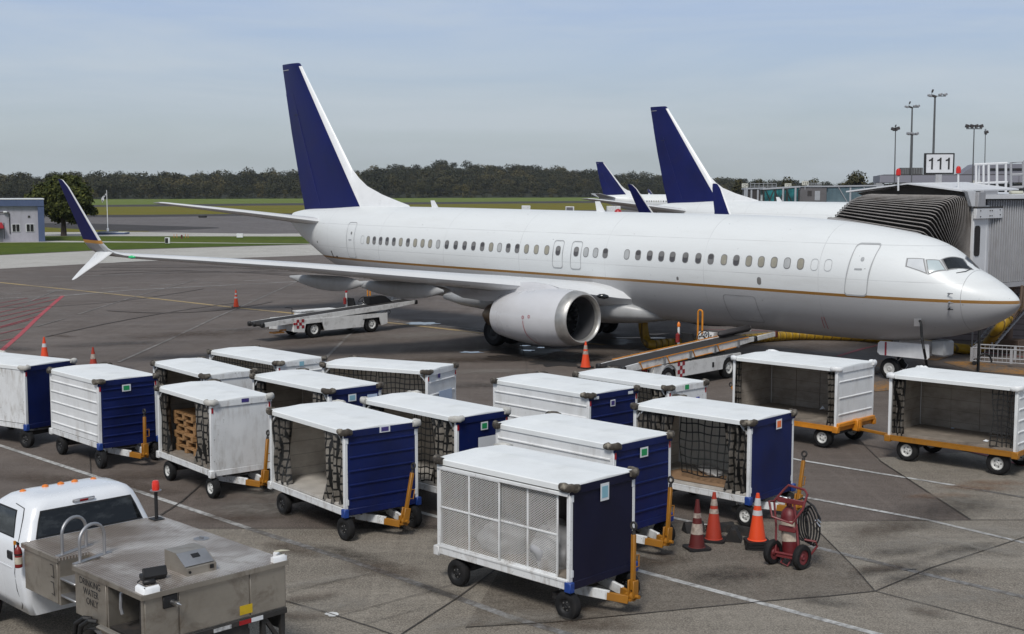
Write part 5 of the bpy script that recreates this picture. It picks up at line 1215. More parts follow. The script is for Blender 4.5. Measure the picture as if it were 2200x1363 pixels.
# ================================================================== traffic cones
M_CONE = paint('cone_orange', (.78, .075, .018), .45, var=.12, dirt=.3, dcol=(.25, .03, .01), ds=4, streak=1)
M_CONE_D = paint('cone_dirty_orange', (.40, .040, .018), .55, var=.2, dirt=.6, dcol=(.09, .02, .015), ds=4, streak=1)
M_CONE_R = paint('cone_dark_red', (.11, .012, .011), .6, var=.2, dirt=.7, dcol=(.04, .01, .01), ds=4, streak=1)
M_BAND = paint('reflective_band', (.55, .55, .56), .35, var=.1, dirt=.4, dcol=(.25, .2, .18), ds=6, streak=1)
M_BAND_W = paint('scuffed_band', (.42, .35, .30), .45, var=.35, vs=14, dirt=.9, dcol=(.10, .03, .02), ds=9, streak=1)
def cone(label, p, h, m, bands, r0=.14, base=.38, extra=0, bandm=None, lean=(0, 0), grp='traffic cones around the apron'):
    root = thing('traffic_cone', label, 'traffic cone', p, random.Random(int(abs(p[0])*100)).uniform(0, 1.5), grp); root.rotation_euler.x = lean[0]; root.rotation_euler.y = lean[1]
    z0 = .045+extra; mb = MB(); mb.lathe([(z0-.005, r0+.02), (z0+.01, r0), (h+extra-.03, .032), (h+extra, .028), (h+extra, .0)], (0, 0, 0), (0, 0, 1), 22); b = mb.build('cone_body', [m], root)
    for k in range(1+int(extra/.055)):
        mb = MB(); s = base/2; q = s*.78; zz = .052*k
        pts = [(-s, -q), (-q, -s), (q, -s), (s, -q), (s, q), (q, s), (-q, s), (-s, q)]
        if k: mb.M = Matrix.Rotation(.12*k, 4, 'Z')
        mb.prism(pts, zz, zz+.045); mb.build('base', [MT['black']], root)
    rad = lambda z: r0+(.032-r0)*(z-z0-.01)/(h+extra-.04-z0)
    for a, c in bands:
        za, zc = z0+(h-.045)*a, z0+(h-.045)*c; mb = MB()
        mb.lathe([(za, rad(za)+.003), (zc, rad(zc)+.003)], (0, 0, 0), (0, 0, 1), 22); mb.build('reflective_band', [bandm or M_BAND], b)
    return root
cone('orange traffic cone alone on the yellow line, left of the far belt loader', G(507.5, 661), .92, M_CONE, [(.50, .60), (.72, .82)])
cone('orange traffic cone behind the leftmost navy-ended cart', G(96, 770), .78, M_CONE, [(.50, .68)])
cone('dirty-banded traffic cone behind the green-stickered ribbed cart', G(201, 792), .74, M_CONE_D, [(.42, .66)], bandm=M_BAND_W)
cone('tall orange cone with scuffed bands below the engine intake', G(1258, 791), .92, M_CONE, [(.50, .63), (.70, .85)], r0=.17, base=.45, bandm=M_BAND_W)
cone('dark red cone with torn white sleeve, leftmost of the three by the extinguisher', G(1497, 1180), .86, M_CONE_R, [(.28, .50), (.62, .72)], bandm=M_BAND_W, r0=.135, base=.40)
cone('middle cone with two scuffed bands, between the sleeved cone and the bright cone', G(1533, 1162), .86, M_CONE_D, [(.55, .65), (.72, .86)], bandm=M_BAND_W, r0=.145, base=.42)
cone('bright red-orange cone on a pile of bases next to the extinguisher cart', G(1626, 1178), .84, M_CONE, [(.53, .64), (.74, .90)], extra=.115, r0=.145, base=.40)
# dark wheel chocks lying among the cones
M_CHOCK = paint('black_rubber_chock', (.014, .013, .013), .7, var=.4, vs=8, dirt=.5, dcol=(.06, .04, .03), ds=7, streak=1)
def chock(label, p, rz, ln=.42, s=.17, tilt=0.0):
    mb = MB(); mb.M = Matrix(((0, 0, 1, 0), (1, 0, 0, 0), (0, 1, 0, 0), (0, 0, 0, 1)))
    mb.prism([(-s*.62, 0), (s*.62, 0), (s*.58, s*.18), (s*.16, s*.92), (-s*.16, s*.92), (-s*.58, s*.18)], -ln/2, ln/2); mb.M = None
    mb.tube([(ln/2, 0, s*.5), (ln/2+.1, .03, s*.45), (ln/2+.1, .1, s*.2), (ln/2+.02, .12, .03)], .012, 6)
    o = mb.build('wheel_chock', [M_CHOCK]); o.location = p; o.rotation_euler = (tilt, 0, rz); return tag(o, label, 'wheel chock', 'rubber chocks among the cones')
chock('rubber wheel chock with rope behind the sleeved cone', G(1490, 1143), R(15), .36, .20)
chock('long rubber chock lying behind the middle cone', G(1548, 1142), R(20), .50, .17)
chock('upright wedge chock between the middle cone and the bright cone', G(1576, 1162), R(75), .30, .24)
chock('chock with orange label tilted against the pile of cone bases', G(1594, 1148), R(-38), .52, .17, .25)
# ================================================================== wheeled fire extinguisher
M_XR = paint('trolley_red', (.13, .014, .018), .45, var=.25, vs=4, dirt=.5, dcol=(.05, .015, .012), ds=4, streak=1)
M_XF = paint('trolley_frame_red', (.17, .028, .032), .45, var=.2, vs=5, dirt=.3, dcol=(.06, .02, .02), ds=5, streak=1)
xo = (G(1660, 1212)+G(1722, 1224))/2; xd = (G(1722, 1224)-G(1660, 1212)); xang = math.atan2(xd.y, xd.x)
X = thing('extinguisher_trolley', 'red wheeled fire extinguisher trolley with coiled black hose beside the cones', 'fire extinguisher', (xo.x, xo.y, 0), xang)
hw = xd.length/2        # local x = along the axle to the right, y = away
lean = Vector((.05, .42, 1)).normalized()
for sx in (-1, 1): 
    mb = MB(); mb.lathe([(-.045, .12), (-.055, .15), (-.05, .19), (-.02, .205), (.02, .205), (.05, .19), (.055, .15), (.045, .12)], (sx*hw, 0, .205), (1, .25*sx*0-.2, 0), 26); t = mb.build('wheel', [MT['tyre']], X)
    mb = MB(); mb.lathe([(-.03, 0), (-.04, .04), (-.02, .06), (-.03, .13)], (sx*hw, 0, .205), (1, -.2, 0), 20); mb.lathe([(.03, 0), (.04, .04), (.02, .06), (.03, .13)], (sx*hw, 0, .205), (1, -.2, 0), 20); mb.build('rim', [M_XF], t)
b0 = Vector((0, .16, .17)); up = Vector((-.12, .10, 1)).normalized()
mb = MB(); mb.lathe([(0, .0), (0, .10), (.02, .135), (.08, .145), (.62, .145), (.70, .125), (.76, .07), (.78, .045), (.84, .045), (.85, .0)], b0, up, 26); cyl = mb.build('cylinder', [M_XR], X)
mb = MB(); n = 14; P = []; a0 = R(-150); a1 = R(-30); ux = Vector((1, 0, 0)); ux = (ux-up*ux.dot(up)).normalized(); uy = up.cross(ux)
for k in range(n+1):
    a = a0+(a1-a0)*k/n
    for h in (.22, .55): P.append(b0+up*h+(ux*math.cos(a)+uy*math.sin(a))*.1475)
mb.add(P, [(2*k, 2*k+1, 2*k+3, 2*k+2) for k in range(n)]); mb.build('paper_label', [paint('torn_label', (.50, .42, .34), .6, var=.3, vs=9, dirt=.9, dcol=(.12, .05, .04), ds=12, streak=1)], cyl)
mb = MB(); P = []
for k in range(5):
    a = R(-22)+R(34)*k/4
    for h in (.50, .62): P.append(b0+up*h+(ux*math.cos(a)+uy*math.sin(a))*.148)
mb.add(P, [(2*k, 2*k+1, 2*k+3, 2*k+2) for k in range(4)]); mb.build('white_tag', [STK['white']], cyl)
mb = MB(); tp = b0+up*.86; mb.cyl(tp, tp+up*.07, .03); mb.cyl(tp+up*.04, tp+up*.04+Vector((-.16, -.03, .02)), .02); mb.cyl(tp+up*.02+Vector((.05, -.03, -.03)), tp+up*.06+Vector((.12, -.05, -.02)), .03); mb.build('valve', [MT['silver']], cyl)
F = lambda x, y, z: Vector((x, y, z))
for sx in (-1, 1):
    mb = MB(); mb.tube([F(sx*hw*.82, 0, .205), F(sx*hw*.72-.05, .06, .62), F(sx*hw*.70-.12, .10, 1.02)], .019, 8); mb.build('frame_upright', [M_XF], X)
mb = MB(); mb.tube([F(-hw*.7-.12, .10, 1.02), F(-hw*.75-.14, -.02, 1.04), F(-hw*.6-.10, -.06, .80), F(hw*.5-.03, -.05, .74), F(hw*.95, .02, .98), F(hw*1.02+.02, .10, 1.22), F(hw*.80, .16, 1.27), F(-hw*.35, .18, 1.30), F(-hw*.6, .14, 1.22), F(-hw*.70-.12, .10, 1.02)], .020, 8); mb.build('push_handle', [M_XF], X)
mb = MB(); mb.box((.0, .1, 1.06), (2*hw*.95, .03, .08), bev=.008); mb.build('cross_plate', [M_XF], X)
mb = MB(); mb.tube([F(-hw, 0, .205), F(hw, 0, .205)], .022, 8); mb.box((0, .08, .17), (.34, .30, .02)); mb.build('axle', [M_XF], X)
mb = MB(); mb.tube([F(hw*.9, .02, .2), F(hw*1.05, .22, .14), F(hw*1.5, .30, .34), F(hw*1.45, .26, .42), F(hw*.8, .2, .44)], .019, 8); mb.build('foot_bar', [M_XF], X)
mb = MB(); mb.tube([F(-.05, .04, .2), F(-.1, -.02, .06), F(.02, -.03, .02), F(.08, .03, .16)], .017, 7); mb.build('rest_foot', [M_XF], X)
mb = MB(); mb.box((-.02, .02, .62), (.30, .03, .10), bev=.01); mb.build('cylinder_clamp', [M_XF], X)
mb = MB()
for k in range(5):
    r = random.Random(k); ra, rb = .13+.010*k, .25+.018*k
    mb.tube([F(hw*.62+.03*k+ra*.55*math.cos(a)+.10*math.sin(a)*-.35, .20+.035*k+.06*math.cos(a), .66+rb*math.sin(a)+.012*math.sin(3*a+k)) for a in [2*math.pi*q/26 for q in range(26)]], .0145, 7, closed=True)
mb.tube([F(.02, .16, 1.03), F(.15, .2, 1.12), F(.30, .28, 1.0), F(.42, .3, .8), F(.40, .26, .66)], .017, 7)
mb.build('hose', [MT['black']], X)
mb = MB(); q = F(hw*.62+.20, .24, .74); mb.tube([q, q+F(.06, -.02, .06), q+F(.10, 0, .01)], .016, 6); mb.tube([q+F(0, 0, .04), q+F(.08, .02, -.06)], .014, 6); mb.build('nozzle', [MT['silver']], X)
# ================================================================== water service truck (local x = forward, y = near side positive, z = up; small local scale below)
TK = .94; T0 = Vector((-4.473, 14.994, 0))*TK; zg = -6.066*(1-TK)/TK           # local height of the ground
T = thing('service_truck', 'white pickup service truck with steel drinking-water body and red beacon, foreground left', 'truck', (T0.x, T0.y, 6.066*(1-TK)), R(135.2)); T.scale = (TK,)*3
t = NT('brushed_steel'); n1 = t.noise(1.2, 5, .6); n2 = t.noise(1.0, 4, .6, t.mapping((2, 2, 60))); n3 = t.noise(2.5, 6, .7, dist=.6)
c = t.mix(t.ramp(n1, .3, .7), (.34, .305, .26), (.50, .46, .40)); c = t.mix(t.ramp(n3, .5, .72, 0, .65), c, (.15, .11, .08)); t.set('Base Color', c); t.set('Metallic', .75); t.set('Roughness', t.ramp(n2, .3, .7, .36, .55)); M_STEEL = t.mat
t = NT('tread_plate'); n1 = t.noise(.9, 4, .6, dist=.8); n3 = t.noise(3, 5, .65)
X_, Y_, Z_ = t.xyz(); a = t.math('SINE', t.math('MULTIPLY', t.math('ADD', X_, Y_), 70)); b = t.math('SINE', t.math('MULTIPLY', t.math('SUBTRACT', X_, Y_), 70)); h = t.math('MULTIPLY', a, b)
c = t.mix(t.ramp(n1, .42, .62), (.33, .265, .215), (.56, .53, .50)); c = t.mix(t.ramp(n3, .52, .66, 0, .5), c, (.20, .15, .115)); c = t.mix(t.ramp(h, .30, .75, 0, .65), c, (.74, .71, .68))
t.set('Base Color', c); t.set('Metallic', .6); t.set('Roughness', t.ramp(n1, .42, .6, .30, .52)); t.bump(h, .8, .01); M_TREAD = t.mat
M_TRUCK = paint('truck_white', (.76, .78, .81), .25, var=.03, dirt=.12, dcol=(.35, .33, .3), streak=1, coat=.6)
W_ = 2.08
mb = MB(); mb.prism([(.0, 0), (.05, 0), (.05, -.52), (.86, -.52), (.86, 0), (1.75, 0), (1.75, -.42), (2.18, -.42), (2.18, 0), (3.25, 0), (3.25, -W_), (0, -W_)], .56, 1.165)
body = mb.build('tank_body', [M_STEEL], T, smooth=False)
mb = MB(); mb.prism([(-.03, .02), (1.76, .02), (1.76, -.42), (2.18, -.42), (2.18, .02), (3.27, .02), (3.27, -W_-.02), (-.03, -W_-.02)], 1.168, 1.205); mb.build('deck_plate', [M_TREAD], T, smooth=False)
for a, b_ in (((-.035, .025), (1.76, .025)), ((2.18, .025), (3.27, .025)), ((-.035, .025), (-.035, -W_-.025))):
    mb = MB(); p, q = Vector((*a, 1.172)), Vector((*b_, 1.172)); mb.M = frame((p+q)/2, q-p); mb.box((0, 0, 0), ((q-p).length, .022, .062)); mb.build('edge_trim', [M_STEEL], T, smooth=False)
mb = MB(); mb.box((.45, -.47, .85), (.76, .06, .52)); mb.box((.45, -.25, .585), (.78, .5, .03)); mb.box((.30, -.30, .80), (.34, .22, .38), bev=.03); mb.build('pump_and_shade_liner', [MT['steel_dark']], T)  # pump block; dark liner sheets carry the compartment's shade in their colour
mb = MB(); mb.tube([(.62, -.12, 1.12), (.64, -.06, 1.06), (.64, -.05, .88), (.62, -.06, .80)], .024, 8); mb.build('hose_stub', [MT['alu']], T)
mb = MB(); mb.M = frame((.46, .06, .52), (1, 0, 0), (0, .35, 1)); mb.box((0, 0, 0), (.92, .03, .24), bev=.005); mb.box((0, .03, .11), (.92, .05, .02)); mb.build('drop_door', [M_STEEL], T)
for x0, x1 in ((.90, 1.72), (2.24, 3.2)):
    mb = MB(); mb.box(((x0+x1)/2, .006, .85), (x1-x0, .012, .56), bev=.004); mb.build('side_panel', [M_STEEL], T)
for z in (.93, .70): 
    mb = MB(); mb.box((1.965, -.16, z), (.42, .34, .035), bev=.01); mb.build('step', [MT['alu']], T)
for z in (1.00, .76):
    mb = MB(); mb.tube([(2.42, .02, z+.08), (2.32, .03, z+.085), (2.30, .03, z-.085), (2.40, .02, z-.08)], .006, 5); mb.build('latch_handle', [MT['steel_dark']], T)
for xa, ya, xb, yb in ((2.30, -.10, 2.46, -.52), (1.80, -.10, 1.94, -.52)):
    mb = MB(); A_, B_ = Vector((xa, ya, 1.21)), Vector((xb, yb, 1.21)); mid = (A_+B_)/2; rr = (B_-A_).length/2; dv = (B_-A_).normalized()
    mb.tube([A_, A_+Vector((0, 0, .27))]+[mid+Vector((0, 0, .27))-dv*rr*math.cos(q)+Vector((0, 0, .19*math.sin(q))) for q in [math.pi*k/12 for k in range(1, 12)]]+[B_+Vector((0, 0, .27)), B_], .022, 10)
    mb.M = frame(mid, dv); mb.box((0, 0, .0), (rr*2+.2, .08, .014)); mb.build('grab_hoop', [MT['alu']], T)
mb = MB(); prof = [(.18, 0), (.18, .10), (.43, .25), (.72, .25), (.72, 0)]
mb.M = Matrix(((1, 0, 0, .07), (0, 0, -1, -.76), (0, 1, 0, 1.205), (0, 0, 0, 1))); mb.prism(prof, 0, .43); cb = mb.build('control_box', [M_STEEL], T, smooth=False)
mb = MB(); mb.M = frame((.07+.305, -.955, 1.205+.182), (.25, 0, .15)); mb.box((0, 0, .006), (.25, .42, .008)); mb.build('gauge_plate', [MT['alu']], cb)
mb = MB(); mb.M = frame((.07+.305, -.955, 1.205+.182), (.25, 0, .15)); mb.box((.03, -.02, .012), (.07, .11, .006)); mb.build('display', [MT['black']], cb)
mb = MB(); mb.cyl((.245, -.80, 1.255), (.235, -.80, 1.255), .018); mb.box((.243, -1.12, 1.27), (.01, .05, .05)); mb.build('knob', [MT['black']], cb)
mb = MB(); mb.lathe([(1.205, .11), (1.212, .11), (1.216, .08), (1.216, 0)], (1.67, -1.84, 0), (0, 0, 1), 20); mb.box((1.67, -1.84, 1.225), (.07, .03, .03)); mb.build('filler_cap', [MT['alu']], T)
mb = MB(); mb.box((3.09, -1.95, 1.212), (.2, .16, .012)); mb.cyl((3.09, -1.95, 1.21), (3.09, -1.95, 1.64), .026); pole = mb.build('beacon_pole', [MT['black']], T)
mb = MB(); mb.lathe([(1.64, .085), (1.648, .085), (1.65, .05)], (3.09, -1.95, 0), (0, 0, 1), 18); mb.build('beacon_base', [MT['alu']], pole)
mb = MB(); mb.lathe([(1.65, .052), (1.70, .056), (1.76, .052), (1.79, .04), (1.795, .0)], (3.09, -1.95, 0), (0, 0, 1), 18); mb.build('beacon_lens', [paint('beacon_red', (.70, .035, .02), .2, var=.1)], pole)
for (cx, cy, sy) in ((-.01, -.02, 1), (-.01, -W_+.0, -1)):
    mb = MB(); rings = []
    for (x, y) in ((.20, .012), (.10, .018), (.0, .022), (-.022, .0), (-.026, -.10), (-.02, -.20)):
        yy = cy+sy*y; xx = cx+x
        rings.append([(xx-.0, yy, 1.175), (xx, yy, 1.262), (xx+(.035 if y < .01 else 0), yy-sy*(.035 if y > .01 else 0), 1.285), (xx+(.07 if y < .01 else 0), yy-sy*(.07 if y > .01 else 0), 1.27), (xx+(.07 if y < .01 else 0), yy-sy*(.07 if y > .01 else 0), 1.207)])
    mb.loft(rings); mb.build('corner_pad', [MT['white_clean']], T, ang=60)
# rear face: panels, nozzle, labels, rail, supports
for y0, y1 in ((-.02, -.47), (-.49, -1.50), (-1.52, -W_+.02)):
    mb = MB(); mb.box((-.007, (y0+y1)/2, .86), (.014, abs(y1-y0), .56), bev=.004); mb.build('rear_panel', [M_STEEL], T)
mb = MB(); mb.box((-.02, -.36, 1.05), (.03, .2, .17), bev=.01); mb.build('fill_recess', [MT['black']], T)
mb = MB(); mb.cyl((-.03, -.38, 1.03), (-.14, -.40, 1.03), .034); mb.cyl((-.14, -.40, 1.03), (-.20, -.41, 1.025), .02, .006); mb.build('fill_nozzle', [MT['silver']], T)
mb = MB(); mb.box((-.018, -1.45, .68), (.004, .19, .12)); mb.build('yellow_label', [paint('label_yellow', (.62, .42, .015), .5, var=.1, dirt=.5, dcol=(.3, .2, .02), ds=9, streak=1)], T)
mb = MB(); mb.box((-.01, -W_/2, .525), (.05, W_, .075), bev=.008); mb.build('rear_rail', [MT['steel_dark']], T)
mb = MB(); mb.box((-.04, -1.42, .525), (.006, .18, .055)); mb.build('reflector', [MT['red']], T)
mb = MB(); mb.box((-.04, -1.60, .525), (.006, .18, .055)); mb.build('reflector', [STK['white']], T)
mb = MB(); mb.box((-.04, -1.08, .52), (.005, .26, .05)); mb.build('faded_sticker', [paint('peeled_sticker', (.5, .5, .5), .6, var=.4, vs=20, dirt=1.0, dcol=(.05, .05, .05), ds=18, streak=1)], T)
mb = MB(); mb.box((-.04, -.55, .52), (.005, .22, .045)); mb.build('red_sticker', [paint('red_sticker', (.35, .05, .06), .6, var=.4, vs=20)], T)
for y in (-1.72, -2.02): 
    mb = MB(); mb.box((.02, y, .25), (.06, .06, .5)); mb.build('rear_support', [MT['steel_dark']], T)
mb = MB(); mb.M = frame((.02, -1.87, .3), (0, -.3, -.45)); mb.box((0, 0, 0), (.5, .05, .05)); mb.build('rear_brace', [MT['steel_dark']], T)
mb = MB(); mb.box((.35, -W_-.04, .42), (.5, .02, .42)); mb.build('mud_flap', [MT['black']], T)
mb = MB(); mb.box((1.6, -W_/2, .42), (3.2, .9, .16)); mb.box((.15, -1.2, .32), (.25, .7, .2), bev=.04); mb.build('ladder_frame', [MT['steel_dark']], T)
for x, y in ((1.25, -.22), (1.25, -W_+.22), (5.1, -.18), (5.1, -W_+.18)):
    mb = MB(); r = .40; zc = zg+r; mb.lathe([(-.11, .2), (-.13, .26), (-.13, .34), (-.10, .39), (0, r), (.10, .39), (.13, .34), (.13, .26), (.11, .2)], (x, y, zc), (0, 1, 0), 28); w = mb.build('tyre', [MT['tyre']], T)
    mb = MB(); mb.lathe([(.06, 0), (.10, .06), (.06, .1), (.11, .21)], (x, y, zc), (0, 1, 0), 22); mb.lathe([(-.06, 0), (-.10, .06), (-.06, .1), (-.11, .21)], (x, y, zc), (0, 1, 0), 22); mb.build('rim', [MT['alu']], w)
mb = MB()
for k in range(9):
    a = R(10+160*k/8); mb.M = None
    if k: 
        a0 = R(10+160*(k-1)/8); P = [(1.25+.46*math.cos(a0), .02, zg+.40+.44*math.sin(a0)), (1.25+.46*math.cos(a), .02, zg+.40+.44*math.sin(a)), (1.25+.46*math.cos(a), -.34, zg+.40+.44*math.sin(a)), (1.25+.46*math.cos(a0), -.34, zg+.40+.44*math.sin(a0))]
        mb.add(P, [(0, 1, 2, 3)]); mb.add([(p[0], p[1], p[2]+.012) for p in P], [(3, 2, 1, 0)])
mb.build('wheel_guard', [MT['alu']], T)
for dx in (0, .14):
    mb = MB(); mb.tube([(1.28-dx, .03, .60), (1.33-dx, .10, .62), (1.48-dx, .14, .52), (1.58-dx, .12, .30), (1.60-dx, .08, .0), (1.5-dx, .05, -.1)], .032, 9); mb.build('hose', [MT['black']], T)
def text(s, size, M, mat, parent, name, depth=.004):
    c = bpy.data.curves.new(name, 'FONT'); c.body = s; c.size = size; c.extrude = depth; c.align_x = 'CENTER'; c.align_y = 'CENTER'
    to = bpy.data.objects.new(name+'_tmp', c); COL.objects.link(to)
    dg = bpy.context.evaluated_depsgraph_get(); me = bpy.data.meshes.new_from_object(to.evaluated_get(dg)); bpy.data.objects.remove(to); bpy.data.curves.remove(c)
    me.transform(M); me.materials.clear(); me.materials.append(mat); me.name = name
    o = bpy.data.objects.new(name, me); COL.objects.link(o); o.parent = parent; return o
M_INK = paint('black_lettering', (.018, .018, .02), .5)
for s, x, z in (('DRINKING', 1.32, 1.045), ('WATER', 1.30, .925), ('ONLY', 1.27, .805)):
    text(s, .128, Matrix.Translation((x, .0135, z)) @ Matrix(((-.92, 0, 0, 0), (0, 0, 1, 0), (0, 1.0, 0, 0), (0, 0, 0, 1))), M_INK, T, 'lettering', .002)
# cab
def rr_ring(x0, x1, hw, z, r, yc=-1.04, n=5):
    out = []
    for sx, sy, a0 in ((1, 1, 0), (-1, 1, 90), (-1, -1, 180), (1, -1, 270)):
        cx = x1-r if sx > 0 else x0+r; cy = yc+sy*(hw-r)
        for k in range(n+1):
            a = R(a0+90*k/n); out.append((cx+r*math.cos(a), cy+r*math.sin(a), z))
    return out
CZ = [(3.34, 6.6, .92, .10, .10), (3.33, 6.65, 1.0, .30, .10), (3.31, 6.68, 1.035, .62, .12), (3.31, 6.66, 1.03, .95, .14), (3.32, 6.2, 1.0, 1.12, .16), (3.34, 5.2, .985, 1.16, .18), (3.42, 4.85, .90, 1.42, .2), (3.47, 4.6, .835, 1.58, .22), (3.52, 4.48, .78, 1.655, .24), (3.60, 4.36, .70, 1.695, .26), (3.72, 4.24, .5, 1.708, .25), (3.85, 4.1, .25, 1.712, .12), (3.93, 4.02, .06, 1.7125, .03)]
mb = MB(); mb.loft([rr_ring(a, b, h, z, r) for a, b, h, z, r in CZ]); cab = mb.build('cab', [M_TRUCK], T, ang=75)
def cab_x(z): return float(np.interp(z, [c[3] for c in CZ], [c[0] for c in CZ]))
def cab_w(z): return float(np.interp(z, [c[3] for c in CZ], [c[2] for c in CZ]))
def glass_quad(mb, f, n=8, mat=0):
    P = [f(i/n, j/n) for i in range(n+1) for j in range(n+1)]
    mb.add(P, [(i*(n+1)+j, (i+1)*(n+1)+j, (i+1)*(n+1)+j+1, i*(n+1)+j+1) for i in range(n) for j in range(n)], mat)
def rearwin(m, off):
    def f(u, v):
        z = 1.19+m+(1.555-1.19-2*m)*v; w = (cab_w(z)-.145-m)
        return Vector((cab_x(z)-off, -1.04+w*(2*u-1), z))
    return f
mb = MB(); glass_quad(mb, rearwin(0, .004), 8, 0); glass_quad(mb, rearwin(.022, .008), 8, 1)
t = NT('cab_glass'); n1 = t.noise(2.2, 4, .6, t.mapping((1, 1, 3))); t.set('Base Color', t.mix(t.ramp(n1, .5, .75), (.006, .007, .008), (.045, .05, .052))); t.set('Roughness', .05); t.set('Specular IOR Level', .6); M_CABG = t.mat
mb.build('rear_window', [MT['black'], M_CABG], cab)
mb = MB()
for m, off, k in ((0, .004, 0), (.02, .008, 1)):
    def f(u, v, m=m, off=off):
        z = 1.17+m+(1.53-1.17-2*m)*v; x0 = 3.70+.14*v+m; x1 = 4.86-.42*v-m*1.6
        return Vector((x0+(x1-x0)*u, -1.04+cab_w(z)+off, z))
    glass_quad(mb, f, 8, k)
mb.build('door_window', [MT['black'], M_CABG], cab)
mb = MB(); 
def seam(pts): mb.tube([Vector((x, -1.04+cab_w(z)+.001, z)) for x, z in pts], .007, 5)
seam([(3.95, 1.60), (3.66, 1.58), (3.60, 1.45), (3.55, 1.2), (3.56, 1.0), (3.60, .7), (3.58, .45), (3.50, .25), (3.62, .15)]); mb.build('door_seam', [MT['black']], cab)
mb = MB(); z = .93; mb.box((3.74, -1.04+cab_w(z)+.006, z), (.16, .025, .12), bev=.01); mb.build('door_handle', [MT['black']], cab)
mb = MB(); mb.box((4.15, -1.04+cab_w(.7), .75), (.9, .01, .02)); mb.build('body_crease', [M_TRUCK], cab)
mb = MB(); mb.M = frame((3.475, -1.0, 1.618), (0, 1, 0), (-.55, 0, 1)); mb.box((0, .012, 0), (.34, .03, .055), bev=.012, mat=0); mb.box((0, .029, 0), (.12, .006, .034), mat=1); mb.box((.11, .029, 0), (.08, .006, .03), mat=2); mb.box((-.11, .029, 0), (.08, .006, .03), mat=2); mb.M = None
mb.build('brake_lamp', [MT['alu'], MT['red'], STK['white']], cab)
for y in (.44, .78, 1.02, 1.24, 1.54):
    mb = MB(); zz = 1.685 if .6 < y < 1.4 else 1.668; mb.lathe([(0, .055), (.02, .055), (.045, .042), (.06, .0)], (4.22, -y, zz), (0, 0, 1), 14); mb.build('roof_lamp', [M_ORANGE], cab)
# things lying on or hung from the truck (top-level, placed through the truck's own frame)
TM = Matrix.Translation(T.location) @ Matrix.Rotation(R(135.2), 4, 'Z') @ Matrix.Scale(TK, 4)
def on_truck(p): return TM @ Vector(p)
E1 = thing('fire_extinguisher', 'small red fire extinguisher hung between the truck cab and its steel body', 'fire extinguisher', on_truck((3.29, .07, .86)), R(135.2)); E1.scale = (.84,)*3
mb = MB(); mb.lathe([(0, 0), (0, .05), (.01, .058), (.26, .058), (.31, .04), (.33, .02), (.36, .02), (.36, 0)], n=18); eb = mb.build('cylinder', [M_EXTR], E1)
mb = MB(); mb.lathe([(.06, .0595), (.17, .0595)], n=18); mb.build('paper_label', [paint('extinguisher_label', (.55, .5, .4), .5, var=.3, vs=18)], eb)
mb = MB(); mb.lathe([(.20, .061), (.225, .061)], n=18); mb.lathe([(.10, .0605), (.0, .0605)], n=18) if False else None; mb.cyl((0, 0, .36), (0, 0, .39), .022); mb.tube([(0, 0, .39), (.07, .02, .40)], .012, 6); mb.tube([(0, 0, .375), (.06, .03, .36), (.065, .03, .2)], .012, 6); mb.build('valve_and_hose', [MT['black']], E1)
mb = MB(); mb.box((.0, .05, .40), (.03, .03, .06)); mb.build('safety_tag', [MT['orange_yellow']], E1)
C1 = thing('plastic_case', 'open black plastic case lying on the truck deck behind the white corner pad', 'case', on_truck((.49, -.42, 1.207)), R(135.2+78))
mb = MB(); mb.box((0, 0, .035), (.29, .15, .065), bev=.012); mb.build('case_body', [MT['black']], C1)
mb = MB(); mb.M = frame((0, .075, .10), (1, 0, 0), (0, -.5, 1)); mb.box((0, .0, .0), (.29, .03, .12), bev=.01); mb.build('lid', [MT['black']], C1)
tag(scrap('rag', 'crumpled yellowish rag on the far white corner pad of the truck', on_truck((.05, -2.05, 1.285)), [(-.11, -.03), (-.02, -.06), (.10, -.05), (.12, .02), (.03, .05), (-.08, .04)], paint('yellowish_cloth', (.55, .52, .40), .8), 'rag', R(45), .05, 6), None, None)
C2 = thing('hand_tool', 'small black pump handle lying between the case and the near corner pad', 'tool', on_truck((.30, -.26, 1.207)), R(135.2+70))
mb = MB(); mb.box((0, 0, .03), (.15, .06, .05), bev=.015); mb.build('tool_body', [MT['black']], C2); mb = MB(); mb.tube([(.05, 0, .05), (.10, .02, .075), (.14, .03, .05)], .01, 6); mb.build('lever', [MT['steel_dark']], C2)
# ================================================================== jet bridge at the nose (built in the first airliner's own axes)
M_BEL = paint('bellows_fabric', (.28, .26, .245), .6, var=.2, vs=3, dirt=.6, dcol=(.08, .055, .035), ds=2.5, streak=1)
M_BEL_SHADE = paint('bellows_fold_shade', (.020, .017, .015), .8, var=.3)  # shade in the bellows folds, put into the fabric colour
M_BRW = paint('bridge_white', (.68, .69, .71), .45, var=.05, dirt=.25, dcol=(.3, .28, .26))
M_BRG = paint('bridge_grey', (.36, .365, .385), .5, var=.08, dirt=.35, dcol=(.2, .18, .17))
M_HOOD = paint('hood_lining', (.10, .085, .075), .7, var=.2, dirt=.5, dcol=(.04, .03, .025), streak=1)
J = thing('jet_bridge', 'grey ribbed jet bridge with folding hood docked behind the nearest airliner nose', 'jet bridge', A_O, A_TH)
SN, SF = 3.62, 7.05; PV = Vector((0, -3.95, 2.9)); NF = 25
def hood_frame(k):
    q = k/(NF-1); a = R(90-56*q); ln = 2.85+1.02*q                  # fan from upright at the cab to lying over the fuselage
    top = PV+Vector((0, math.cos(a)*ln, math.sin(a)*ln)); top.y -= .25*(1-q)
    return top
rings_top = [hood_frame(k) for k in range(NF)]
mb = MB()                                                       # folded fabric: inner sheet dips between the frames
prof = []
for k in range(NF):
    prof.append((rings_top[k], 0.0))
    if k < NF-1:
        m = (rings_top[k]+rings_top[k+1])/2; prof.append((PV+(m-PV)*.95, .15))
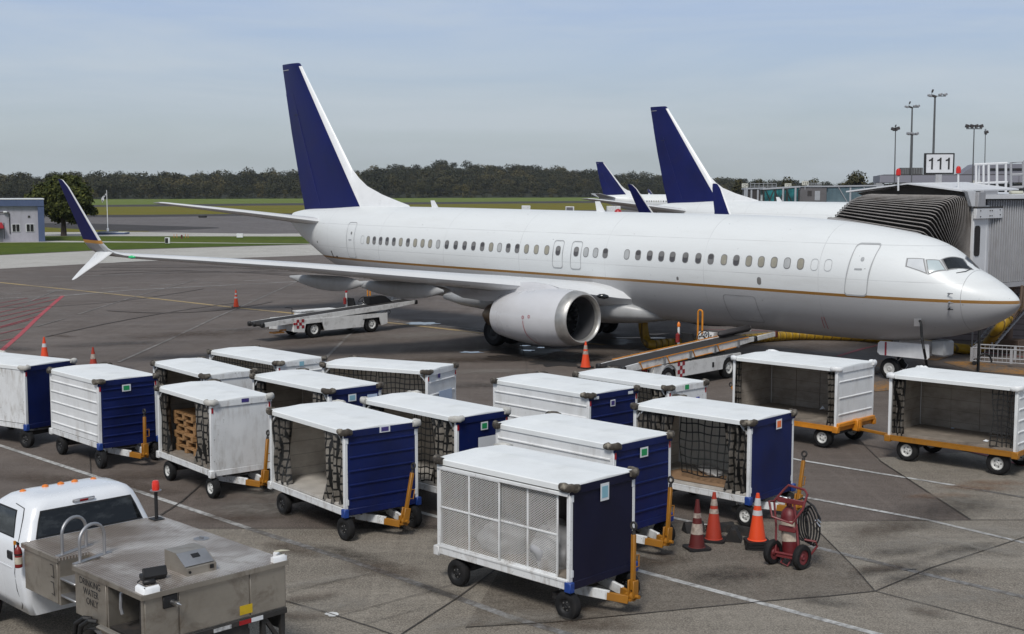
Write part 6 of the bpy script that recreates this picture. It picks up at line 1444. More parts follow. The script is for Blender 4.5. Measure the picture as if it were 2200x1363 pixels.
def loop(tp, ins):
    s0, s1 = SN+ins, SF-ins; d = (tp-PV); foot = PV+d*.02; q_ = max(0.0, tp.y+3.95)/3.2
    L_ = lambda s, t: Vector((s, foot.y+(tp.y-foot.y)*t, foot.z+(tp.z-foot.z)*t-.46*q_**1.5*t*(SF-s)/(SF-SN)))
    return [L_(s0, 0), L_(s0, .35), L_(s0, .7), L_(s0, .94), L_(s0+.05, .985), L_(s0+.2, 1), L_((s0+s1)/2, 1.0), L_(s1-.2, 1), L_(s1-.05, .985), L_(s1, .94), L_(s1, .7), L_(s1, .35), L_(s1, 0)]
mb.loft([loop(t, i) for t, i in prof], 0, False, False, closed=False); mb.build('hood_fabric', [M_BEL_SHADE], J, ang=20)
for k in range(NF):
    mb = MB(); mb.tube(loop(rings_top[k]+(rings_top[k]-PV)*.01, -.02), [.011, .011, .012, .014, .018, .02, .02, .02, .018, .014, .012, .011, .011], 7); mb.build('hood_frame', [M_BEL], J)
mb = MB(); tp = rings_top[-1]; a = Vector((0, .55, -.10)); mb.loft([[p, p+Vector((0, .10, .10)), p+Vector((0, .20, -.05)), p+Vector((0, .08, -.10))] for p in loop(tp+(tp-PV)*.02, -.06)[2:11]], 0, True, True); mb.build('contact_pad', [paint('grey_canvas', (.27, .265, .265), .7, var=.1)], J)
# roof canopy over the hood: shallow ridge, dark soffit, white edge
mb = MB(); ys = (-3.2, -7.5)
P = []
for y, dz in ((ys[0], 0), (ys[1], .05)):
    for s, z in ((7.95, 6.02), (5.55, 6.30), (3.55, 6.05)): P += [(s, y, z+dz), (s, y, z+dz+.05)]
mb.add(P, [(0, 6, 8, 2), (2, 8, 10, 4), (1, 3, 9, 7), (3, 5, 11, 9), (0, 2, 3, 1), (2, 4, 5, 3), (0, 1, 7, 6), (4, 10, 11, 5), (6, 7, 9, 8), (8, 9, 11, 10)]); mb.build('canopy_roof', [M_BRW], J, smooth=False)
mb = MB(); mb.add([(7.8, -3.7, 6.0), (5.55, -3.7, 6.27), (3.7, -3.7, 6.02), (3.7, -3.7, 5.72), (7.2, -3.7, 5.72)], [(0, 1, 2, 3, 4)]); mb.build('hood_lining', [M_HOOD], J, smooth=False)
mb = MB(); mb.M = None; mb.loft([[(3.60, -3.45, 6.06), (3.60, -4.05, 6.06), (3.60, -4.05, 5.55), (3.60, -3.80, 5.55)], [(3.48, -3.45, 6.06), (3.48, -4.05, 6.06), (3.48, -4.05, 5.55), (3.48, -3.80, 5.55)]]); mb.build('side_fascia', [M_BRW], J, smooth=False)
mb = MB(); mb.box((3.46, -4.35, 5.78), (.16, .52, .50), bev=.01); mb.box((3.47, -4.3, 5.47), (.12, .42, .05)); mb.build('hinge_box', [M_BRG], J)
# cab front panel with its tall window, then the ribbed wall
mb = MB(); mb.box((3.56, -4.62, 4.2), (.12, 1.16, 2.75), bev=.01); mb.box((3.53, -5.02, 4.2), (.08, .10, 2.75)); mb.build('cab_panel', [M_BRW], J)
mb = MB(); mb.M = Matrix(((0, 0, 1, 3.485), (1, 0, 0, -4.30), (0, 1, 0, 4.37), (0, 0, 0, 1)))
rq = [(x, y) for x, y in rrect(0, 0, .40, 1.04, .12)]; mb.prism(rq, -.004, .02); mb.build('cab_window', [MT['glass_dark']], J)
mb = MB(); mb.box((3.44, -4.95, 5.31), (.12, 1.95, .36), bev=.008, mat=0); mb.box((3.44, -4.95, 5.51), (.14, 1.97, .05), mat=1)
for y, z in ((-4.25, 5.4), (-4.25, 5.2), (-4.95, 5.4), (-4.95, 5.22), (-5.1, 5.4), (-5.1, 5.22), (-5.7, 5.42), (-5.72, 5.25)): mb.cyl((3.39, y, z), (3.36, y, z), .022, n=8, mat=1)
mb.build('bracket_plate', [M_BRW, MT['steel_dark']], J)
def sy(y): return 3.55-.30*math.sin(math.pi*min(1, max(0, (-5.0-y)/7.0)))
mb = MB(); yy = [-5.05-.25*k for k in range(40)]
mb.loft([[(sy(y)+.06, y, 2.82), (sy(y)+.06, y, 5.78), (sy(y)+.14, y, 5.78), (sy(y)+.14, y, 2.82)] for y in yy]); mb.build('wall_backing', [paint('rib_gap_shade', (.040, .040, .045), .7, var=.2)], J)  # dark backing: shade between the ribs put into its colour
mb = MB()
for k in range(54):
    y = -5.12-.15*k; s = sy(y)
    mb.box((s+.01, y, 4.3), (.09, .055, 2.9), bev=.010)
mb.build('ribbed_wall', [M_BRG], J)
for z in (3.35, 3.72, 4.08):
    mb = MB(); mb.loft([[(sy(y)+.035, y, z-.03), (sy(y)+.035, y, z+.03), (sy(y)+.055, y, z+.03), (sy(y)+.055, y, z-.03)] for y in yy[:36]]); mb.build('wall_rail', [M_BRG], J)
mb = MB(); mb.loft([[(sy(y)-.06, y, 2.68), (sy(y)-.06, y, 2.84), (sy(y)+.5, y, 2.84), (sy(y)+.5, y, 2.68)] for y in [-4.05]+yy]); mb.build('floor_beam', [M_BRG], J)
mb = MB(); mb.loft([[(sy(y)-.18, y, 5.80), (sy(y)-.18, y, 5.94), (sy(y)+4, y, 6.02), (sy(y)+4, y, 5.80)] for y in [-4.6]+yy]); mb.build('tunnel_roof', [M_BRW], J)
mb = MB(); mb.box((5.3, -9.6, 4.2), (3.2, 10.4, 2.7)); mb.build('tunnel_core', [M_HOOD], J)
mb = MB(); mb.box((3.7, -5.1, 5.98), (.5, 1.1, .22), bev=.01); mb.build('roof_box', [M_BRG], J)
mb = MB(); mb.cyl((4.6, -9.4, 0), (4.6, -9.4, 2.7), .16, n=16); mb.box((4.6, -9.4, .25), (1.1, .6, .5), bev=.03); mb.build('drive_column', [paint('rusty_column', (.13, .085, .06), .7, var=.3, dirt=.5)], J)
mb = MB(); mb.tube([(3.2, -7.3, 2.7), (3.15, -7.1, 2.0), (3.3, -6.9, 1.6), (3.6, -6.9, 1.9)], .06, 8); mb.tube([(3.3, -7.6, 2.7), (3.2, -7.5, 1.9), (3.5, -7.2, 1.4)], .05, 8); mb.build('hanging_cable', [paint('brown_cable', (.10, .065, .045), .7)], J)
for (u, v0, v1, Y) in ((1930, 378, 404, 44.2), (2059, 373, 402, 44.0)):
    a, b = at(u, v1, Y), at(u, v0, Y); ai, bi = A_I @ a, A_I @ b
    mb = MB(); mb.cyl(ai-Vector((0, 0, .1)), bi, .035, n=10); p = mb.build('beacon_post', [M_BRW], J)
    mb = MB(); mb.lathe([(0, .06), (.02, .085), (.16, .085), (.23, .06), (.26, 0)], bi, (0, 0, 1), 14); mb.build('beacon_lens', [paint('beacon_lens_red', (.55, .02, .015), .2)], p)
# white roof guards
def cage(us, vt, vb, Y, label):
    o = at((us[0]+us[-1])/2, vb, Y); root = thing('roof_railing', label, 'railing', o, 0)
    P = lambda u, v, dy=0.0: at(u, v, Y+dy)-o
    for u in us:
        mb = MB(); mb.tube([P(u, vb), P(u, vt)], .045, 6); mb.build('upright', [M_BRW], root)
    for v in (vt, vt+(vb-vt)*.68):
        mb = MB(); mb.tube([P(us[0]-4, v+1), P(us[-1]+3, v-2)], .045, 6); mb.build('rail', [M_BRW], root)
    return root, P
r1, P1 = cage([2097, 2113, 2124, 2142, 2161], 353, 413, 47, 'white steel guard railing standing on the jet bridge roof')
mb = MB(); mb.tube([P1(2113, 398), P1(2118, 416)], .04, 6); mb.build('brace', [M_BRW], r1)
mb = MB(); mb.tube([P1(2144, 398), P1(2137, 416)], .04, 6); mb.build('brace', [M_BRW], r1)
mb = MB(); mb.tube([P1(2103, 354, 1.1), P1(2103, 412, 1.1)], .04, 6); mb.tube([P1(2097, 354), P1(2103, 354, 1.1)], .03, 6); mb.build('upright', [M_BRW], r1)
o = at(2185, 405, 48); r2 = thing('roof_frame', 'pale rectangular roof frame at the right edge above the ribbed bridge wall', 'frame', o, 0)
for pts in ([(2172, 410), (2172, 350), (2198, 348), (2199, 402)], [(2172, 376), (2198, 375)], [(2172, 403), (2198, 402)]):
    mb = MB(); mb.tube([at(u, v, 48)-o for u, v in pts], .05, 6); mb.build('bar', [M_BRG], r2)
mb = MB(); mb.box(at(2203, 380, 48.2)-o, (.12, .2, 1.2)); mb.build('dark_post', [MT['steel_dark']], r2)
tag(MB().box((0, 0, 0), (.45, .3, .12), bev=.03).build('roof_box', [paint('cream_plastic', (.5, .5, .42), .6)], None, at(2183, 414, 46.8)), 'small cream box lying on the jet bridge roof edge', 'box')
# gate sign
S = thing('gate_sign', 'black framed white gate sign reading 111 on a post above the jet bridge', 'gate sign', at(2018, 352, 46.5), R(-9))
mb = MB(); mb.box((0, .06, 0), (1.06, .10, .76), bev=.01); mb.build('sign_frame', [MT['black']], S)
mb = MB(); mb.box((.01, .0, 0), (.93, .03, .66), bev=.004); brd = mb.build('sign_board', [paint('sign_white', (.60, .61, .63), .4, var=.05)], S)
for k, x in enumerate((-.285, .01, .30)):
    mb = MB(); mb.M = Matrix(((1, 0, 0, x), (0, 0, -1, -.0175), (0, 1, 0, .0), (0, 0, 0, 1)))
    mb.prism([(.0, -.21), (.062, -.21), (.062, .215), (.015, .215), (-.012, .165), (-.085, .135), (-.085, .085), (.0, .105)], 0, .006); mb.M = None
    mb.build('numeral', [M_INK], brd, smooth=False)
mb = MB(); mb.box((0, .09, -.62), (.22, .12, .56)); mb.box((0, .12, -.95), (.34, .3, .25)); mb.build('sign_post', [M_BRG], S)
# ground air hose, power cable, basket and wall beneath the bridge
def hose_mat(name, col):
    t = NT(name); X, Y, Z = t.xyz(); n = t.noise(1.5, 4)
    d = t.math('FRACT', t.math('MULTIPLY', t.math('ADD', X, t.math('MULTIPLY', Y, .4)), 3.1)); b = t.math('LESS_THAN', d, .16)
    c = t.mix(t.ramp(n, .35, .7), tuple(x*.6 for x in col), col); c = t.mix(t.math('MULTIPLY', b, .7), c, (.03, .02, .01)); t.set('Base Color', c); t.set('Roughness', .5); t.bump(t.math('SINE', t.math('MULTIPLY', d, 6.28)), .6, .03); return t.mat
M_HOSE = hose_mat('yellow_hose_fabric', (.42, .25, .012))
pl = plane
pa = A_M @ Vector((14.9, -.25, 1.18))
hp = [pa, pa+Vector((.02, .05, -.35)), G(1388, 730, .35)+Vector((0, 0, 0)), G(1402, 741, .2), G(1440, 738, .2), G(1520, 735, .2), G(1600, 729, .2), G(1690, 722, .2), G(1760, 721, .2), G(1850, 724, .2), G(1930, 733, .2), G(1990, 741, .2), G(2050, 748, .2), G(2092, 750, .22), G(2120, 738, .45), at(2150, 702, 45.6), at(2180, 668, 46.0), at(2196, 648, 46.3)]
def smooth_path(P, n=6):
    out = []
    for i in range(len(P)-1):
        p0 = P[max(0, i-1)]; p1 = P[i]; p2 = P[i+1]; p3 = P[min(len(P)-1, i+2)]
        for k in range(n):
            t = k/n; out.append(.5*((2*p1)+(p2-p0)*t+(2*p0-5*p1+4*p2-p3)*t*t+(3*p1-p0-3*p2+p3)*t**3))
    return out+[P[-1]]
mb = MB(); sp_ = smooth_path([Vector(p) for p in hp]); mb.tube(sp_, [.19]*len(sp_), 12); H = mb.build('air_hose', [M_HOSE], ang=80); tag(H, 'fat yellow cold-air hose lying under the airliner from belly to jet bridge', 'hose')
q = A_M @ (fus_hit(1978, 690)+Vector((0, .05, 0)))
mb = MB(); pp = smooth_path([q, q+Vector((.0, -.12, -.08)), q+Vector((.03, -.15, -.5)), q+Vector((.12, -.2, -1.0)), G(1993, 790, .05), G(2004, 800, .04), G(2050, 806, .04)]); mb.tube(pp, .042, 9); pc = mb.build('power_cable', [MT['black']]); tag(pc, 'thick black ground power cable hanging from the airliner nose panel', 'cable')
mb = MB(); mb.cyl(G(2101, 799), G(2101, 799)+Vector((0, 0, 2.3)), .05, n=10)
lp = [G(2104, 797, .05)+Vector((.16+.24*math.cos(a), 0, .28+.3*math.sin(a))) for a in [math.pi*(1-k/10) for k in range(11)]]; mb.tube(lp, .03, 7)
tag(mb.build('hanging_cable', [MT['black']]), 'black cable hanging straight down to the ground behind the airliner nose', 'cable')
B0_ = G(2176, 786); BK = thing('wire_basket', 'low white wire basket trolley on the ground under the jet bridge', 'basket', B0_, R(-28))
bw, bd, bh = 2.6, 1.1, .62
for z in (.16, bh):
    mb = MB(); mb.tube([(-bw/2, -bd/2, z), (bw/2, -bd/2, z), (bw/2, bd/2, z), (-bw/2, bd/2, z)], .022, 6, closed=True); mb.build('hoop_rail', [M_BRG], BK)
mb = MB()
for k in range(19):
    x = -bw/2+bw*k/18; mb.tube([(x, -bd/2, .16), (x, -bd/2, bh)], .008, 4); mb.tube([(x, bd/2, .16), (x, bd/2, bh)], .008, 4)
for k in range(11):
    y = -bd/2+bd*k/10; mb.tube([(-bw/2, y, .16), (-bw/2, y, bh)], .008, 4); mb.tube([(bw/2, y, .16), (bw/2, y, bh)], .008, 4)
mb.build('wire_mesh', [M_BRG], BK)
for x in (-bw/2, 0, bw/2):
    for y in (-bd/2, bd/2):
        mb = MB(); mb.box((x, y, .38), (.09, .03, .5)); mb.build('post', [M_BRG], BK)
for x in (-bw/2+.1, bw/2-.1):
    for y in (-bd/2, bd/2): 
        mb = MB(); mb.lathe([(-.03, .07), (0, .08), (.03, .07)], (x, y, .08), (0, 1, 0), 12, cap0=True, cap1=True); mb.build('castor', [MT['black']], BK)
St = thing('service_stair', 'grey barred service stair leaning up to the jet bridge at the right edge', 'stair', G(2130, 768), R(38))
for y in (0, .8):
    mb = MB(); mb.tube([(0, y, .3), (3.2, y, 2.2)], .035, 6); mb.build('stair_rail', [M_BRG], St)
    mb = MB(); mb.tube([(0, y, 1.2), (3.2, y, 3.0)], .03, 6); mb.tube([(0, y, .3), (0, y, 1.2)], .03, 6); mb.build('hand_rail', [M_BRG], St)
mb = MB()
for k in range(16): mb.box((.2+.2*k, .4, .40+.119*k), (.2, .8, .03))
mb.build('treads', [M_BRG], St)
t = NT('ribbed_wall_paint'); X, Y, Z = t.xyz(); b = t.math('LESS_THAN', t.math('FRACT', t.math('MULTIPLY', Z, 1/.24)), .14); n = t.noise(.8, 4)
c = t.mix(t.ramp(n, .3, .7), (.20, .165, .165), (.26, .22, .215)); c = t.mix(t.math('MULTIPLY', b, .8), c, (.09, .055, .055)); t.set('Base Color', c); t.set('Roughness', .7); M_TW = t.mat
mb = MB(); a, b = G(1960, 728), G(2420, 742); mb.M = frame((a+b)/2, b-a); Lw = (b-a).length; mb.box((0, 0, 1.35), (Lw, .25, 2.7)); w = mb.build('terminal_wall', [M_TW]); tag(w, 'low mauve wall with horizontal grooves beyond the nose, under the jet bridge', 'wall')
# ================================================================== far side: terminal, far bridges, masts, building, flag, trees
M_FASC = paint('terminal_fascia', (.235, .235, .275), .5, var=.06, vs=.2, dirt=.2, dcol=(.2, .2, .22), ds=.3)
M_FASC2 = paint('terminal_upper', (.20, .20, .235), .55, var=.06, vs=.2)
M_DKGL = paint('terminal_glass', (.02, .028, .032), .12, var=.4, vs=.5)
TB = thing('terminal_building', 'long low grey terminal building with dark window band, far right behind the gate sign', 'building', (68, 230, 0), R(-11))
mb = MB(); mb.box((45, 6, 3.7), (90, 12, 7.4)); mb.build('window_band', [M_DKGL], TB, smooth=False)
mb = MB(); mb.box((44, 5.2, 8.22), (92, 14, 1.28)); mb.build('fascia', [M_FASC], TB, smooth=False)
mb = MB(); mb.box((44, 5.2, 8.93), (90.5, 13.9, .14)); mb.build('roof_edge', [MT['steel_dark']], TB, smooth=False)
mb = MB(); mb.loft([[(12.5, 3, 9.0), (12.5, 12, 9.0), (15, 12, 10.9), (15, 3, 10.9)], [(88, 3, 9.0), (88, 12, 9.0), (88, 12, 10.9), (88, 3, 10.9)]]); mb.build('upper_storey', [M_FASC2], TB, smooth=False)
mb = MB(); mb.box((52, 2.9, 9.95), (70, .12, .35)); mb.build('upper_window', [MT['black']], TB, smooth=False)
for x in np.arange(2, 34, 3.1):
    mb = MB(); mb.box((float(x), -.12, 7.0), (.14, .12, 1.2)); mb.build('window_mullion', [M_FASC], TB, smooth=False)
for x in (7.6, 14.5, 21.5, 27):
    mb = MB(); mb.box((x, -1.83, 8.22), (.05, .02, 1.26)); mb.build('panel_joint', [MT['steel_dark']], TB, smooth=False)
for i, (x, w) in enumerate(((3.7, 1.5), (5.6, 2.2), (8.0, 1.6))):
    o = thing('air_conditioner', ['leftmost grey cooling unit on the terminal roof', 'wide middle cooling unit on the terminal roof', 'cooling unit on the terminal roof just left of the gate sign'][i], 'cooling unit', (68+x-1.0, 231.5-.19*x, 9.0), 0, 'cooling units on the terminal roof')
    mb = MB(); mb.box((0, 0, .62), (w, 1.4, 1.24), bev=.03); mb.build('casing', [paint('cooler_grey', (.10, .10, .10), .5, var=.2)], o)
    mb = MB()
    for k in range(5): mb.box((-w/2+w*(k+.5)/5, -.71, .65), (.05, .03, 1.0))
    mb.build('louvre', [MT['alu']], o)
# glazed jet bridges far beyond the second airliner
t = NT('teal_glass'); n = t.noise(.35, 3); v_ = t.noise(1.2, 3, .5, t.mapping((2.2, 1, .15))); c = t.mix(t.ramp(n, .4, .62), (.004, .07, .08), (.03, .30, .32)); t.set('Base Color', t.mix(t.ramp(v_, .4, .7, 0, .6), c, (.01, .05, .06))); t.set('Roughness', .1); M_TEAL = t.mat
t = NT('pale_glass'); n = t.noise(.25, 3); v_ = t.noise(1.5, 3, .5, t.mapping((2.2, 1, .12))); c = t.mix(t.ramp(n, .4, .62), (.11, .17, .20), (.19, .26, .29)); t.set('Base Color', t.mix(t.ramp(v_, .4, .7, 0, .5), c, (.10, .13, .15))); t.set('Roughness', .15); M_PGLASS = t.mat
M_FBW = paint('far_bridge_grey', (.40, .42, .45), .5, var=.08, vs=.3)
M_FBD = paint('far_bridge_dark', (.05, .045, .045), .6, var=.2)
def far_bridge(label, Y, u0, u1, vt0, vt1, vb, glass, trusses, cab=None):
    a = at(u0, vb, Y); b = at(u1, vb, Y); root = thing('glass_jet_bridge', label, 'jet bridge', (a.x, Y, 0), 0, 'glazed jet bridges at the far gates')
    Lx = b.x-a.x; z0 = a.z; z1 = at(u0, vt0, Y).z; z2 = at(u1, vt1, Y).z
    mb = MB(); mb.loft([[(0, 0, z0), (0, 3, z0), (0, 3, z1), (0, 0, z1)], [(Lx, 0, z0), (Lx, 3, z0), (Lx, 3, z2), (Lx, 0, z2)]]); mb.build('glass_wall', [glass], root, smooth=False)
    mb = MB(); mb.loft([[(-.2, -.25, z1), (-.2, 3.2, z1), (-.2, 3.2, z1+.3), (-.2, -.25, z1+.3)], [(Lx+.2, -.25, z2), (Lx+.2, 3.2, z2), (Lx+.2, 3.2, z2+.3), (Lx+.2, -.25, z2+.3)]]); mb.build('roof', [M_FBW], root, smooth=False)
    mb = MB(); mb.box((Lx/2, 1.4, z0-.35), (Lx, 3.3, .7)); mb.build('floor_beam', [M_FBW], root, smooth=False)
    for q0, q1 in trusses:
        mb = MB(); f = lambda q, top: Vector((Lx*q, -.08, (z1+(z2-z1)*q) if top else z0)); mb.tube([f(q0, True), f(q1, False)], .10, 5); mb.build('truss_bar', [MT['steel_dark'] if glass is M_TEAL else M_FBW], root)
    for q in (0, .33, .66, 1):
        mb = MB(); mb.box((Lx*q, -.06, (z0+z1)/2), (.35, .14, z1-z0)); mb.build('window_post', [M_FBW if glass is not M_TEAL else MT['steel_dark']], root, smooth=False)
    mb = MB(); mb.box((Lx*.12, 1.4, z0/2), (.9, .9, z0)); mb.build('support_leg', [M_FBW], root, smooth=False)
    if cab:
        x0, x1, dark = cab; mb = MB(); mb.box(((x0+x1)/2*Lx, 1.2, (z0+z1)/2+.02), ((x1-x0)*Lx, 3.6, z1-z0+.1)); mb.build('cab', [M_FBD if dark else M_FBG], root, smooth=False)
        mb = MB(); mb.box(((x0+x1)/2*Lx, 1.2, z1+.22), ((x1-x0)*Lx+.5, 4.0, .18)); mb.build('cab_roof', [M_FBW], root, smooth=False)
        if not dark:
            mb = MB(); mb.box(((x0*.35+x1*.65)*Lx, -.64, (z0+z1)/2-.2), (1.1, .06, 2.0)); mb.box(((x0*.65+x1*.35)*Lx, -.64, (z0+z1)/2+.3), (.9, .06, 1.1), mat=1); mb.build('cab_door', [M_FBW, M_FBD], root, smooth=False)
    for q in ((0.55, .9) if glass is M_TEAL else (.1,)):
        mb = MB(); mb.cyl((Lx*q, -.1, z0), (Lx*q, -.1, z1+.6), .22, n=8); mb.build('mast_column', [M_FBW], root)
    return root
M_FBG = paint('far_cab_grey', (.15, .145, .15), .5, var=.15, vs=.3)
far_bridge('teal glazed jet bridge with dark truss bars, leftmost of the far bridges', 262, 1640, 1716, 408, 403, 434, M_TEAL, ((.05, .2), (.3, .15), (.30, .46), (.6, .46), (.62, .8)), None)
far_bridge('pale blue glazed jet bridge with grey doored cab, right of the teal one', 270, 1718, 1882, 403.5, 400.5, 434, M_PGLASS, ((.50, .62), (.83, .95)), (.0, .34, False))
far_bridge('short dark-hooded bridge head just beyond the farthest airliner nose', 276, 1600, 1642, 407.5, 406, 432, M_FBD, (), None)
far_bridge('pale glazed bridge section joining the terminal, behind the hood canopy', 285, 1884, 2000, 402, 400, 430, M_PGLASS, ((.1, .3),), None)
def gate_plate(num, u, v, Y, label):
    p = at(u, v, Y); root = thing('gate_plate', label, 'gate sign', p, 0, 'small far gate number plates'); 
    mb = MB(); mb.box((0, 0, 0), (1.35, .12, .85), bev=.02); mb.build('board', [paint('plate_cream', (.62, .62, .55), .5)], root)
    text(num, .78, Matrix.Translation((0, -.075, -.02)) @ Matrix(((1, 0, 0, 0), (0, 0, -1, 0), (0, 1, 0, 0), (0, 0, 0, 1))), M_INK, root, 'numerals', .004)
    mb = MB(); mb.cyl((0, .05, -.4), (0, .05, -1.3), .07, n=6); mb.build('post', [M_FBW], root)
gate_plate('124', 1600.5, 399, 270, 'far gate plate reading 124 above the dark bridge head')
gate_plate('125', 1693, 399, 262, 'far gate plate reading 125 on the teal bridge')
gate_plate('123', 1730, 394, 262, 'far gate plate reading 123 above the grey bridge cab')
gate_plate('122', 2098, 394, 215, 'far gate plate reading 122 in front of the terminal band')
for i, (u0, u1, vt, vb, Y) in enumerate(((1612, 1668, 395, 406, 270), (1738, 1764, 394, 403, 266))):
    o = at(u0, vb, Y); root = thing('bridge_railing', ['thin grey railing on the dark bridge head roof', 'thin grey railing on the doored bridge cab roof'][i], 'railing', o, 0)
    for k in range(7):
        mb = MB(); p = at(u0+(u1-u0)*k/6, vb, Y)-o; mb.cyl(p, p+Vector((0, 0, (vb-vt)/CAM_F*Y)), .05, n=5); mb.build('upright', [M_FBW], root)
    for h in (1.0, .5):
        mb = MB(); mb.cyl(Vector((0, 0, h*(vb-vt)/CAM_F*Y)), at(u1, vb, Y)-o+Vector((0, 0, h*(vb-vt)/CAM_F*Y)), .05, n=5); mb.build('rail', [M_FBW], root)
# floodlight masts
M_MAST = paint('mast_grey', (.10, .105, .11), .6, var=.1)
def mast(label, u, vt, Y, heads, r=.2, lean=0.0, base_u=None):
    tp = at(u, vt, Y); bs = at(base_u or u, 411, Y); root = thing('floodlight_mast', label, 'light mast', (bs.x, Y, 0), 0, 'floodlight masts behind the terminal')
    top = Vector((tp.x-bs.x, 0, tp.z)); mb = MB(); mb.cyl((0, 0, 0), top, r, r*.6, n=10); mb.build('mast_pole', [M_MAST], root)
    xs = [h[0] for h in heads]; mb = MB(); mb.cyl(top+Vector((min(xs)-.1, 0, 0)), top+Vector((max(xs)+.1, 0, 0)), .07, n=6); mb.build('cross_arm', [M_MAST], root)
    for x, z, w, h, dark in heads:
        mb = MB(); mb.M = frame(top+Vector((x, 0, z)), (1, 0, .3 if x > 0 else -.3)); mb.box((0, 0, 0), (w, .5, h), bev=.05); mb.cyl((0, 0, -h/2), (0, 0, -z), .04, n=5); mb.M = None; mb.build('floodlight', [M_FBD if dark else MT['alu']], root)
    return root
mast('short mast with one dark floodlight cluster, leftmost of the masts', 1924, 281, 205, [(-.35, .25, .7, .45, True), (.2, .3, .9, .5, True), (0, .75, .12, .4, True)], .13, base_u=1922)
mast('tall mast with a wide lamp platform, second from the left', 1960, 231, 250, [(-1.1, .1, .7, .35, False), (-.4, .05, .7, .3, True), (.5, .25, .6, .4, False), (1.15, .25, .6, .4, False), (-.5, .9, .2, .5, True)], .24, base_u=1955)
mast('thin mast with three spread floodlights just right of the tall pole', 1961, 290, 215, [(-.75, .2, .55, .4, False), (-.1, .2, .8, .35, False), (.7, .2, .5, .4, False)], .12, base_u=1958)
mast('tallest mast, rising straight above the 111 sign', 2009, 207, 240, [(-1.0, .1, .8, .4, False), (-.2, .0, .9, .4, True), (1.0, .3, .7, .4, False), (1.9, .3, .7, .4, False), (-.5, .95, .25, .6, True)], .28, base_u=2003)
mast('mast with four dark square floodlights in a row', 2093, 277, 200, [(-1.1, .4, .55, .5, True), (-.38, .4, .55, .5, True), (.35, .4, .55, .5, True), (1.1, .4, .55, .5, True)], .13, base_u=2089)
mast('slim mast with one angled floodlight, rightmost of the masts', 2117, 289, 210, [(.15, .35, .6, .45, True), (0, .75, .15, .3, False)], .10, base_u=2116)
# ------------------------------------------------------------------ trees
def leaf_mat(name, a, b, c3):
    t = NT(name); at_ = t.n('ShaderNodeAttribute', attribute_name='tint'); n = t.noise(.9, 3); 
    c = t.mix(at_.outputs['Fac'], a, b); c = t.mix(t.ramp(n, .45, .7, 0, .7), c, c3); t.set('Base Color', c); t.set('Roughness', .75); t.set('Specular IOR Level', .15); return t.mat
M_LEAF = leaf_mat('tree_leaves', (.030, .040, .012), (.10, .105, .022), (.024, .030, .011))
M_LEAF_F = leaf_mat('forest_leaves', (.030, .034, .020), (.105, .088, .036), (.050, .052, .026))
M_BARK = paint('bark', (.055, .042, .034), .9, var=.3, vs=3)
def leaf_cloud(rng, lobes, n, size, flat=.6):
    # many small leaf clumps through the lobes' volume, denser to the outside
    w = np.array([l[3]**2 for l in lobes]); w = w/w.sum(); k = rng.choice(len(lobes), n, p=w)
    C = np.array([l[:3] for l in lobes])[k]; Rr = np.array([l[3] for l in lobes])[k][:, None]; sq = np.array([l[4] if len(l) > 4 else .75 for l in lobes])[k]
    d = rng.normal(size=(n, 3)); d /= np.linalg.norm(d, axis=1)[:, None]
    rad = rng.uniform(.25, 1, n)[:, None]**.45*(1+.14*rng.normal(size=n))[:, None]
    P = d*rad*Rr; P[:, 2] *= sq; P = C+P
    a = .5*rng.normal(size=(n, 3)); a += d*.9+np.array([0, 0, .45]); a /= np.linalg.norm(a, axis=1)[:, None]
    b = np.cross(a, rng.normal(size=(n, 3))); b /= np.linalg.norm(b, axis=1)[:, None]; c = np.cross(a, b)
    s = size*rng.uniform(.55, 1.3, n)[:, None]
    V = np.stack([P+b*s, P+c*s*flat, P-b*s, P-c*s*flat], 1).reshape(-1, 3)
    return V
def quads_obj(name, V, tint, mat, parent=None):
    n = len(V)//4; me = bpy.data.meshes.new(name); me.vertices.add(len(V)); me.vertices.foreach_set('co', np.ascontiguousarray(V, np.float32).ravel())
    me.loops.add(len(V)); me.loops.foreach_set('vertex_index', np.arange(len(V), dtype=np.int32)); me.polygons.add(n)
    me.polygons.foreach_set('loop_start', np.arange(0, len(V), 4, dtype=np.int32)); me.polygons.foreach_set('loop_total', np.full(n, 4, np.int32)); me.update(calc_edges=True)
    at_ = me.attributes.new('tint', 'FLOAT', 'FACE'); at_.data.foreach_set('value', np.ascontiguousarray(tint, np.float32)); me.materials.append(mat)
    o = bpy.data.objects.new(name, me); COL.objects.link(o)
    if parent is not None: o.parent = parent
    return o
def tree(label, p, lobes, trunk_h, trunk_r, n, size, seed, group=None, mat=None, limbs=6, cat='tree', name='tree'):
    rng = np.random.default_rng(seed); root = thing(name, label, cat, p, 0, group)
    mb = MB(); mb.tube([(0, 0, -.1), (.03, 0, trunk_h*.5), (0, .05, trunk_h)], [trunk_r*1.25, trunk_r, trunk_r*.8], 10)
    for l in lobes[:limbs]: mb.tube([(0, .03, trunk_h*.85), ((l[0])*.5, l[1]*.5, (trunk_h+l[2])*.5), (l[0], l[1], l[2])], [trunk_r*.6, trunk_r*.35, trunk_r*.12], 6)
    mb.build('trunk', [M_BARK], root)
    V = leaf_cloud(rng, lobes, n, size); tint = np.clip(rng.normal(.35, .28, n), 0, 1)
    quads_obj('crown', V, tint, mat or M_LEAF, root); return root
gt = G(137, 507)
rng = random.Random(3); lobes = []
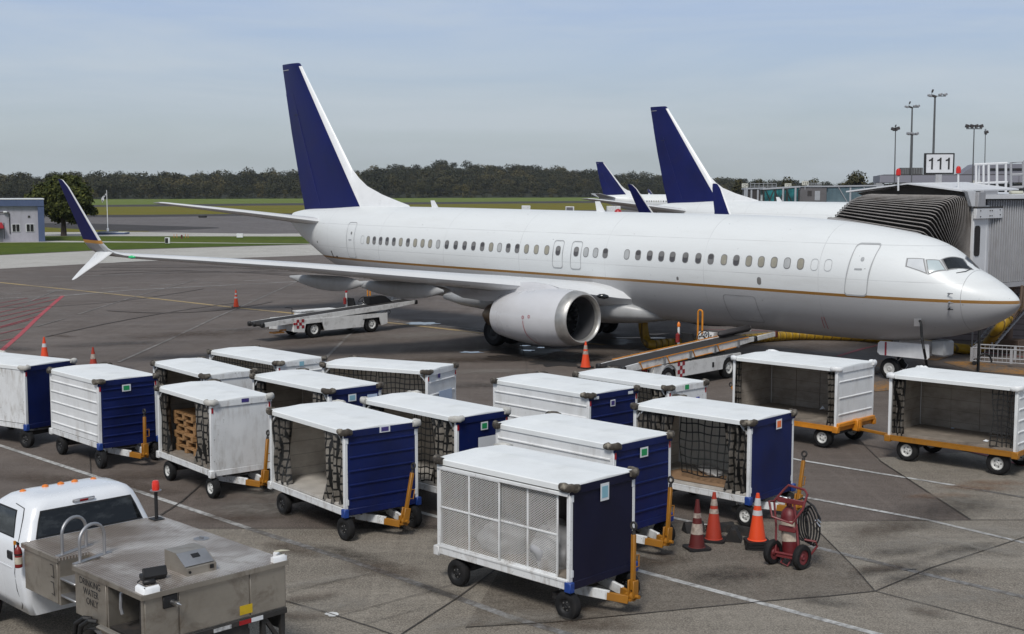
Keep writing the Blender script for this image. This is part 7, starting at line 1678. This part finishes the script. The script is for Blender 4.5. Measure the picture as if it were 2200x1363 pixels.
for x, z, r in ((0, 6.2, 2.3), (-2.2, 5.7, 1.9), (2.0, 5.9, 1.9), (-.8, 7.0, 1.5), (1.2, 7.1, 1.4), (-3.6, 5.0, 1.2), (3.4, 4.9, 1.1), (-2.0, 4.1, 1.7), (1.7, 4.0, 1.8), (0, 4.2, 2.1), (-1.0, 2.7, 1.2), (1.4, 2.6, 1.2), (3.2, 3.6, .9), (4.1, 3.3, .6)):
    lobes.append((x, rng.uniform(-1.2, 1.2), z, r, .8))
tree('large round dark green tree standing behind the low blue-trimmed building', (gt.x, gt.y, 0), lobes, 2.6, .34, 15000, .27, 5)
def round_tree(label, u, vtop, Y, wpx, seed, n=1600, grp='trees standing out beyond the far gates'):
    p = at(u, 411, Y); H = at(u, vtop, Y).z; w = wpx/CAM_F*Y/2; rg = random.Random(seed); lb = []
    for k in range(9): 
        a = rg.uniform(0, 6.28); q = rg.uniform(.2, .85); lb.append((math.cos(a)*w*q, math.sin(a)*w*q*.8, H*(.80-.30*q)+rg.uniform(-.5, .5), w*rg.uniform(.34, .52), .75))
    lb.append((0, 0, H-w*.45, w*.55, .8)); 
    for k in range(4): lb.append((w*(.6-.4*k), 0, H*.35, w*.5, .9))
    tree(label, (p.x, Y, 0), lb, H*.35, .35, n, max(.35, w*.085), seed, grp, M_LEAF_F)
round_tree('big domed tree, tallest at the far right before the terminal', 1842, 366, 390, 70, 21, 3200)
round_tree('rounded tree above the dark bridge head, right of the second tail', 1690, 379, 420, 44, 22)
round_tree('small rounded tree next to the 124 plate', 1632, 384, 430, 34, 23, 1100)
round_tree('low tree between the 123 plate and the big domed tree', 1748, 382, 420, 40, 24)
round_tree('low dark tree at the foot of the second tail fin', 1588, 381, 440, 38, 25)
round_tree('small dark tree by the pale huts left of the terminal', 1893, 385, 400, 24, 26, 800)
# forested rise beyond the runway: one mass of several hundred crowns on a low hill
us_ = [-400, 0, 60, 110, 190, 240, 275, 320, 370, 420, 470, 510, 545, 590, 640, 690, 770, 820, 870, 920, 965, 1000, 1050, 1090, 1140, 1180, 1240, 1280, 1340, 1390, 1430, 1540, 1600, 1700, 1800, 1900, 2300]
vs_ = [366, 368, 370, 372, 367, 372, 362, 375, 366, 363, 366, 362, 358, 364, 371, 364, 357, 352, 351, 347, 336, 347, 345, 350, 346, 353, 353, 357, 368, 370, 379, 382, 388, 390, 396, 399, 402]
fr = np.random.default_rng(7); tmpl = []
for k in range(8):
    lb = [(0, 0, 8.5, 4.2, .75)]
    for j in range(7):
        a = fr.uniform(0, 6.28); q = fr.uniform(2, 4.6); lb.append((math.cos(a)*q, math.sin(a)*q, fr.uniform(4.5, 10), fr.uniform(1.8, 3.2), .8))
    for j in range(3): lb.append((fr.uniform(-3, 3), fr.uniform(-3, 3), fr.uniform(1.2, 3), 2.6, .9))
    tmpl.append(leaf_cloud(fr, lb, 640, .58, .75))
allV = []; allT = []; hills = []
def front(u): return float(np.interp(u, [-400, 0, 700, 1500, 2300], [860, 900, 1060, 1300, 1400]))
def hill_z(u, d):                                        # ground height under the wood
    D0 = front(u); q = min(1, max(0, (d-D0)/300)); vv = float(np.interp(u, us_, vs_)); Dm = D0+220
    zs = CAM_H+(411-vv)/CAM_F*Dm; top = max(.5, zs-14.5); return top*(q**.8)
NU = 60; rows_ = []
for r_ in range(11):
    d0 = r_*27
    u = -400.0
    while u < 2300:
        D = front(u)+d0+fr.uniform(-11, 11); sc = (fr.uniform(.7, 1.15) if fr.random() < .72 else fr.uniform(1.15, 1.55))*(1.0 if r_ else .85)
        x = (u-1100)/CAM_F*D; z = hill_z(u, D)
        t_ = tmpl[fr.integers(8)]; a = fr.uniform(0, 6.28); ca, sa = math.cos(a), math.sin(a)
        Vv = t_*np.array([sc*fr.uniform(.85, 1.2), sc*fr.uniform(.85, 1.2), sc]); Vv = np.stack([Vv[:, 0]*ca-Vv[:, 1]*sa+x, Vv[:, 0]*sa+Vv[:, 1]*ca+D, Vv[:, 2]+z], 1)
        allV.append(Vv); tb = fr.choice([.0, .15, .35, .7, 1.0], p=[.3, .3, .22, .12, .06]); allT.append(np.clip(tb+fr.normal(0, .12, len(Vv)//4), 0, 1))
        u += fr.uniform(.75, 1.25)*9.0/D*CAM_F
fo = quads_obj('forest', np.concatenate(allV), np.concatenate(allT), M_LEAF_F); tag(fo, 'dark green wood along the horizon beyond the runway', 'forest', None, 'stuff')
mb = MB(); uu = np.linspace(-420, 2320, 70); dd = (-8, 15, 60, 120, 200, 300, 420); P = []
for u in uu:
    for d in dd:
        D = front(u)+d; P.append(((u-1100)/CAM_F*D, D, hill_z(u, D)+(.03 if d >= 0 else -.3)))
n = len(dd); mb.add(P, [(i*n+j, (i+1)*n+j, (i+1)*n+j+1, i*n+j+1) for i in range(len(uu)-1) for j in range(n-1)])
hl = mb.build('hill', [paint('forest_floor', (.022, .026, .012), .95, var=.3, vs=.05)]); struct(hl)
# ------------------------------------------------------------------ low blue-trimmed building, flag, signs
M_BW = paint('building_white', (.40, .39, .44), .7, var=.08, vs=.6, dirt=.45, dcol=(.16, .15, .16), ds=.7)
M_BB = paint('building_blue', (.075, .105, .20), .55, var=.12, vs=.8, dirt=.3, dcol=(.04, .05, .09))
bo = G(97, 519.5); YB = bo.y
BL = thing('service_building', 'low whitewashed building with blue fascia, red awning and two windows, left edge', 'building', (bo.x, bo.y, 0), R(21))
px = YB/CAM_F; zt_ = at(97, 428.5, YB).z; xw_ = -14.0
mb = MB(); mb.box((xw_/2-.35, 6, zt_/2-.35), (-xw_-.7, 12, zt_-.75)); mb.build('wall', [M_BW], BL, smooth=False)
mb = MB(); mb.box((xw_/2, 5.9, zt_-.42), (-xw_, 12.6, .80)); mb.build('fascia', [M_BB], BL, smooth=False)
mb = MB(); mb.box((xw_/2, 5.9, zt_+.03), (-xw_+.1, 12.7, .10)); mb.build('roof', [MT['white_clean']], BL, smooth=False)
mb = MB(); mb.box((-.36, -.12, zt_/2-.4), (.72, .4, zt_-.8)); mb.build('corner_pier', [M_BB], BL, smooth=False)
for x0 in (-3.65, -2.07):
    z0 = 6.066-(496.5-411)/CAM_F*YB; z1 = 6.066-(481.5-411)/CAM_F*YB; w = .86
    mb = MB(); mb.box((x0+w/2, -.03, (z0+z1)/2), (w+.1, .06, z1-z0+.1)); f_ = mb.build('window', [MT['white_worn']], BL, smooth=False)
    for q in (.25, .75):
        mb = MB(); mb.box((x0+w*q, -.07, (z0+z1)/2), (w*.42, .03, z1-z0)); mb.build('pane', [MT['glass_dark']], f_, smooth=False)
mb = MB(); mb.loft([[(-5.9, -.02, 2.35), (-5.9, -1.0, 1.75), (-5.9, -1.0, 1.65), (-5.9, -.02, 1.65)], [(-4.75, -.02, 2.35), (-4.55, -1.0, 1.75), (-4.55, -1.0, 1.65), (-4.75, -.02, 1.65)]]); mb.build('awning', [paint('red_canvas', (.30, .012, .02), .6)], BL, smooth=False)
mb = MB(); mb.box((-5.2, -.02, .85), (1.0, .04, 1.6)); mb.build('door', [paint('grey_door', (.2, .2, .22), .5)], BL, smooth=False)
mb = MB(); mb.tube([(-5.6, -.15, 3.55), (-4.0, -.15, 3.55), (-3.93, -.1, 3.5), (-3.90, -.06, 1.0)], .05, 6); mb.build('downpipe', [MT['steel_dark']], BL)
mb = MB(); mb.box((-4.35, -.25, 3.60), (.45, .3, .18), bev=.04); mb.build('wall_lamp', [MT['white_clean']], BL)
mb = MB(); mb.box((-4.55, -.03, 1.35), (.06, .05, 1.9)); mb.build('conduit', [MT['steel_dark']], BL, smooth=False)
mb = MB(); mb.box((-1.72, -.03, 3.02), (.24, .06, .24)); mb.build('vent', [MT['steel_dark']], BL, smooth=False)
gf = G(232, 503.5); FP = thing('flagpole', 'white flagpole on a dark blue plinth left of the tail', 'flagpole', (gf.x, gf.y, 0))
zp = at(232, 409, gf.y).z
mb = MB(); mb.cyl((0, 0, .3), (0, 0, zp), .06, .04, n=8); mb.build('pole', [MT['white_clean']], FP)
mb = MB(); mb.box((0, 0, .55), (.26, .26, .55), bev=.03); mb.build('pole_base', [MT['white_clean']], FP)
mb = MB(); mb.box((.9, -.5, .14), (3.9, 2.4, .28)); mb.box((.2, -.5, .32), (2.4, 1.6, .14)); mb.build('plinth', [M_BB], FP, smooth=False)
mb = MB(); mb.box((.9, -.5, .295), (3.95, 2.45, .03)); mb.build('plinth_top', [MT['white_clean']], FP, smooth=False)
FG = thing('flag', 'drooping white and black flag with a star, on the flagpole', 'flag', (gf.x, gf.y, zp-.35)); M_FW = paint('flag_white', (.62, .62, .64), .7); M_FK = paint('flag_black', (.015, .015, .02), .7)
def fl(u, v): return Vector((-.06-.70*u-.05*math.sin(5*v), .12*math.sin(7*u), -.75*u-(.62+.1*u)*v))
for i, j, m in ((0, 0, M_FW), (1, 0, M_FW), (0, 1, M_FK), (1, 1, M_FW)):
    mb = MB(); n = 5; P = [fl((i+a/n)*.5, (j+b/n)*.5) for a in range(n+1) for b in range(n+1)]; mb.add(P, [(a*(n+1)+b, (a+1)*(n+1)+b, (a+1)*(n+1)+b+1, a*(n+1)+b+1) for a in range(n) for b in range(n)]); mb.build('flag_quarter', [m], FG, recalc=False)
for u, v in ((.25, .25), (.8, .78)):
    mb = MB(); c = fl(u, v)+Vector((0, -.05, 0)); mb.add([c+Vector((.13*(1 if k % 2 == 0 else .42)*math.sin(math.pi*k/5), -.02*(k % 2), .13*(1 if k % 2 == 0 else .42)*math.cos(math.pi*k/5))) for k in range(10)], [tuple(range(10))]); mb.build('star', [M_FK], FG, smooth=False, recalc=False)
def small_box(name, label, cat, u, v, w, h, d, mat, mat2=None, z=0.0, Y=None):
    p = G(u, v) if Y is None else at(u, v, Y); root = thing(name, label, cat, (p.x, p.y, 0 if Y is None else p.z), R(4))
    mb = MB(); mb.box((0, 0, h/2+.08), (w, d, h), bev=.02); mb.build('board', [mat], root)
    for x in (-w*.35, w*.35):
        mb = MB(); mb.cyl((x, 0, 0), (x, 0, .12), .04, n=6); mb.build('leg', [MT['steel_dark']], root)
    if mat2: mb = MB(); mb.box((-w*.12, -d/2-.01, h/2+.08), (w*.62, .03, h*.82)); mb.build('sign_face', [mat2], root)
    return root
small_box('taxiway_sign', 'small white and black taxiway sign on the near grass', 'sign', 360, 525, .55, .68, .3, MT['white_clean'], MT['black'])
small_box('ground_box', 'plain white cabinet at the far edge of the near grass', 'cabinet', 515.5, 512, .80, .52, .4, MT['white_clean'])
for i, u in enumerate((374, 380, 398.5, 404)):
    p = G(u, 511.5); mb = MB(); mb.cyl((0, 0, 0), (0, 0, .5), .035, n=6)
    tag(mb.build('marker_post', [MT['orange_yellow']], None, (p.x, p.y, 0)), ['leftmost thin orange marker post on the grass', 'second thin orange marker post from the left on the grass', 'third thin orange marker post, just right of the hydrant', 'rightmost thin orange marker post on the grass'][i], 'post', 'orange marker posts on the grass')
p = G(390.5, 513); mb = MB(); mb.lathe([(0, .12), (.1, .12), (.12, .09), (.3, .09), (.32, .13), (.38, .13), (.46, .05), (.5, 0)], n=12); tag(mb.build('hydrant', [paint('dark_red', (.12, .015, .02), .6)], None, (p.x, p.y, 0)), 'dark red hydrant between the orange marker posts', 'hydrant')
p = G(435.5, 468); mb = MB(); mb.box((0, 0, .25), (1.9, .8, .5), bev=.15); tag(mb.build('barrier_block', [MT['black']], None, (p.x, p.y, 0), R(4)), 'black low block lying on the far taxiway', 'block')
for i, (u, v, w, h, m, lab) in enumerate(((1130, 449, 1.65, 1.35, MT['white_worn'], 'pale cabinet on the far apron above the fuselage crown'), (1224, 451, 1.6, 1.3, M_FBG, 'dark-fronted white cabinet on the far apron'), (1318, 453, 2.6, 1.6, MT['white_worn'], 'white ground unit beyond the crown, left of the dark winglet'))):
    root = thing('apron_cabinet', lab, 'cabinet', (at(u, v, 250).x, 250, 0), R(5)); z = at(u, 455, 250).z; mb = MB(); zt2 = at(u, (442, 444, 443)[i], 250).z; mb.box((0, 0, zt2/2+.1), (w, 1.2, zt2-.2), bev=.05); mb.build('cabinet_body', [MT['white_worn']], root)
    mb = MB(); mb.box((-.1, -.62, zt2-.65), (w*.8, .04, 1.0)); mb.build('front_panel', [m], root)
    mb = MB(); mb.box((0, 0, .1), (w*.9, 1.0, .2)); mb.build('base', [MT['steel_dark']], root)
hp_ = at(1890, 411, 370); HT = thing('hut', 'pale flat-roofed hut with stair tower, left of the terminal fascia', 'hut', (hp_.x, 370, 0)); 
mb = MB(); mb.box((0, 0, 3.4), (4.2, 4, 6.8)); mb.build('wall', [paint('hut_pale', (.42, .43, .43), .6)], HT, smooth=False); mb = MB(); mb.box((0, 0, 6.9), (4.6, 4.4, .25)); mb.build('roof', [M_FBG], HT, smooth=False); mb = MB(); mb.box((-.5, 0, 8.1), (1.8, 2, 2.2)); mb.build('stair_tower', [paint('hut_grey', (.33, .34, .35), .6)], HT, smooth=False)
# ================================================================== the air
mb = MB(); mb.box((0, 1300, 39), (5040, 2840, 80)); hz = mb.build('haze', [bpy.data.materials.new('haze_air')], smooth=False); hz['kind'] = 'stuff'
hm = hz.data.materials[0]; hm.use_nodes = True; ht = hm.node_tree; ht.nodes.clear()
ho = ht.nodes.new('ShaderNodeOutputMaterial'); pv = ht.nodes.new('ShaderNodeVolumePrincipled'); pv.inputs['Color'].default_value = (.86, .90, .95, 1); pv.inputs['Density'].default_value = .00007; pv.inputs['Anisotropy'].default_value = .3
ht.links.new(pv.outputs[0], ho.inputs['Volume'])
